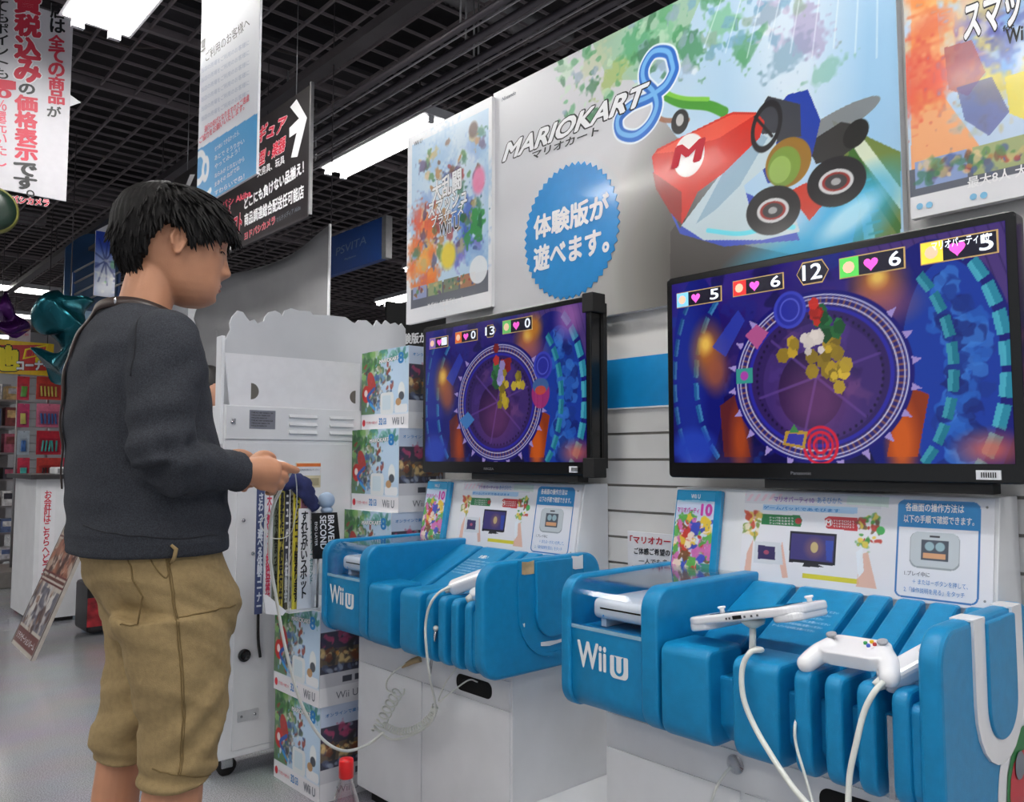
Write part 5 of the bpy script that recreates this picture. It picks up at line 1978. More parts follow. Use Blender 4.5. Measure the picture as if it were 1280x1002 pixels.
X = 1.43
HAND = at(366, 586, 1, 1.80)
cable('tether_cable', 'long white cable drooping from the young man\'s hand to the knot of coils', [HAND, at(352, 610, 1, 1.90), at(340, 640, 1, 1.98), at(337, 690, 1, 2.02), at(345, 745, 1, 2.04), at(357, 810, 1, 2.05),
      at(375, 875, 1, 2.05), at(400, 920, 1, 2.05), at(430, 938, 1, 2.05), at(460, 930, 0, 1.36), at(480, 915, 0, 1.38)], .0042)
cable('thin_wire', 'thin white wire hanging from the held controller to the header strips', [HAND + Vector((.005, 0, 0)), at(371, 610, 1, 1.86), at(370, 640, 1, 1.95), at(362, 668, 1, 2.02), at(340, 672, 1, 2.1), at(326, 655, 1, 2.1), at(336, 640, 1, 2.0)], .0013)
m_ = MB()
m_.tube(coil([at(499, 862, 0, X), at(488, 880, 0, X), at(478, 900, 0, X), at(470, 915, 0, X - .02)], .017, 8, .0026), .0028, 6)
tag(m_.build('coiled_cable', CABLE), 'loose white coiled cable hanging below the middle tray, wide loops', 'cable')
m_ = MB()
m_.tube(coil([at(478, 905, 0, X), at(498, 914, 0, X), at(520, 910, 0, X), at(538, 896, 0, X), at(544, 882, 0, X)], .009, 26, .0022), .0022, 6)
tag(m_.build('coiled_cable', CABLE), 'tight white coiled cable running to the right from the knot below the middle tray', 'cable')
cable('cable_lead', 'white lead from the brown clip down to the wide coil', [at(508, 828, 0, 1.462), at(494, 838, 0, 1.45), at(484, 850, 0, X), at(484, 862, 0, X), at(494, 866, 0, X)], .003)
t = thing('cable_clip', 'tan cable clip under the front edge of the middle tray', 'clip', tuple(at(516, 826, 0, 1.47)))
mb = MB()
mb.tube([at(526, 823, 0, 1.474), at(516, 826, 0, 1.468), at(503, 833, 0, 1.462)], [.010, .009, .005], 10)
mb.build('clip_body', mat('tan plastic', (176, 150, 110), .5), t)
cable('controller_cable', 'white cable looping from the stick controller down over the middle tray', [at(563, 733, 0, 1.365), at(548, 741, 0, 1.34), at(537, 757, 0, 1.325), at(532, 780, 0, 1.325), at(533, 810, 0, 1.33), at(538, 850, 0, 1.36),
      at(544, 880, 0, 1.42), at(540, 900, 0, X), at(520, 916, 0, X), at(490, 924, 0, X), at(472, 912, 0, X)], .0036)
cable('controller_cable', 'white cable hanging straight from the cord eyelet into the slot under the middle tray', [at(570, 835, 0, 1.43), at(556, 855, 0, 1.44), at(548, 876, 0, 1.45), at(560, 868, 0, 1.45), at(585, 850, 0, 1.47), at(597, 852, 0, 1.474)], .0022)
t = thing('cord_weight', 'steel rod with cord hanging between the ribs of the middle tray', 'rod', tuple(at(538, 800, 0, 1.37)))
mb = MB()
mb.tube([at(545, 788, 0, 1.355), at(541, 812, 0, 1.36), at(537, 842, 0, 1.37)], .0045, 10)
mb.build('rod', STEEL, t)
mb = MB()
mb.lathe([(.003, 0), (.008, .004), (.008, .01), (.003, .014)], tuple(at(545, 788, 0, 1.355)), (0, 0, 1), 12)
mb.build('rod_eye', CABLE, t)
p_ = Mg @ Vector((0.01, -.02, -.03))
cable('controller_cable', 'thick white cable from the tablet controller down over the wide rib', [Vector((bot.x - .002, bot.y + .0, .757)), at(952, 812, 0, 1.37), at(938, 815, 0, 1.342), at(928, 835, 0, 1.332), at(929, 870, 0, 1.325),
      at(942, 905, 0, 1.32), at(965, 945, 0, 1.30), at(990, 982, 0, 1.28), at(1020, 1020, 0, 1.25), at(1030, 1060, 0, 1.22)], .0052)
cable('controller_cable', 'thick white cable from the stick controller down past the narrow ribs', [at(1104, 852, 0, 1.345), at(1092, 866, 0, 1.325), at(1080, 890, 0, 1.315), at(1070, 930, 0, 1.30), at(1062, 970, 0, 1.29), at(1060, 1020, 0, 1.28)], .0048)
cable('thin_wire', 'thin white wire from between the narrow ribs of the right tray', [at(1000, 890, 0, 1.40), at(994, 905, 0, 1.342), at(995, 930, 0, 1.335), at(1005, 965, 0, 1.33), at(1018, 1010, 0, 1.32)], .0026)
t = thing('suction_hook', 'clear round suction hook under the right tray with a short white cord', 'hook', tuple(at(925, 952, 0, 1.47)))
mb = MB()
mb.lathe([(.020, 0), (.017, .003), (.008, .006), (.005, .012)], tuple(at(919, 955, 0, 1.474)), (-1, 0, 0), 20)
mb.build('suction_disc', clear_mat('clear bottle', (.95, .95, .96), .05), t)
mb = MB()
mb.tube(spline([at(915, 958, 0, 1.46), at(905, 968, 0, 1.45), at(893, 990, 0, 1.45), at(888, 1010, 0, 1.45)], 5), .003, 6)
mb.build('cord', CABLE, t)
t = thing('silver_strip', 'silver metal strip standing between the narrow ribs of the right tray', 'strip', tuple(at(1113, 950, 0, 1.37)))
a = at(1113, 894, 0, 1.372)
mb = MB()
mb.box((1.368, a.y - .006, .572), (1.374, a.y + .004, a.z))
mb.build('strip_body', STEEL, t)

# round sticker at the lower right
spn = Panel((1.343, .512, .556), (1, 0, 0), (0, 0, 1), .44, .3)
c_ = spn.px(1284, 985)
rr = c_[0] - spn.px(1246, 985)[0]
t = thing('round_sticker', 'white-edged round sticker with red and green colours on the end panel at the lower right', 'sticker', tuple(spn.P(c_[0], c_[1], 0)))
mb = MB()
mb.prism([(c_[0] + rr * math.cos(q), c_[1] + rr * math.sin(q)) for q in np.linspace(0, 2 * PI, 33)[:-1]], spn.o, spn.u, spn.v, spn.n, .0005, .0015)
mb.build('sticker_base', PAPER, t)
cpn = Panel(spn.P(c_[0] - rr * .8, c_[1] - rr * .8, 4), (1, 0, 0), (0, 0, 1), rr * 1.6, rr * 1.6)
mb = MB()
for (a, b, r, m_) in ((.5, .5, .48, INK_GR), (.35, .55, .26, INK_R), (.62, .35, .24, mat('orange ink', (226, 120, 50), .5)), (.25, .3, .16, INK_Y), (.3, .72, .10, INK_G), (.7, .7, .2, INK_GR)):
    k = len(mb.f)
    cpn.poly(mb, [((a + r * math.cos(q)) * cpn.w, (b + r * math.sin(q)) * cpn.h) for q in np.linspace(0, 2 * PI, 15)[:-1]], k + 1, k)
mb.build('sticker_print', [INK_GR, INK_R, mat('orange ink', (226, 120, 50), .5), INK_Y, INK_G, mat('dark green ink', (20, 90, 50), .5)], t)

# ================================================================== HANGING SIGNS
# tall white-and-blue notice
x = 1.10
a, b = at(246, 250, 0, x), at(320, 229, 0, x)
zb_ = (a.z + b.z) / 2
t = thing('hanging_notice', 'tall hanging white notice with a blue foot and white writing, above the young man', 'sign', (x, (a.y + b.y) / 2, 3.0))
tp = Panel((x, a.y, zb_), (0, -1, 0), (0, 0, 1), a.y - b.y, 2.96 - zb_)
mb = MB()
mb.box((x, b.y, zb_), (x + .008, a.y, 2.96))
mb.build('board', PAPER, t)
A = Art(tp, .003, (236, 238, 244))
A.poly([(240, 192), (322, 141), (330, 240), (240, 262)], (72, 166, 224))
A.ring((249, 210), .052, .052, .026, (244, 248, 252))
A.ring((262, 205), .0, .0, .0, (244, 248, 252)) if False else None
A.ell((257, 211), .034, .048, (244, 248, 252))
A.ell((257, 211), .012, .022, (72, 166, 224))
A.curve([(244, 252), (254, 250), (263, 238)], .022, (244, 248, 252))
A.build(t)
write(tp, 'ご利用のお客様へ', (258, 78), (313, 33), (257, 66), INK_K, t, bold=.0)
write(tp, '！', (252, 66), (257, 62), (252, 52), INK_K, t, bold=.02)
PALE = mat('pale grey ink', (196, 202, 216), .5, var=0)
for k in range(6):
    write(tp, '当店の売場をご利用のお客様に', (252, 92 + 12 * k), (312, 56 + 12.5 * k), (252, 86 + 12 * k), PALE, t, k=2)
write(tp, '通行の妨げとなりますのでご遠慮', (256, 166), (312, 126), (256, 158), INK_P, t)
write(tp, 'ご協力をお願いいたします。', (250, 180), (306, 137), (250, 172), INK_P, t)
for k, tx in enumerate(('せつめい できるかったら、', 'あとで そうりかい', 'やってみよう！', 'ねらみが とれないから', 'まあその ねがでね', 'すわらいでね！')):
    write(tp, tx, (269, 190 + 11 * k), (300 + 6 * (k % 2), 168 + 11 * k), (269, 184 + 11 * k), INK_W, t, bold=.02)
for yy in (a.y - .06, b.y + .06):
    mb = MB()
    mb.tube([(x + .004, yy, 2.955), (x + .004, yy, ZG)], .002, 5)
    mb.build('cord', GREYL, t)

# black direction board with the arrow
x = 1.80
a, b = at(215, 330, 0, x), at(388, 106, 0, x)
bb = at(381, 270, 0, x)
zt = b.z
t = thing('direction_board', 'long black hanging direction board with a white arrow and red writing', 'sign', (x, (a.y + b.y) / 2, zt))
tp = Panel((x, a.y, bb.z), (0, -1, 0), (0, 0, 1), a.y - b.y, zt - bb.z)
mb = MB()
mb.box((x, b.y, bb.z), (x + .012, a.y, zt))
mb.build('board', mat('board black', (34, 31, 33), .4, var=.05), t)
mb = MB()
mb.box((x - .002, b.y - .012, bb.z - .01), (x + .014, b.y, zt + .012))
mb.build('edge_strip', GREYL, t)
mb = MB()
mb.box((x - .002, b.y - .012, bb.z - .012), (x + .014, a.y, bb.z))
mb.build('lower_strip', GREYD, t)
for nm, q in (('arrow', [(363, 134), (371, 124), (384, 147), (379, 168), (376, 180), (372, 196), (364, 197), (371, 166), (362, 172), (362, 160), (374, 148)]),
              ('slanted_bar', [(226, 246), (232, 246), (244, 218), (238, 218)])):
    mb = MB()
    tp.poly(mb, [tp.px(*c) for c in q], 2)
    mb.build(nm, INK_W, t)
RO = mat('sign red', (206, 52, 74), .5, var=0)
write(tp, 'フィギュア', (300, 189), (355, 165), (304, 168), RO, t, bold=.05, outline=INK_W, ow=.03)
write(tp, '模型・楽器', (316, 213), (356, 188), (318, 195), RO, t, bold=.05, outline=INK_W, ow=.03)
write(tp, '文房具、玩具', (322, 222), (356, 204), (322, 212), INK_W, t, bold=.02)
write(tp, 'どこにも負けない品揃え！', (306, 262), (380, 216), (306, 248), INK_W, t, bold=.05)
write(tp, '商品調達総合配送任可能店', (306, 283), (380, 247), (306, 268), INK_W, t, bold=.04)
write(tp, 'ヨドバシカメラ', (306, 300), (344, 279), (306, 291), RO, t, bold=.04, outline=INK_W, ow=.03)
write(tp, 'マルチメディア Akiba', (346, 279), (376, 262), (346, 272), INK_G, t, bold=.02)
write(tp, 'ゲーム', (268, 284), (289, 274), (270, 266), RO, t, bold=.05, outline=INK_W, ow=.03)
write(tp, 'ソフト', (286, 298), (302, 288), (287, 276), RO, t, bold=.05, outline=INK_W, ow=.03)
write(tp, '階', (288, 314), (296, 309), (288, 300), INK_W, t, bold=.03)
write(tp, 'ヨドバシ Akiba', (264, 268), (314, 245), (264, 259), INK_P, t, bold=.03)
for yy in (a.y - .2, (a.y + b.y) / 2, b.y + .15):
    mb = MB()
    mb.tube([(x + .006, yy, zt), (x + .006, yy, ZG)], .0025, 5)
    mb.build('hanger_rod', GREYL, t)

# white price banner, upper left, facing the camera
y = 4.5
a, b = at(-70, 236, 1, y), at(80, 251, 1, y)
zb_ = b.z
t = thing('price_banner', 'white hanging banner with large red and black vertical writing at the upper left', 'sign', ((a.x + b.x) / 2, y, 3.35))
w_ = .92
x1_ = b.x + .01
tp = Panel((x1_ - w_, y, zb_), (1, 0, 0), (0, 0, 1), w_, 3.36 - zb_)
mb = MB()
mb.box((x1_ - w_, y, zb_), (x1_, y + .01, 3.36))
mb.build('board', mat('banner white', (212, 210, 216), .5, var=.02), t)
mb = MB()
mb.prism([(x1_, 2.96), (x1_ + .05, 2.935), (x1_, 2.90)], (0, y - .001, 0), (1, 0, 0), (0, 0, 1), (0, 1, 0), 0, .004)
mb.build('corner_tab', PAPER, t)


def vcol(chars, x0, x1, y0, y1, m_, **kw):
    """a vertical column of characters between photo rows y0 (top) and y1"""
    n = len(chars)
    for i, ch in enumerate(chars):
        ya, yb = y0 + (y1 - y0) * i / n, y0 + (y1 - y0) * (i + .93) / n
        fx = (lambda f: f)
        write(tp, ch, (x0, yb), (x1, yb + (x1 - x0) * .12), (x0, ya), m_, t, **kw)


vcol('当店は', 63, 81, -13, 41, INK_K, bold=.04)
vcol('全ての商品', 61, 80, 43, 130, RO, bold=.05)
vcol('が', 59, 76, 132, 146, INK_K, bold=.04)
vcol('消費税込み', 19, 50, -40, 102, RO, bold=.07, outline=INK_W, ow=.05)
vcol('の', 24, 43, 104, 117, INK_K, bold=.05)
vcol('価格表示', 19, 46, 118, 200, RO, bold=.06)
vcol('です', 18, 45, 202, 236, INK_K, bold=.06)
c_ = tp.px(38, 242)
mb = MB()
for k in range(14):
    q0, q1 = 2 * PI * k / 14, 2 * PI * (k + 1) / 14
    tp.poly(mb, [(c_[0] + .018 * math.cos(q0), c_[1] + .018 * math.sin(q0)), (c_[0] + .018 * math.cos(q1), c_[1] + .018 * math.sin(q1)),
                 (c_[0] + .011 * math.cos(q1), c_[1] + .011 * math.sin(q1)), (c_[0] + .011 * math.cos(q0), c_[1] + .011 * math.sin(q0))], 3)
mb.build('full_stop', INK_K, t)
vcol('ってもポイントも', -8, 10, -14, 98, INK_K, bold=.02)
vcol('10', -4, 13, 99, 122, RO, bold=.05)
vcol('％還元いたし', -6, 8, 124, 208, INK_P, bold=.02)
mb = MB()
mb.prism([(0, 0), (.36, 0), (.36, .05), (0, .05)], tuple(tp.P(tp.w - .62, -.052, 0)), (1, 0, 0), (0, 0, 1), (0, -1, 0), -.006, .002)
mb.build('shop_strip', mat('board black', (34, 31, 33), .4, var=.05), t)
write(tp, 'ヨドバシカメラ', (-6, 251), (61, 258), (-6, 242), RO, t, bold=.06, outline=INK_W, ow=.05, k=6)
for xx in (x1_ - .1, x1_ - w_ + .1):
    mb = MB()
    mb.tube([(xx, y + .005, 3.35), (xx, y + .005, ZG)], .002, 5)
    mb.build('cord', GREYL, t)

# blue handheld game sign, far right
x = 3.5
a, b = at(380, 330, 0, x), at(478, 271, 0, x)
bb = at(478, 323, 0, x)
t = thing('blue_hanging_sign', 'blue hanging sign with grey lettering, between the grey sheet and the posters', 'sign', (x, (a.y + b.y) / 2, b.z))
tp = Panel((x, a.y, bb.z), (0, -1, 0), (0, 0, 1), a.y - b.y, b.z - bb.z)
mb = MB()
mb.box((x, b.y, bb.z), (x + .05, a.y, b.z))
mb.build('board', mat('sign blue', (20, 66, 138), .45, var=.05), t)
mb = MB()
mb.box((x - .004, b.y - .06, bb.z), (x + .054, b.y, b.z))
mb.build('end_cap', GREYL, t)
write(tp, 'PSVITA', (420, 320), (458, 304), (421, 310), mat('dim grey ink', (110, 130, 160), .4), t, bold=.0)
write(tp, 'PlayStation', (431, 326), (445, 321), (431, 323), mat('dim grey ink', (110, 130, 160), .4), t)
for yy in (a.y - .1, b.y + .1):
    mb = MB()
    mb.tube([(x + .02, yy, b.z), (x + .02, yy, ZG)], .003, 5)
    mb.build('hanger_rod', GREYD, t)

# small dark sign with white characters behind the tall stack
y = 4.2
p, q = at(500, 437, 1, y), at(540, 404, 1, y)
t = thing('dark_sign', 'small dark sign with white characters just left of the left television', 'sign', ((p.x + q.x) / 2, y, 2.0))
mb = MB()
mb.box((p.x - .1, y, p.z - .02), (q.x + .3, y + .02, q.z + .1))
mb.build('board', BLACKM, t)
tp = Panel((p.x - .1, y, p.z - .02), (1, 0, 0), (0, 0, 1), 1, .2)
write(tp, '験版が', (504, 430), (533, 428), (504, 417), INK_W, t, bold=.05)
mb = MB()
mb.box((p.x, y + .002, 0), (p.x + .04, y + .018, p.z))
mb.build('pole', GREYD, t)
mb = MB()
mb.box((q.x + .2, y + .002, 0), (q.x + .24, y + .018, p.z))
mb.build('pole', GREYD, t)

# grey sagging sheet behind the arcade cabinet
x = 2.0
a, b = at(262, 349, 0, x), at(413, 280, 0, x)
t = thing('grey_sheet', 'large grey hanging sheet with soft folds behind the white header board', 'sheet', (x, (a.y + b.y) / 2, 1.1))
mb = MB()
NYs, NZs = 40, 24
vs, fs = [], []
for i in range(NYs + 1):
    yy = b.y + (a.y + .2 - b.y) * i / NYs
    for j in range(NZs + 1):
        f = j / NZs
        zt_ = b.z - .05 * math.sin(PI * min(1, i / NYs))
        zz = 1.05 + (zt_ - 1.05) * f
        off = .05 * math.sin(PI * i / NYs) + .012 * min(1, i / 6) * math.sin((zz - .18 * yy) * 22) + .008 * min(1, i / 6) * math.sin((zz + .1 * yy) * 41) 
        vs.append((x + off, yy - .10 * (1 - f) * 0, zz))
for i in range(NYs):
    for j in range(NZs):
        k = i * (NZs + 1) + j
        fs.append((k, k + 1, k + NZs + 2, k + NZs + 1))
mb.add(vs, fs, 0, True)
sheet_me = mb.build('cloth', mat('grey sheet', (150, 150, 152), .8, var=.05, scale=4), t)
so = sheet_me.modifiers.new('thick', 'SOLIDIFY')
so.thickness = .006
mb = MB()
mb.tube([(x - .004, b.y, 1.05), (x - .002, b.y, b.z)], .007, 6)
mb.build('hem_rod', PAPER, t)
for yy in (b.y + .01, b.y + .75, a.y):
    mb = MB()
    mb.tube([(x + .01, yy, b.z - .05), (x + .01, yy, ZG)], .003, 5)
    mb.build('cord', GREYD, t)
mb = MB()
mb.tube(spline([(x - .03, a.y - .2, 1.9), (x - .03, a.y - .22, 1.7), (x - .03, a.y - .1, 1.5), (x - .03, a.y - .12, 1.2)], 5), .004, 5)
mb.build('dangling_cord', GREYL, t)

# white pillar and dark shelving further back
t = thing('pillar', 'square white pillar behind the young man\'s chest', 'pillar', (2.1, 6.6, 0))
p, q = at(232, 500, 1, 6.4), at(258, 500, 1, 6.4)
mb = MB()
mb.box((p.x, 6.4, 0), (q.x, 6.8, at(240, 372, 1, 6.4).z))
mb.build('shaft', PAPER, t)
mb = MB()
mb.box((p.x - .01, 6.38, 0), (q.x + .01, 6.82, .12))
mb.build('foot_board', GREYL, t)
t = thing('dark_shelf', 'dark blue shelf unit behind the dark-haired passer-by', 'shelf', (2.9, 7.2, 0))
p, q = at(256, 500, 1, 7.0), at(330, 500, 1, 7.0)
zt = at(262, 442, 1, 7.0).z
mb = MB()
mb.box((p.x, 7.05, 0), (q.x, 7.5, zt))
mb.build('back_panel', mat('navy board', (26, 34, 66), .6), t)
for k in range(5):
    mb = MB()
    mb.box((p.x, 7.0, .15 + k * .4), (q.x, 7.06, .18 + k * .4))
    mb.build('shelf_board', GREYD, t)

# ================================================================== LEFT BACKGROUND
# rack of carded goods
RY = 8.6
rx0, rx1 = at(18, 600, 1, RY).x, at(92, 600, 1, RY).x
t = thing('wire_rack', 'tall wire rack hung with small carded packs at the left edge', 'rack', ((rx0 + rx1) / 2, RY, 0))
rz = at(40, 462, 1, RY).z
mb = MB()
mb.box((rx0 - .35, RY - .35, 0), (rx1, RY + .35, .14))
mb.build('rack_base', mat('rack base', (122, 116, 112), .5), t, bevel=.01)
for xx in (rx0, (rx0 + rx1) / 2, rx1):
    mb = MB()
    mb.tube([(xx, RY, .12), (xx, RY, rz)], .012, 8)
    mb.build('upright', GREYL, t)
for k in range(24):
    z = .2 + k * (rz - .2) / 23
    mb = MB()
    mb.tube([(rx0, RY, z), (rx1, RY, z)], .004, 5)
    mb.build('cross_wire', GREYL, t)
packcol = [((214, 50, 80), (120, 190, 90)), ((206, 40, 60), (240, 230, 120)), ((200, 60, 110), (80, 130, 200)), ((216, 70, 60), (90, 200, 190)), ((180, 190, 200), (90, 60, 60)), ((226, 120, 150), (60, 150, 220))]
cols_px = ((22, 36, 'left'), (46, 76, 'middle'), (79, 92, 'right'))
names_c = ('pink and red card', 'red card', 'rose card', 'orange red card', 'grey card', 'pale pink card')
content = ('green beads', 'yellow sticks', 'blue charms', 'mint bands', 'dark straps', 'sky blue clips')
for ci, (a, b, side) in enumerate(cols_px):
    for k in range(7):
        c1, c2 = packcol[(k * 2 + ci * 3) % 6]
        p = at(a, 470 + 34 * k, 1, RY - .06)
        q = at(b, 470 + 34 * k + 30, 1, RY - .06)
        rows = ('top', 'second', 'third', 'fourth', 'fifth', 'sixth', 'lowest')
        s = thing('carded_pack', f'{names_c[(k * 2 + ci * 3) % 6]} pack with {content[(k + ci) % 6]}, {side} column of the rack, {rows[k]} row', 'pack', ((p.x + q.x) / 2, RY - .06, q.z), 'carded packs on the wire rack')
        m_ = MB()
        m_.box((p.x, RY - .062, q.z), (q.x, RY - .056, p.z))
        m_.build('card', mat(f'card {c1}', c1, .4, var=.1), s)
        m_ = MB()
        m_.prism(rrect(p.x + .02, q.z + .02, q.x - .02, p.z - .07, .01), (0, RY - .064, 0), (1, 0, 0), (0, 0, 1), (0, -1, 0), 0, .025)
        m_.build('blister', clear_mat('clear bottle', (.95, .95, .96), .05), s)
        m_ = MB()
        for j in range(5):
            xx = p.x + .03 + (q.x - p.x - .06) * (j + .5) / 5
            m_.tube([(xx, RY - .074, q.z + .03), (xx + rnd.uniform(-.01, .01), RY - .074, p.z - .09)], .008, 6)
        m_.build('contents', mat(f'content {packcol[(k + ci) % 6][1]}', packcol[(k + ci) % 6][1], .4), s)
        m_ = MB()
        m_.tube([((p.x + q.x) / 2, RY - .09, p.z - .012), ((p.x + q.x) / 2, RY, p.z - .006)], .003, 5)
        m_.build('peg', STEEL, s)
# low gondola with mixed goods at the far left
t = thing('gondola', 'low wire gondola with small goods at the extreme left', 'shelf', (1.0, 9.6, 0))
gx0, gx1 = at(-60, 600, 1, 9.4).x, at(22, 600, 1, 9.4).x
for k in range(7):
    z = .12 + .26 * k
    mb = MB()
    mb.box((gx0, 9.3, z), (gx1, 9.9, z + .02))
    mb.build('tier', GREYL, t)
mb = MB()
mb.box((gx0, 9.9, 0), (gx1, 9.95, 1.9))
mb.build('back_panel', mat('gondola back', (130, 126, 128), .6), t)
gcol = [(200, 200, 206), (120, 60, 60), (60, 60, 70), (90, 110, 150), (200, 170, 120), (170, 90, 110), (230, 230, 230)]
gname = ('pale', 'brown', 'black', 'blue', 'tan', 'mauve', 'white')
tiers = ('lowest', 'second', 'third', 'fourth', 'fifth', 'sixth', 'top')
for k in range(7):
    for j in range(4):
        xx = gx1 - .14 - j * .16
        z = .14 + .26 * k
        h_ = rnd.uniform(.10, .2)
        ci = (k * 3 + j * 2) % 7
        s = thing('goods_box', f'small {gname[ci]} goods box on the {tiers[k]} tier of the gondola, {("first", "second", "third", "fourth")[j]} from its right end', 'box', (xx + .06, 9.4, z), 'goods boxes on the gondola')
        m_ = MB()
        m_.box((xx, 9.33, z), (xx + .12, 9.5, z + h_))
        m_.build('carton', mat(f'goods {ci}', gcol[ci], .5, var=.3, scale=25), s)
        m_ = MB()
        m_.box((xx + .015, 9.3285, z + h_ * .45), (xx + .105, 9.330, z + h_ * .85))
        m_.build('front_label', mat(f'goods {(ci + 3) % 7}', gcol[(ci + 3) % 7], .5, var=.3, scale=25), s)

# yellow and red banner above the rack
y = 8.3
p, q = at(-50, 420, 1, y), at(66, 470, 1, y)
t = thing('yellow_banner', 'yellow and red sale banner with fat yellow lettering above the wire rack', 'sign', ((p.x + q.x) / 2, y, q.z))
tp = Panel((p.x, y, q.z), (1, 0, 0), (0, 0, 1), q.x - p.x, p.z - q.z)
mb = MB()
mb.box((p.x, y, q.z), (q.x, y + .03, p.z))
mb.build('board', mat('banner yellow', (226, 186, 30), .4), t)
mb = MB()
tp.poly(mb, [tp.px(*c) for c in ((-48, 431), (58, 431), (58, 463), (-48, 463))], 2, 0)
tp.poly(mb, [tp.px(*c) for c in ((31, 436), (60, 430), (57, 443), (28, 449))], 5, 1)
tp.poly(mb, [tp.px(*c) for c in ((33, 437.5), (58, 432.5), (55.5, 442), (30.5, 447))], 6, 2)
tp.poly(mb, [tp.px(*c) for c in ((44, 447), (66, 438), (52, 447), (66, 446), (44, 455))], 4, 1)
mb.build('red_fields', [mat('banner red', (196, 48, 44), .4), INK_Y, mat('orange ink', (226, 120, 50), .5)], t)
write(tp, '他', (-14, 462), (22, 462), (-14, 433), INK_Y, t, bold=.09, outline=INK_K, ow=.05, k=7)
write(tp, 'コーナー', (21, 462), (64, 462), (21, 451), INK_W, t, bold=.08, outline=INK_K, ow=.04, k=9)
write(tp, '新製!', (33, 446), (56, 441), (33.5, 438), RO, t, bold=.05, k=11)
for xx in (p.x + .3, q.x - .05):
    mb = MB()
    mb.tube([(xx, y + .015, p.z), (xx, y + .015, ZG)], .004, 5)
    mb.build('cord', GREYD, t)

# hanging price card behind it
y = 9.4
p, q = at(12, 396, 1, y), at(38, 424, 1, y)
t = thing('hanging_card', 'pale hanging card with grey lines above the yellow banner', 'sign', (p.x, y, p.z))
mb = MB()
mb.box((p.x, y, q.z - .1), (q.x, y + .01, p.z))
mb.build('card', mat('dusty card', (206, 196, 200), .6), t)
tp = Panel((p.x, y - .0005, q.z), (1, 0, 0), (0, 0, 1), q.x - p.x, p.z - q.z)
for k in range(4):
    write(tp, 'お買得商品のご案内', (tp.w * .1, tp.h * (.15 + .2 * k)), (tp.w * .9, tp.h * (.15 + .2 * k)), (tp.w * .1, tp.h * (.28 + .2 * k)), INK_P, t, px=False)
mb = MB()
mb.tube([(p.x + .05, y, p.z), (p.x + .05, y, ZG)], .003, 5)
mb.build('cord', GREYD, t)


# foil decorations
def foil(name, label, pts, radii, m_, seed, cord=True):
    t_ = thing(name, label, 'decoration', tuple(pts[0]))
    mb_ = MB()
    P = spline(pts, 6)
    n = len(P)
    rs = [radii[0] + (radii[1] - radii[0]) * abs(math.sin(PI * i / (n - 1) + seed * .3)) for i in range(n)]
    mb_.tube(P, rs, 22)
    r = random.Random(seed)
    ph = [r.uniform(0, 6) for _ in range(4)]
    mb_.v = [(x + .05 * math.sin(17 * z + 9 * y + ph[0]), y_ + .05 * math.sin(15 * x + ph[1]), z + .035 * math.sin(21 * x + 13 * z + ph[2])) for x, y_, z in mb_.v for y in (y_,)]
    mb_.build('foil_body', m_, t_)
    if cord:
        m2 = MB()
        c = pts[0]
        m2.tube([(c[0], c[1], c[2]), (c[0], c[1], ZG)], .004, 5)
        m2.build('cord', GREYD, t_)
    return t_


TEAL = mat('teal foil', (20, 92, 104), .22, .7, var=.4, scale=6, bump=.6, bscale=12)
PURP = mat('purple foil', (86, 30, 110), .25, .6, var=.4, scale=6, bump=.6, bscale=12)
y = 6.2
foil('foil_swag', 'shiny teal foil swag hanging beside the young man\'s shoulder', [at(88, 372, 1, y), at(82, 398, 1, y), at(84, 420, 1, y), at(74, 442, 1, y), at(60, 458, 1, y)], (.06, .17), TEAL, 3)
foil('foil_swag', 'small shiny purple foil swag at the left edge above the yellow banner', [at(-4, 378, 1, 7.5), at(6, 395, 1, 7.5), at(10, 415, 1, 7.5)], (.05, .13), PURP, 5)

# dark dome with a green rim at the left edge
c_ = at(-11, 262, 1, 4.4)
t = thing('round_ornament', 'dark round hanging ornament with a green rim under the price banner', 'ornament', tuple(c_))
mb = MB()
mb.lathe([(.02, -.02), (.10, -.018), (.115, 0), (.10, .018), (.02, .02)], c_, (0, 1, 0), 32)
mb.build('rim', mat('rim green', (120, 120, 60), .4), t)
mb = MB()
mb.lathe([(.01, -.032), (.06, -.029), (.10, -.02), (.10, .02)], c_, (0, 1, 0), 32)
mb.build('dome', mat('dark green dome', (26, 46, 36), .3), t)
mb = MB()
mb.tube([c_ + Vector((0, 0, .11)), (c_.x, c_.y, ZG)], .003, 5)
mb.build('cord', GREYD, t)

# blue display stand with rods and a poster
y = 7.5
bl_ = at(88, 470, 1, y)
t = thing('blue_display', 'blue display stand with white rods and a bright poster, behind the young man\'s neck', 'display stand', (bl_.x, y, 0))
BLU = mat('display blue', (24, 70, 130), .4, var=.2, scale=3)
mb = MB()
a = at(92, 302, 1, y)
b = at(160, 300, 1, y)
pts = []
for k in range(13):
    q = k / 12
    pts.append((a.x + (b.x - a.x) * q, a.z + .16 * math.sin(PI * q)))
pts = pts + [(b.x, .9), (a.x + .1, .9), (a.x, 1.9)]
mb.prism(pts, (0, y + .25, 0), (1, 0, 0), (0, 0, 1), (0, 1, 0), 0, .03)
mb.build('curved_back', mat('display teal', (20, 66, 110), .4, var=.3, scale=2), t)
for px_, w2 in ((91, 3), (148, 3)):
    p, q = at(px_, 345, 1, y), at(px_ + w2, 345, 1, y)
    mb = MB()
    mb.box((p.x, y, .1), (q.x, y + .03, at(px_, 340, 1, y).z))
    mb.build('side_post', BLU, t)
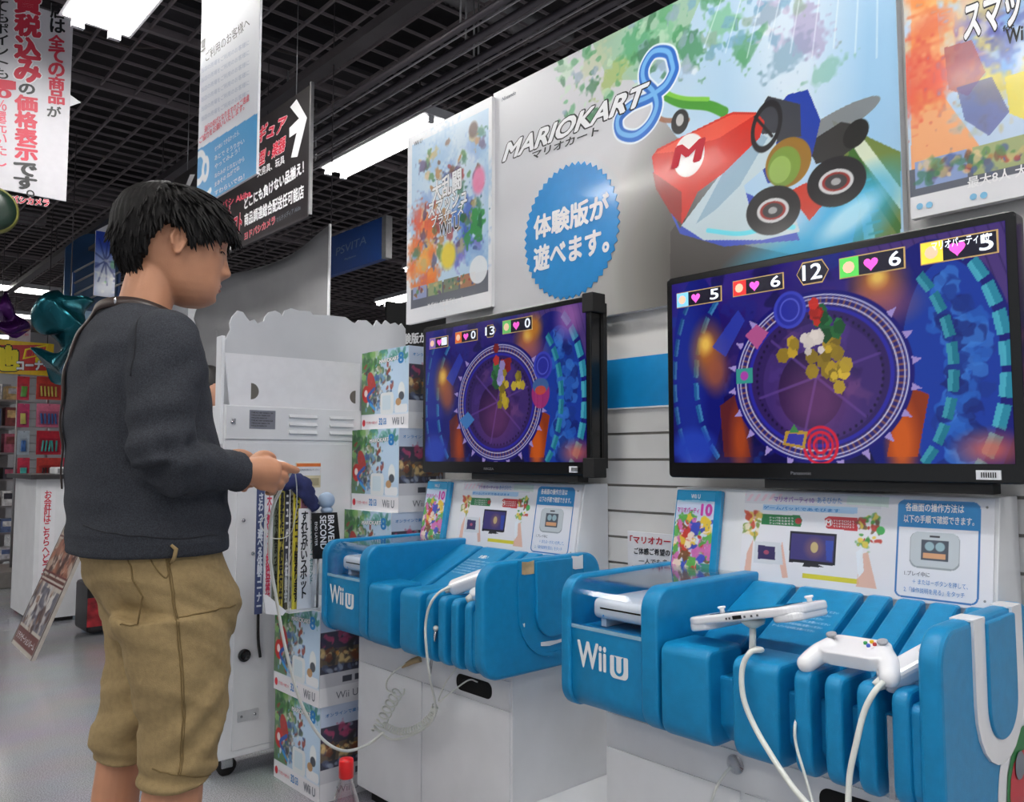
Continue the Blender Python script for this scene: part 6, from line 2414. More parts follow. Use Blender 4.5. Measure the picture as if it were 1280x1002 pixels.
for k in range(4):
    p, q = at(93, 340 + 14 * k, 1, y), at(156, 303 + 15 * k, 1, y)
    mb = MB()
    mb.tube([p, (q.x, y - .35, q.z - .03)], .009, 8)
    mb.build('white_rod', GREYL, t)
mb = MB()
p, q = at(98, 386, 1, y), at(150, 560, 1, y)
mb.box((p.x, y + .05, .1), (q.x, y + .1, p.z))
mb.build('pale_panel', mat('pale blue panel', (150, 182, 206), .5), t)
y2 = 7.1
p, q = at(120, 288, 1, y2), at(143, 372, 1, y2)
tp = Panel((p.x, y2, q.z), (1, 0, 0), (0, 0, 1), q.x - p.x, p.z - q.z + .12)
s = thing('narrow_poster', 'narrow blue and white poster on the blue display stand', 'poster', (p.x, y2, q.z))
mb = MB()
mb.prism([(0, 0), (tp.w, 0), (tp.w, tp.h), (0, tp.h - .12)], tp.o, tp.u, tp.v, tp.n, -.012, -.001)
mb.build('board', PAPER, s)
A = Art(Panel(tp.o, tp.u, tp.v, tp.w, tp.h - .12), .006, (120, 150, 226))
w, h = tp.w, tp.h - .12
A.ell((.5 * w, .2 * h), .1, .2, (216, 222, 236), .9, soft=.5, px=False)
A.ell((.5 * w, .95 * h), .12, .12, (30, 60, 170), .9, soft=.4, px=False)
for k in range(9):
    A.line((.5 * w, .55 * h), (.5 * w + .1 * math.cos(k * .7), .55 * h + .2 * math.sin(k * .7)), .012, (30, 50, 130), .8, px=False)
A.blots(16, [(240, 244, 250), (40, 60, 150), (90, 190, 120)], .01, .03, 3, (0, 0, w, .6 * h), .6)
A.build(s)
mb = MB()
mb.box((p.x + .03, y2 + .014, p.z - .1), (q.x - .03, y2 + .32, p.z - .07))
mb.build('hook', GREYD, s)

# white counter
y = 6.9
p, q = at(38, 590, 1, 6.3), at(112, 590, 1, 6.3)
t = thing('white_counter', 'white checkout counter with a dark top edge behind the leaning picture board', 'counter', ((p.x + q.x) / 2, 6.6, 0))
mb = MB()
mb.box((p.x + .05, 6.35, .03), (q.x, 7.0, .98))
mb.build('counter_body', WHITE, t)
mb = MB()
mb.box((p.x, 6.28, .98), (q.x + .05, 7.05, 1.01))
mb.build('counter_top', mat('dark counter top', (50, 48, 50), .3), t)
mb = MB()
mb.box((p.x + .10, 6.40, 0), (q.x - .05, 6.95, .03))
mb.build('toe_kick', GREYD, t)
tp = Panel((p.x + .05, 6.349, .03), (1, 0, 0), (0, 0, 1), .7, .95)
for i, a in enumerate((.05, .30)):
    m_ = MB()
    tp.poly(m_, [(a - .02, .25), (a + .07, .25), (a + .07, .90), (a - .02, .90)], 1)
    m_.build('paper_strip', PAPER, t)
    write(tp, '\n'.join('お会計はこちらへどうぞ'), (a, .28), (a + .045, .28), (a, .87), RO, t, px=False, k=3, bold=.03, line=.85)
for k, (xx, hh, cc, lab) in enumerate(((.18, .05, (230, 230, 232), 'small white box on the white counter'), (.36, .08, (40, 40, 46), 'small dark stand on the white counter'))):
    s = thing('counter_item', lab, 'box', (p.x + xx, 6.5, 1.01))
    m_ = MB()
    m_.box((p.x + xx, 6.45, 1.01), (p.x + xx + .14, 6.6, 1.01 + hh))
    m_.build('box_body', mat(f'item {k}', cc, .4), s, bevel=.01)
    m_ = MB()
    m_.box((p.x + xx + .02, 6.447, 1.02), (p.x + xx + .12, 6.45, 1.01 + hh * .8))
    m_.build('front_label', GREYL, s)

# leaning picture board
n0, n1 = at(39, 825, 2, .005), at(14, 801, 2, .005)
base = Vector((n0.x, n0.y, 0))
ldir = Vector((n1.x - n0.x, n1.y - n0.y, 0)).normalized()
Wb = (n1 - n0).length
d_up = Vector((.22, 0, .56)).normalized()
t = thing('leaning_board', 'leaning folding board covered with framed room pictures, on the floor behind the young man', 'sign board', tuple(base))
nrm = ldir.cross(d_up)
if nrm.x > 0:
    nrm = -nrm
Lb = 1.10
bo = base + ldir * Wb
tp = Panel(bo, -ldir, d_up, Wb, Lb)
if tp.n.x > 0:
    tp.n = -tp.n
mb = MB()
mb.prism([(0, 0), (Wb, 0), (Wb, Lb), (0, Lb)], bo, -ldir, d_up, tp.n, -.02, 0)
mb.build('board', mat('board frame', (188, 180, 172), .4), t)
A = Art(tp, .006, (206, 198, 186))
w, h = Wb, Lb
A.rect(0, 0, .02, h, (90, 70, 64)); A.rect(w - .02, 0, w, h, (90, 70, 64))
rows = [(.02, .10, (120, 60, 54)), (.12, .34, (120, 118, 130)), (.38, .40, (110, 60, 50)), (.42, .60, (136, 84, 62)), (.63, .82, (200, 186, 160)), (.85, .97, (176, 160, 130))]
for (a, b, c) in rows:
    A.rect(.03, a * h, w - .03, b * h, c)
A.blots(90, [(70, 40, 34), (210, 200, 190), (140, 90, 60), (90, 90, 110), (230, 226, 220)], .01, .05, 31, (.04, .12 * h, w - .04, .34 * h), .7, .15)
A.blots(90, [(80, 40, 30), (180, 110, 80), (60, 34, 30), (226, 214, 200)], .01, .05, 32, (.04, .42 * h, w - .04, .60 * h), .7, .15)
A.blots(60, [(170, 150, 110), (230, 224, 210), (120, 96, 70)], .01, .06, 33, (.04, .64 * h, w - .04, .95 * h), .7, .2)
for z_ in (.36, .41, .61, .83):
    A.rect(0, z_ * h, w, z_ * h + .012, (110, 40, 40))
A.build(t)
write(tp, 'リラクゼーションルーム', (.06, .045), (w - .06, .045), (.06, .085), PAPER, t, px=False, bold=.03)
top_ = bo + d_up * Lb
mb = MB()
for s_ in (0.04, Wb - .04):
    a = base + ldir * s_ + d_up * (Lb - .05) + Vector((.02, 0, 0))
    mb.tube([a, Vector((a.x + .38, a.y, .012))], .012, 8)
mb.build('rear_frame', GREYL, t)
# rolling dark case behind the young man's leg
p = at(116, 795, 2, .0)
t = thing('wheeled_case', 'dark upright case with red and white print, behind the young man\'s leg', 'case', (p.x, p.y, 0))
q0, q1 = at(112, 700, 1, p.y), at(136, 700, 1, p.y)
mb = MB()
mb.box((q0.x, p.y, .02), (q1.x + .1, p.y + .3, at(112, 730, 1, p.y).z))
mb.build('case_body', mat('dark case', (36, 32, 36), .4), t, bevel=.02)
mb = MB()
mb.box((q0.x - .004, p.y - .006, .06), (q1.x, p.y, .24))
mb.build('printed_band', mat('case red', (176, 40, 50), .4, var=.5, scale=14), t)

# passer-by with dark hair behind the young man's chest
hc = at(262, 490, 1, 4.1)
t = thing('person', 'dark-haired passer-by in a grey shirt, mostly hidden behind the young man\'s chest', 'person', (hc.x, 4.1, 0))
mb = MB()
z0 = hc.z
mb.ellipsoid((hc.x, 4.1, z0), (.082, .10, .115), seg=18, rings=12)
mb.tube([(hc.x, 4.120, z0 - .06), (hc.x, 4.140, z0 - .20)], [.05, .055], 12)
mb.tube(spline([(hc.x, 4.160, z0 - .17), (hc.x, 4.160, z0 - .24), (hc.x, 4.160, z0 - .5), (hc.x, 4.160, z0 - .66), (hc.x, 4.160, z0 - .75)], 4), [.06, .10, .13, .15, .16, .16, .155, .15, .145, .14, .14, .14, .15, .155, .155, .15, .13], 16)
for s_ in (-1, 1):
    mb.tube([(hc.x + s_ * .15, 4.160, z0 - .25), (hc.x + s_ * .20, 4.160, z0 - .5), (hc.x + s_ * .17, 4.020, z0 - .66)], [.05, .042, .03], 12)
    mb.ellipsoid((hc.x + s_ * .16, 3.980, z0 - .69), (.03, .045, .03), seg=12, rings=8)
    mb.tube([(hc.x + s_ * .08, 4.160, z0 - .70), (hc.x + s_ * .09, 4.140, (z0 - .75) * .5), (hc.x + s_ * .09, 4.170, .06)], [.085, .06, .045], 12)
    mb.ellipsoid((hc.x + s_ * .09, 4.120, .045), (.045, .12, .045), seg=12, rings=8)
SKIN2 = mat('passer skin', (200, 150, 124), .6)
remeshed(mb, 'body', SKIN2, None, .012)
me_ = remeshed(mb, 'body', SKIN2, None, .012)
link('body', me_, t)
mb = MB()
mb.tube(spline([(hc.x, 4.160, z0 - .19), (hc.x, 4.160, z0 - .24), (hc.x, 4.160, z0 - .5), (hc.x, 4.160, z0 - .72)], 4), [.075, .11, .15, .165, .165, .165, .16, .155, .155, .155, .155, .16, .165], 18)
for s_ in (-1, 1):
    mb.tube([(hc.x + s_ * .14, 4.160, z0 - .245), (hc.x + s_ * .195, 4.160, z0 - .44)], [.058, .054], 12)
link('shirt', remeshed(mb, 'shirt', mat('passer shirt', (120, 122, 128), .8, bump=.3), None, .012), t)
mb = MB()
for s_ in (-1, 1):
    mb.tube([(hc.x + s_ * .075, 4.160, z0 - .68), (hc.x + s_ * .09, 4.140, (z0 - .75) * .5), (hc.x + s_ * .09, 4.170, .08)], [.105, .08, .065], 14)
link('trousers', remeshed(mb, 'trousers', mat('passer trousers', (40, 42, 56), .8), None, .012), t)
mb = MB()
mb.ellipsoid((hc.x, 4.115, z0 + .02), (.095, .11, .12), seg=20, rings=14)
mb.ellipsoid((hc.x + .01, 4.100, z0 - .03), (.085, .09, .08), seg=20, rings=14)
link('hair', remeshed(mb, 'hair', mat('dark hair', (22, 18, 18), .6, var=.3, bump=.8, bscale=120), None, .01), t)

# strip of another sign beside the right television
t = thing('side_poster', 'thin strip of a green and purple card beyond the right television', 'poster', (1.80, .42, .9))
sp_ = Panel((1.799, .475, .98), (0, -1, 0), (0, 0, 1), .16, .60)
mb = MB()
mb.box((1.80, .315, .98), (1.810, .475, 1.58))
mb.build('board', PAPER, t)
A = Art(sp_, .004, (120, 90, 160))
A.rect(0, 0, .16, .2, (110, 140, 90))
A.blots(60, [(200, 120, 170), (90, 60, 150), (230, 220, 230), (80, 140, 90)], .01, .03, 71, None, .8)
A.build(t)
mb = MB()
mb.box((1.810, .36, 1.2), (1.868, .43, 1.3))
mb.build('spacer', BLACKM, t)

# ================================================================== THE YOUNG MAN
PY = 1.87
person = thing('person', 'young man with short black hair in a charcoal sweater and khaki shorts, holding a controller', 'person', (.62, PY, 0))
SKIN = mat('skin', (192, 136, 104), .5, var=.05, scale=18, bump=.12, bscale=300)
HAIR = mat('black hair', (15, 12, 12), .62, var=.3, scale=60, bump=.25, bscale=200, spec=.25)
KNIT = mat('charcoal knit', (58, 60, 66), .92, var=.30, scale=420, bump=.5, bscale=700, spec=.2)
KHAKI = mat('khaki cotton', (152, 130, 92), .85, var=.07, scale=90, bump=.35, bscale=500, spec=.25)
SEAM = mat('khaki seam', (120, 98, 60), .9, var=.1)
LEATHER = mat('brown leather', (48, 34, 30), .45, var=.2, bump=.3)


def ringloft(mb_, rings, seg=40, e=2.0, mi=0):
    """rings: (centre, axis x half, axis y half, tilt about y) stacked into a closed skin"""
    vs = []
    for (c, rx, ry, tilt) in rings:
        c = Vector(c)
        ct, st_ = math.cos(tilt), math.sin(tilt)
        for k in range(seg):
            a = 2 * PI * k / seg
            ca, sa = math.cos(a), math.sin(a)
            x = rx * math.copysign(abs(ca) ** (2 / e), ca)
            y = ry * math.copysign(abs(sa) ** (2 / e), sa)
            vs.append(c + Vector((x * ct, y, x * st_)))
    fs = []
    n = len(rings)
    for i in range(n - 1):
        for k in range(seg):
            a, b = i * seg + k, i * seg + (k + 1) % seg
            fs.append((a, b, b + seg, a + seg))
    fs.append(tuple(range(seg))[::-1])
    fs.append(tuple((n - 1) * seg + k for k in range(seg)))
    mb_.add(vs, fs, mi, True)


def interp(tab, z):
    """tab rows sorted by first value, smooth interpolation of the others"""
    if z <= tab[0][0]:
        return tab[0][1:]
    for i in range(len(tab) - 1):
        if z <= tab[i + 1][0]:
            t_ = (z - tab[i][0]) / (tab[i + 1][0] - tab[i][0])
            return tuple(a + (b - a) * t_ for a, b in zip(tab[i][1:], tab[i + 1][1:]))
    return tab[-1][1:]


HC = Vector((.640, PY, 0))          # head axis, local head frame before turning
HEAD = [(1.462, .670, .715, .020), (1.468, .650, .728, .034), (1.478, .632, .738, .047), (1.492, .615, .745, .057), (1.508, .598, .749, .064), (1.525, .582, .751, .068),
        (1.545, .565, .754, .072), (1.565, .552, .757, .075), (1.585, .544, .760, .077), (1.605, .540, .765, .079), (1.625, .539, .766, .079), (1.645, .541, .762, .078),
        (1.665, .547, .752, .074), (1.685, .560, .735, .065), (1.700, .580, .712, .050), (1.709, .605, .688, .032), (1.712, .625, .665, .014)]
TURN = Matrix.Translation(Vector((.612, PY, 0))) @ Matrix.Rotation(R_(-13), 4, 'Z') @ Matrix.Translation(Vector((-.612, -PY, 0)))
g = lambda v, c, s: math.exp(-((v - c) / s) ** 2)


def head_point(z, a):
    xb, xf, ry = interp(HEAD, z)
    cx_ = (xb + xf) / 2
    rx = (xf - xb) / 2
    ca, sa = math.cos(a), math.sin(a)
    e = 2.0 + .35 * (1 if ca > 0 else 0) * abs(sa)
    x = cx_ + rx * math.copysign(abs(ca) ** (2 / e), ca)
    y = ry * math.copysign(abs(sa) ** (2 / e), sa)
    if ca > 0:
        f = ca
        # nose
        ny = .0085 + .009 * g(z, 1.543, .011)
        na = interp([(1.525, 0), (1.532, .010), (1.540, .021), (1.547, .0225), (1.556, .0185), (1.575, .010), (1.592, .004), (1.605, 0)], z)[0]
        if z < 1.525 or z > 1.605:
            na = 0
        x += na * g(y, 0, ny)
        x += .007 * (g(y, .0145, .0055) + g(y, -.0145, .0055)) * g(z, 1.540, .007)
        # mouth
        x += .0050 * g(y, 0, .020) * (g(z, 1.516, .0055) + .9 * g(z, 1.504, .0055))
        x -= .004 * g(y, 0, .022) * g(z, 1.510, .0022)
        x -= .003 * g(y, 0, .016) * g(z, 1.493, .006)
        x += .006 * g(y, 0, .018) * g(z, 1.478, .009)
        # brow ridge and eye hollows
        x += .003 * g(abs(y), .032, .022) * g(z, 1.612, .007)
        x -= .0085 * g(abs(y), .034, .015) * g(z, 1.593, .010)
        x += .0045 * g(abs(y), .033, .011) * g(z, 1.592, .006)
        # cheeks
        y *= 1 + .05 * g(z, 1.555, .025) * f
    return Vector((x, PY + y, z))


def head_grid(na, nz, off=None):
    z0, z1 = HEAD[0][0], HEAD[-1][0]
    vs, fs = [], []
    for i in range(nz + 1):
        z = z0 + (z1 - z0) * i / nz
        for k in range(na):
            a = 2 * PI * k / na
            p = head_point(z, a)
            if off:
                p = off(p, z, a)
            vs.append(TURN @ p)
    for i in range(nz):
        for k in range(na):
            a, b = i * na + k, i * na + (k + 1) % na
            fs.append((a, b, b + na, a + na))
    fs.append(tuple(range(na))[::-1])
    fs.append(tuple(nz * na + k for k in range(na)))
    return vs, fs


mb = MB()
vs, fs = head_grid(120, 96)
mb.add(vs, fs, 0, True)
# ears
for s_ in (-1, 1):
    ec = TURN @ Vector((.648, PY + s_ * .078, 1.590))
    M = (TURN.to_3x3() @ Matrix.Rotation(R_(-s_ * 22), 3, 'Z')) @ Matrix.Rotation(R_(12), 3, 'Y')
    prof = []
    for k in range(19):
        a = -PI * .55 + 2 * PI * .86 * k / 18
        prof.append(ec + M @ Vector((.0155 * math.cos(a) * (1 - .25 * (math.sin(a) < -.2)) - .002, s_ * (.010 + .003 * math.cos(a)), .0285 * math.sin(a))))
    mb.tube(prof, .0042, 10)
    mb.ellipsoid(ec + M @ Vector((0, s_ * .003, -.001)), (.0125, .006, .024), M, 14, 10)
    mb.ellipsoid(ec + M @ Vector((.003, s_ * .006, -.024)), (.0075, .005, .008), M, 12, 8)
# neck
ringloft(mb, [((.572, PY, 1.36), .075, .085, 0), ((.578, PY, 1.405), .068, .074, .1), ((.588, PY, 1.44), .062, .064, .18), ((.600, PY, 1.48), .060, .060, .2), ((.612, PY, 1.53), .058, .058, .1), ((.62, PY, 1.57), .05, .055, 0)], 32)
# trunk
TORSO = [(.86, .612, .135, .165), (.92, .612, .138, .168), (.98, .612, .140, .170), (1.06, .612, .140, .172), (1.14, .608, .140, .176), (1.22, .602, .138, .182), (1.30, .598, .130, .188),
         (1.35, .592, .118, .186), (1.385, .586, .100, .165), (1.41, .582, .082, .125), (1.43, .580, .068, .09)]
ringloft(mb, [((x, PY, z), rx * (.70 if z < .95 else .76), ry * (.74 if z < .95 else .82), 0) for z, x, rx, ry in TORSO], 40, 2.3)
# legs (thigh, calf, foot); the far leg stands a step back
def px2(y_, xa, xb, Y):
    a, b = at(xa, y_, 1, Y), at(xb, y_, 1, Y)
    return (a + b) / 2, (b.x - a.x) / 2


NEAR = [(765, 138, 284), (800, 148, 284), (840, 158, 285), (877, 170, 283), (920, 172, 277), (950, 171, 268), (974, 172, 261)]
FAR = [(765, 128, 240), (800, 131, 236), (840, 130, 224), (880, 124, 206), (917, 116, 192), (946, 116, 184)]
legs = []
for TAB, Y in ((NEAR, 1.765), (FAR, 1.975)):
    cs = [px2(yy, xa, xb, Y)[0] for yy, xa, xb in TAB]
    kn = cs[-1]
    calf = Vector((kn.x - .012, Y, .33))
    ank = Vector((kn.x - .035, Y, .09))
    path = [cs[0] + Vector((0, 0, .06)), cs[1], cs[2], cs[4], kn, calf, ank.lerp(calf, .4), ank]
    P_ = spline(path, 3)
    n_ = len(P_)
    rr_ = [interp([(0, .060), (.3, .058), (.5, .054 if Y < 1.9 else .046), (.62, .060 if Y < 1.9 else .048), (.75, .058 if Y < 1.9 else .052), (.9, .042), (1, .036)], i / (n_ - 1))[0] for i in range(n_)]
    mb.tube(P_, rr_, 20)
    mb.tube([ank + Vector((-.03, 0, -.04)), ank + Vector((.03, 0, -.045)), ank + Vector((.11, 0, -.06)), ank + Vector((.17, 0, -.068))], [.036, .040, .032, .018], 14)
    legs.append((0, 0, 0, kn, ank))
# arms
SHr, ELr, WRr = Vector((.582, PY - .178, 1.352)), at(200, 580, 1, 1.645), at(306, 590, 1, 1.705)
SHl, ELl, WRl = Vector((.582, PY + .178, 1.352)), Vector((ELr.x + .02, PY + .225, ELr.z)), Vector((WRr.x, 1.885, WRr.z + .004))
for a, b, c in ((SHr, ELr, WRr), (SHl, ELl, WRl)):
    mb.tube([a, a.lerp(b, .5), b], [.050, .046, .040], 16)
    mb.tube([b, b.lerp(c, .3), b.lerp(c, .75), c], [.041, .042, .033, .027], 16)


def hand(mb_, W_, side, scale=1.0):
    """side -1: right hand (towards the camera); fingers curl round the controller lying across"""
    S = lambda x, y, z: W_ + Vector((x, -side * y, z)) * scale
    # palm: short loft from the wrist to the knuckles
    mb_.tube(spline([S(-.02, 0, 0), S(.012, 0, .002), (S(.042, .004, .0)), S(.070, .008, -.002)], 3), [.026, .027, .029, .030, .032, .033, .034, .034, .033, .028], 18)
    mb_.ellipsoid(S(.045, .002, -.016), (.034 * scale, .018 * scale, .026 * scale), None, 16, 12)
    mb_.ellipsoid(S(.040, .010, .014), (.032 * scale, .016 * scale, .024 * scale), None, 16, 12)
    # index finger reaches forward
    mb_.tube(spline([S(.060, .004, .012), S(.085, .004, .013), S(.108, .008, .006), S(.130, .012, .001)], 4), [.0112, .011, .0108, .0105, .0102, .0102, .010, .0096, .0096, .0092, .0088, .0082, .0050], 12)
    # the other three curl under
    mb_.tube(spline([S(.060, .002, -.004), S(.088, .004, -.010), S(.098, .022, -.020), S(.084, .036, -.024)], 4), [.0112, .0108, .0106, .0104, .010, .0102, .010, .0098, .0095, .0092, .009, .008, .005], 12)
    mb_.tube(spline([S(.052, .000, -.018), S(.078, .002, -.026), S(.086, .020, -.034), S(.072, .033, -.036)], 4), [.0108, .0105, .0102, .010, .0098, .0098, .0096, .0094, .009, .0088, .0085, .0076, .005], 12)
    mb_.tube(spline([S(.040, .000, -.030), S(.062, .002, -.040), S(.068, .018, -.046), S(.056, .028, -.046)], 4), [.0095, .0092, .009, .0088, .0086, .0086, .0084, .0082, .008, .0078, .0075, .0066, .0045], 12)
    # thumb leaves the side of the palm near its base and lies on top
    mb_.tube(spline([S(.016, .010, .018), S(.038, .018, .034), S(.060, .026, .036), S(.082, .034, .026)], 4), [.0145, .014, .0138, .0134, .013, .0126, .0122, .012, .0116, .011, .0104, .0092, .0055], 12)


HR = WRr + Vector((.004, 0, 0))
HL = WRl + Vector((.004, 0, 0))
hm = MB()
hand(mb, HR, -1)
hand(mb, HL, 1)
me_ = remeshed(mb, 'body', SKIN, None, .0036, 2)
link('body', me_, person)

# face details: eyes, brows, lips
EYE_W = mat('eye white', (222, 214, 206), .25, var=0)
EYE_K = mat('dark iris', (24, 16, 14), .15, var=0)
for s_ in (-1, 1):
    ec = TURN @ Vector((head_point(1.592, s_ * .44).x - .0112, PY + s_ * .0325, 1.5915))
    mb = MB()
    mb.ellipsoid(ec, (.0115, .0125, .0105), TURN.to_3x3(), 16, 12)
    mb.build('eyeball', EYE_W, person)
    mb = MB()
    mb.ellipsoid(ec + TURN.to_3x3() @ Vector((.0078, 0, -.0035)), (.0045, .0058, .0055), TURN.to_3x3(), 14, 10)
    mb.build('iris', EYE_K, person)
    # heavy lowered upper lid with lashes
    mb = MB()
    pts = [TURN @ (head_point(1.5920 - .004 * abs(q) ** 2, s_ * (.44 + .16 * q)) + Vector((.0022, 0, 0))) for q in np.linspace(-1, 1, 9)]
    mb.tube(pts, [.0008, .0022, .0030, .0034, .0034, .0032, .0030, .0022, .0008], 8)
    mb.build('upper_lid', SKIN, person)
    mb = MB()
    pts = [TURN @ (head_point(1.5885 - .004 * abs(q) ** 2, s_ * (.44 + .17 * q)) + Vector((.0042, 0, 0))) for q in np.linspace(-1, 1, 9)]
    mb.tube(pts, [.0005] + [.0011] * 7 + [.0005], 6)
    mb.build('lash_line', HAIR, person)
    mb = MB()
    pts = [TURN @ (head_point(1.6135 + .003 * (1 - q * q), s_ * (.42 + .24 * q)) + Vector((.0012, s_ * .0008, 0))) for q in np.linspace(-1, 1, 9)]
    mb.tube(pts, [.001, .0022, .0028, .0030, .0030, .0028, .0024, .0018, .0008], 8)
    mb.build('eyebrow', HAIR, person)
for z_, hh, w_ in ((1.5155, .0034, .021), (1.5045, .0042, .019)):
    mb = MB()
    pts = []
    for q in np.linspace(-1, 1, 11):
        a = q * .30
        p = head_point(z_ - .0015 * q * q, a)
        pts.append(TURN @ (p + Vector((-.0024, 0, 0))))
    mb.tube(pts, [hh * math.sqrt(max(.05, 1 - q * q)) for q in np.linspace(-1, 1, 11)], 10)
    mb.build('lip', mat('lip', (158, 98, 84), .45, var=.05), person)

# hair: a skin over the skull that dips below it outside the hairline
HLN = [(0, 1.622), (25, 1.618), (45, 1.612), (60, 1.604), (72, 1.592), (80, 1.585), (87, 1.612), (100, 1.628), (112, 1.612), (122, 1.580), (135, 1.552), (155, 1.535), (181, 1.530)]


def hair_off(p, z, a):
    d = abs(((math.degrees(a) + 180) % 360) - 180)
    zh = interp(HLN, d)[0] + .004 * math.sin(a * 23) + .003 * math.sin(a * 57 + 1)
    m_ = max(0, min(1, (z - zh + .003) / .007))
    c = Vector((.648, PY, 1.60))
    n = (p - c)
    n = n.normalized()
    top_ = max(0, min(1, (z - 1.60) / .1))
    th = .016 + .004 * (d > 100) + .004 * (d < 50) * (z < 1.68) + .006 * top_
    st = .0014 * math.sin(a * 47 + 2 * math.sin(z * 30)) + .0010 * math.sin(a * 91 + z * 40)
    return p + n * (m_ * (th + st) - (1 - m_) * .010)


def head_point_plain(z, a):
    xb, xf, ry = interp(HEAD, z)
    return Vector(((xb + xf) / 2 + (xf - xb) / 2 * math.cos(a), PY + ry * math.sin(a), z))


_hp = head_point
head_point = head_point_plain
mb = MB()
vs, fs = head_grid(180, 110, hair_off)
mb.add(vs, fs, 0, True)
r_h = random.Random(11)
# straight locks that run from the crown down to the hairline
crown = Vector((.600, PY, 1.735))
for k in range(620):
    d = r_h.uniform(-180, 180)
    a = R_(d)
    ad = abs(d)
    zh = interp(HLN, ad)[0]
    edge = k % 5 < 2
    z = zh + (r_h.uniform(.004, .016) if edge else r_h.uniform(.012, .10))
    z = min(z, 1.702)
    p = head_point_plain(z, a)
    n = (p - Vector((.648, PY, 1.60))).normalized()
    base_ = p + n * (.013 + .009 * max(0, min(1, (z - 1.60) / .1)))
    fall = base_ - crown + Vector((0, 0, -.05))
    fall = (fall.normalized() + Vector((r_h.uniform(-.12, .12), r_h.uniform(-.12, .12), -.25)))
    fall = (fall - n * fall.dot(n) * .92).normalized()
    L = r_h.uniform(.030, .050) * (.55 if edge else 1.0)
    lift = .003 if ad < 110 else .005
    pts = [base_ - fall * L * .6 - n * .004, base_ + n * .001, base_ + fall * L * .5 + n * lift * .5, base_ + fall * L + n * (lift if not edge else .001)]
    pts = [TURN @ q for q in spline(pts, 2)]
    mb.tube(pts, [.0012, .003, .0036, .0036, .003, .0018, .0004], 5)
mb.build('hair', HAIR, person)
head_point = _hp


# clothing: fused from lofts, then creased
def crease(me, fn):
    n = len(me.vertices)
    co = np.zeros(n * 3, np.float32)
    me.vertices.foreach_get('co', co)
    co = co.reshape(-1, 3).astype(float)
    no = np.zeros(n * 3, np.float32)
    me.vertices.foreach_get('normal', no)
    no = no.reshape(-1, 3)
    co = co + no * fn(co)[:, None]
    me.vertices.foreach_set('co', co.astype(np.float32).reshape(-1))
    me.update()


def seg_t(co, a, b):
    a, b = np.array(a), np.array(b)
    d = b - a
    t_ = ((co - a) @ d) / (d @ d)
    q = a + np.clip(t_, 0, 1)[:, None] * d
    return t_, np.linalg.norm(co - q, axis=1)


mb = MB()
SW = [(.922, .618, .156, .184), (.930, .618, .156, .185), (1.00, .614, .155, .186), (1.06, .613, .154, .186), (1.14, .602, .148, .190), (1.22, .588, .137, .196), (1.30, .582, .128, .202),
      (1.35, .583, .123, .198), (1.39, .581, .108, .172), (1.418, .582, .092, .128), (1.438, .581, .076, .096), (1.445, .581, .062, .078)]
ringloft(mb, [((x, PY, z), rx, ry, .0) for z, x, rx, ry in SW[:-3]] + [((x, PY, z), rx, ry, -.12 if i else -.06) for i, (z, x, rx, ry) in enumerate(SW[-3:])], 56, 2.25)
for a, b, c in ((SHr, ELr, WRr), (SHl, ELl, WRl)):
    sgn = -1 if a.y < PY else 1
    aa = a + Vector((0, -sgn * .035, .01))
    mb.tube(spline([aa, a + Vector((.0, sgn * .002, -.01)), a.lerp(b, .35), a.lerp(b, .75), b + Vector((.004, 0, -.004))], 4),
            [.062, .066, .069, .071, .072, .072, .071, .070, .069, .067, .065, .063, .061, .060, .058, .056, .054], 22)
    mb.tube(spline([b + Vector((-.004, 0, .004)), b.lerp(c, .25), b.lerp(c, .6), b.lerp(c, .93)], 4), [.052, .056, .058, .058, .057, .055, .053, .051, .048, .046, .044, .042, .040], 22)
sw = remeshed(mb, 'sweater', KNIT, None, .006, 6)


def sw_fn(co):
    d = np.zeros(len(co))
    x, y, z = co[:, 0], co[:, 1], co[:, 2]
    for a, b, c in ((SHr, ELr, WRr), (SHl, ELl, WRl)):
        t_, dist = seg_t(co, a, b)
        k = np.clip((.085 - dist) / .02, 0, 1)
        d += k * .0040 * np.sin(t_ * 26 + (x - a.x) * 30) * np.clip(t_ * 1.6 - .5, 0, 1)
        t2, dist2 = seg_t(co, b, c)
        k2 = np.clip((.08 - dist2) / .02, 0, 1)
        d += k2 * .0042 * np.sin(t2 * 24 + (z - b.z) * 36) * np.clip(1.15 - t2, 0, 1)
        d += k2 * .003 * np.clip((t2 - .86) / .03, 0, 1) * (t2 < .95)
    tor = np.clip((z - .9) / .05, 0, 1)
    d += tor * .0045 * (vnoise(x * 1.0 + 4, z * 2.2 + y * .6 + 3, 9, 5) - .5) * 2
    d += .005 * np.sin(z * 70 + x * 16 + y * 8) * np.clip((1.06 - z) / .08, 0, 1) * np.clip((z - .94) / .03, 0, 1)
    d += .003 * np.sin((z * 1.2 - x) * 50) * g_arr(z, 1.30, .06) * (y < PY - .09)
    d += .0025 * (z < .952)
    return d


def g_arr(v, c, s):
    return np.exp(-((v - c) / s) ** 2)


crease(sw, sw_fn)
link('sweater', sw, person)
# armhole seam, shoulder seam, hem rib
dgm = None


def project_seam(pts, me, off=.002, r=.0016, name='seam', m_=None, seg=6):
    """lay a thin cord on the cloth, following the nearest skin points"""
    from mathutils.bvhtree import BVHTree
    bv = BVHTree.FromPolygons([v.co for v in me.vertices], [tuple(p.vertices) for p in me.polygons])
    out = []
    for p in spline(pts, 6):
        q = bv.find_nearest(p)
        if q[0] is not None:
            out.append(q[0] + q[1] * off)
    m2 = MB()
    m2.tube(out, r, seg)
    return m2.build(name, m_, person)


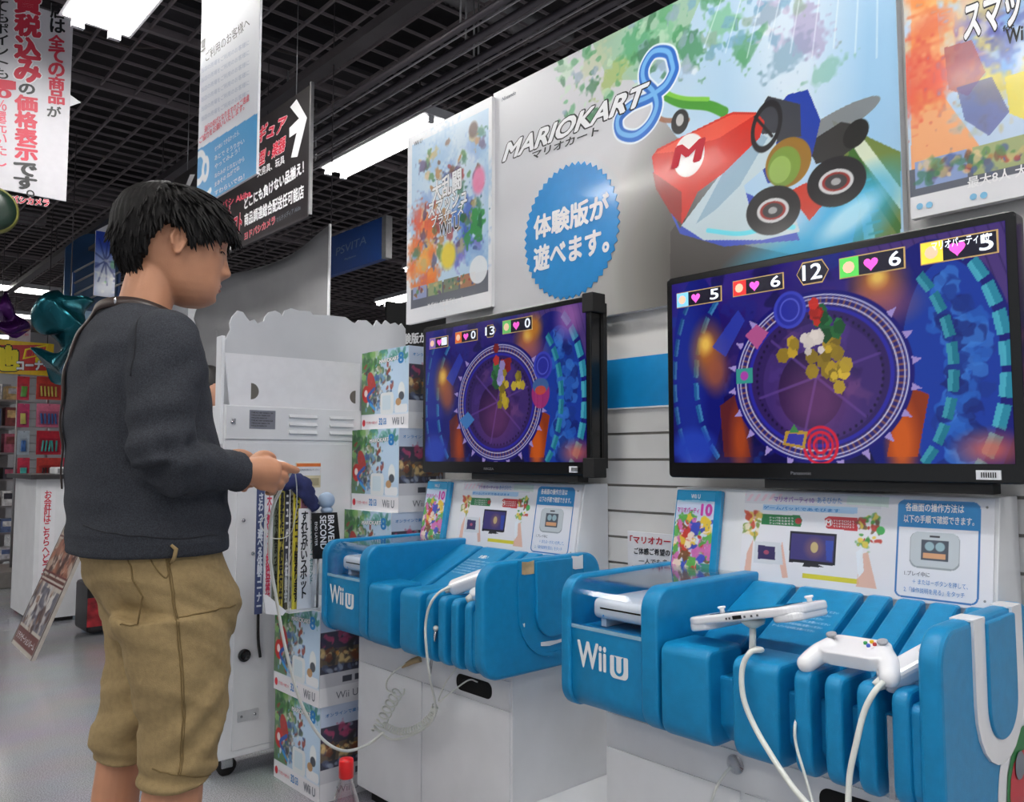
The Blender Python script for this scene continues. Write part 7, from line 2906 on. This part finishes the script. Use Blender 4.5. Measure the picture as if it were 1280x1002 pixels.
KS = mat('knit seam', (40, 41, 46), .95, var=.1)
project_seam([at(166, 470, 1, 1.66), at(160, 440, 1, 1.66), at(168, 415, 1, 1.67), at(190, 398, 1, 1.72), at(212, 390, 1, 1.78)], sw, .0006, .0018, 'shoulder_seam', KS)
project_seam([at(96, 655, 1, 1.80), at(140, 668, 1, 1.70), at(190, 672, 1, 1.68), at(240, 673, 1, 1.70), at(268, 672, 1, 1.78)], sw, .0004, .0014, 'hem_seam', KS)

# shorts
mb = MB()


rings = []
for (yy, xa, xb, ry) in ((672, 95, 270, .165), (690, 96, 271, .172), (715, 103, 277, .180), (745, 119, 283, .186), (772, 129, 284, .186), (792, 138, 283, .165)):
    c, rx = px2(yy, xa, xb, PY)
    rings.append((c, max(.05, math.sqrt(max(rx ** 2 - (ry * .30) ** 2, .004))), ry, 0))
ringloft(mb, rings[::-1], 48, 2.3)
nl = []
for (yy, xa, xb) in NEAR:
    c, rx = px2(yy, xa, xb, 1.765)
    nl.append((c, rx * .96, .094 if yy < 900 else .084, 0))
ringloft(mb, nl[::-1], 36, 2.1)
fl = []
for (yy, xa, xb) in FAR:
    c, rx = px2(yy, xa, xb, 1.975)
    fl.append((c, rx * .96, .092 if yy < 900 else .082, 0))
ringloft(mb, fl[::-1], 36, 2.1)
sh = remeshed(mb, 'shorts', KHAKI, None, .006, 5)


def sh_fn(co):
    x, y, z = co[:, 0], co[:, 1], co[:, 2]
    d = .007 * (vnoise(x * 1.3 + z * .9 + 7, z * 1.6 - x * .8 + y * .5 + 9, 11, 8) - .5)
    d += .006 * (vnoise(x * .5 + z * 1.4 + 3, z * 2.0 + x * 1.2 + y + 5, 22, 9) - .5)
    # drag folds below the seat and at the knees, bunched hems
    d += .0055 * np.sin((z + .75 * x) * 58 + 3 * np.sin(y * 12)) * g_arr(z, .79, .05)
    d += .0050 * np.sin((z - .6 * x) * 66 + 2 * np.sin(x * 14)) * g_arr(z, .57, .08)
    d += .0060 * np.sin(z * 120 + x * 22 + y * 9) * g_arr(z, .475, .035)
    # thigh pocket bulge at the front
    d += .012 * g_arr(x, .775, .05) * g_arr(z, .80, .05) * g_arr(y, 1.75, .08)
    return d


crease(sh, sh_fn)
link('shorts', sh, person)
project_seam([at(206, 682, 1, 1.69), at(212, 720, 1, 1.69), at(220, 770, 1, 1.67), at(226, 830, 1, 1.67), at(228, 890, 1, 1.67), at(226, 945, 1, 1.68), at(222, 972, 1, 1.68)], sh, .0006, .0016, 'side_seam', SEAM)
project_seam([at(209, 682, 1, 1.69), at(215, 720, 1, 1.69), at(223, 770, 1, 1.67), at(229, 830, 1, 1.67), at(231, 890, 1, 1.67), at(229, 945, 1, 1.68), at(225, 972, 1, 1.68)], sh, .0004, .0010, 'side_seam', SEAM)
project_seam([at(183, 684, 1, 1.70), at(193, 708, 1, 1.69), at(208, 722, 1, 1.69), at(214, 702, 1, 1.69), at(219, 684, 1, 1.70)], sh, .0005, .0014, 'pocket_edge', SEAM)
project_seam([at(222, 776, 1, 1.68), at(240, 770, 1, 1.68), at(262, 764, 1, 1.70), at(279, 752, 1, 1.74)], sh, .0006, .0018, 'thigh_pocket_edge', SEAM)
project_seam([at(110, 690, 1, 1.75), at(148, 700, 1, 1.70), at(156, 740, 1, 1.69), at(168, 770, 1, 1.68), at(150, 782, 1, 1.69), at(136, 776, 1, 1.72)], sh, .0006, .0016, 'back_pocket_edge', SEAM)
project_seam([at(174, 968, 1, 1.70), at(200, 972, 1, 1.68), at(230, 970, 1, 1.68), at(258, 962, 1, 1.72)], sh, .0006, .0014, 'hem_stitch', SEAM)
a, b = at(221, 684, 1, 1.675), at(218, 696, 1, 1.675)
mb = MB()
mb.tube([at(214, 681, 1, 1.682), at(220, 686, 1, 1.676), at(218, 697, 1, 1.678), at(214, 703, 1, 1.688)], [.003, .0045, .0045, .003], 8)
mb.build('belt_loop', KHAKI, person)

# shoes, outside the picture
for (p0, p1, p2, p3, ank) in legs:
    mb = MB()
    mb.prism(rrect(ank.x - .085, -.045, ank.x + .20, .045, .042, 6), (0, ank.y, 0), (1, 0, 0), (0, 1, 0), (0, 0, 1), 0, .03, smooth=True)
    so_ = mb.build('shoe', mat('shoe grey', (70, 72, 78), .7), person, bevel=.006)
    mb = MB()
    mb.tube([(ank.x - .05, ank.y, .055), (ank.x, ank.y, .065), (ank.x + .08, ank.y, .05), (ank.x + .16, ank.y, .035)], [.043, .048, .043, .03], 16)
    mb.build('shoe_upper', mat('shoe grey', (70, 72, 78), .7), so_)

# strap over the far shoulder and down the back
from mathutils.bvhtree import BVHTree
bv = BVHTree.FromPolygons([v.co for v in sw.vertices], [tuple(p.vertices) for p in sw.polygons])
NC = Vector((.583, PY, 1.0))
neck_part = []
for q_, r1, z_ in ((-48, .088, 1.418), (-70, .086, 1.430), (-95, .086, 1.440), (-120, .088, 1.446), (-145, .092, 1.444), (-165, .096, 1.434)):
    neck_part.append(Vector((NC.x + r1 * math.cos(R_(q_)), PY + r1 * 1.04 * math.sin(R_(q_)), z_)))
back_part = [Vector((.488, PY + .01, 1.405)), at(104, 428, 1, 1.90), at(97, 455, 1, 1.905), at(91, 490, 1, 1.91), at(87, 530, 1, 1.92), at(85, 570, 1, 1.925), at(84, 610, 1, 1.93)]
P = spline(neck_part + back_part, 6)
nk = 6 * 5
mb = MB()
vs, fs = [], []
out = []
for i, p in enumerate(P):
    q, nn, _, _ = bv.find_nearest(p)
    rad_ = Vector((p.x - NC.x, p.y - PY, 0)).normalized()
    w_ = max(0, min(1, (i - nk) / 10))
    n_ = (rad_ * (1 - w_) + nn * w_ + Vector((0, 0, .35 * (1 - w_)))).normalized()
    c = p.lerp(q + nn * .003, w_)
    out.append((c, n_))
for i, (c, n_) in enumerate(out):
    t_ = (out[min(i + 1, len(out) - 1)][0] - out[max(i - 1, 0)][0]).normalized()
    s_ = t_.cross(n_).normalized()
    for (u_, v_) in ((-.011, 0), (.011, 0), (.011, .0035), (-.011, .0035)):
        vs.append(c + s_ * u_ + n_ * v_)
for i in range(len(out) - 1):
    for k in range(4):
        a, b = i * 4 + k, i * 4 + (k + 1) % 4
        fs.append((a, b, b + 4, a + 4))
fs += [(3, 2, 1, 0), tuple(len(vs) - 4 + k for k in range(4))]
mb.add(vs, fs, 0, True)
mb.build('shoulder_strap', LEATHER, person)
mb = MB()
c, n_ = out[22]
mb.ellipsoid(c + n_ * .004, (.003, .003, .008), None, 10, 8)
mb.build('strap_stud', STEEL, person)

# the controller he holds across both hands
cc = HR.lerp(HL, .5) + Vector((.085, 0, .010))
stick_remote('held_controller', 'small white controller held in both hands by the young man', cc, (0, -1, 0), (.25, 0, 1), .155, .017)
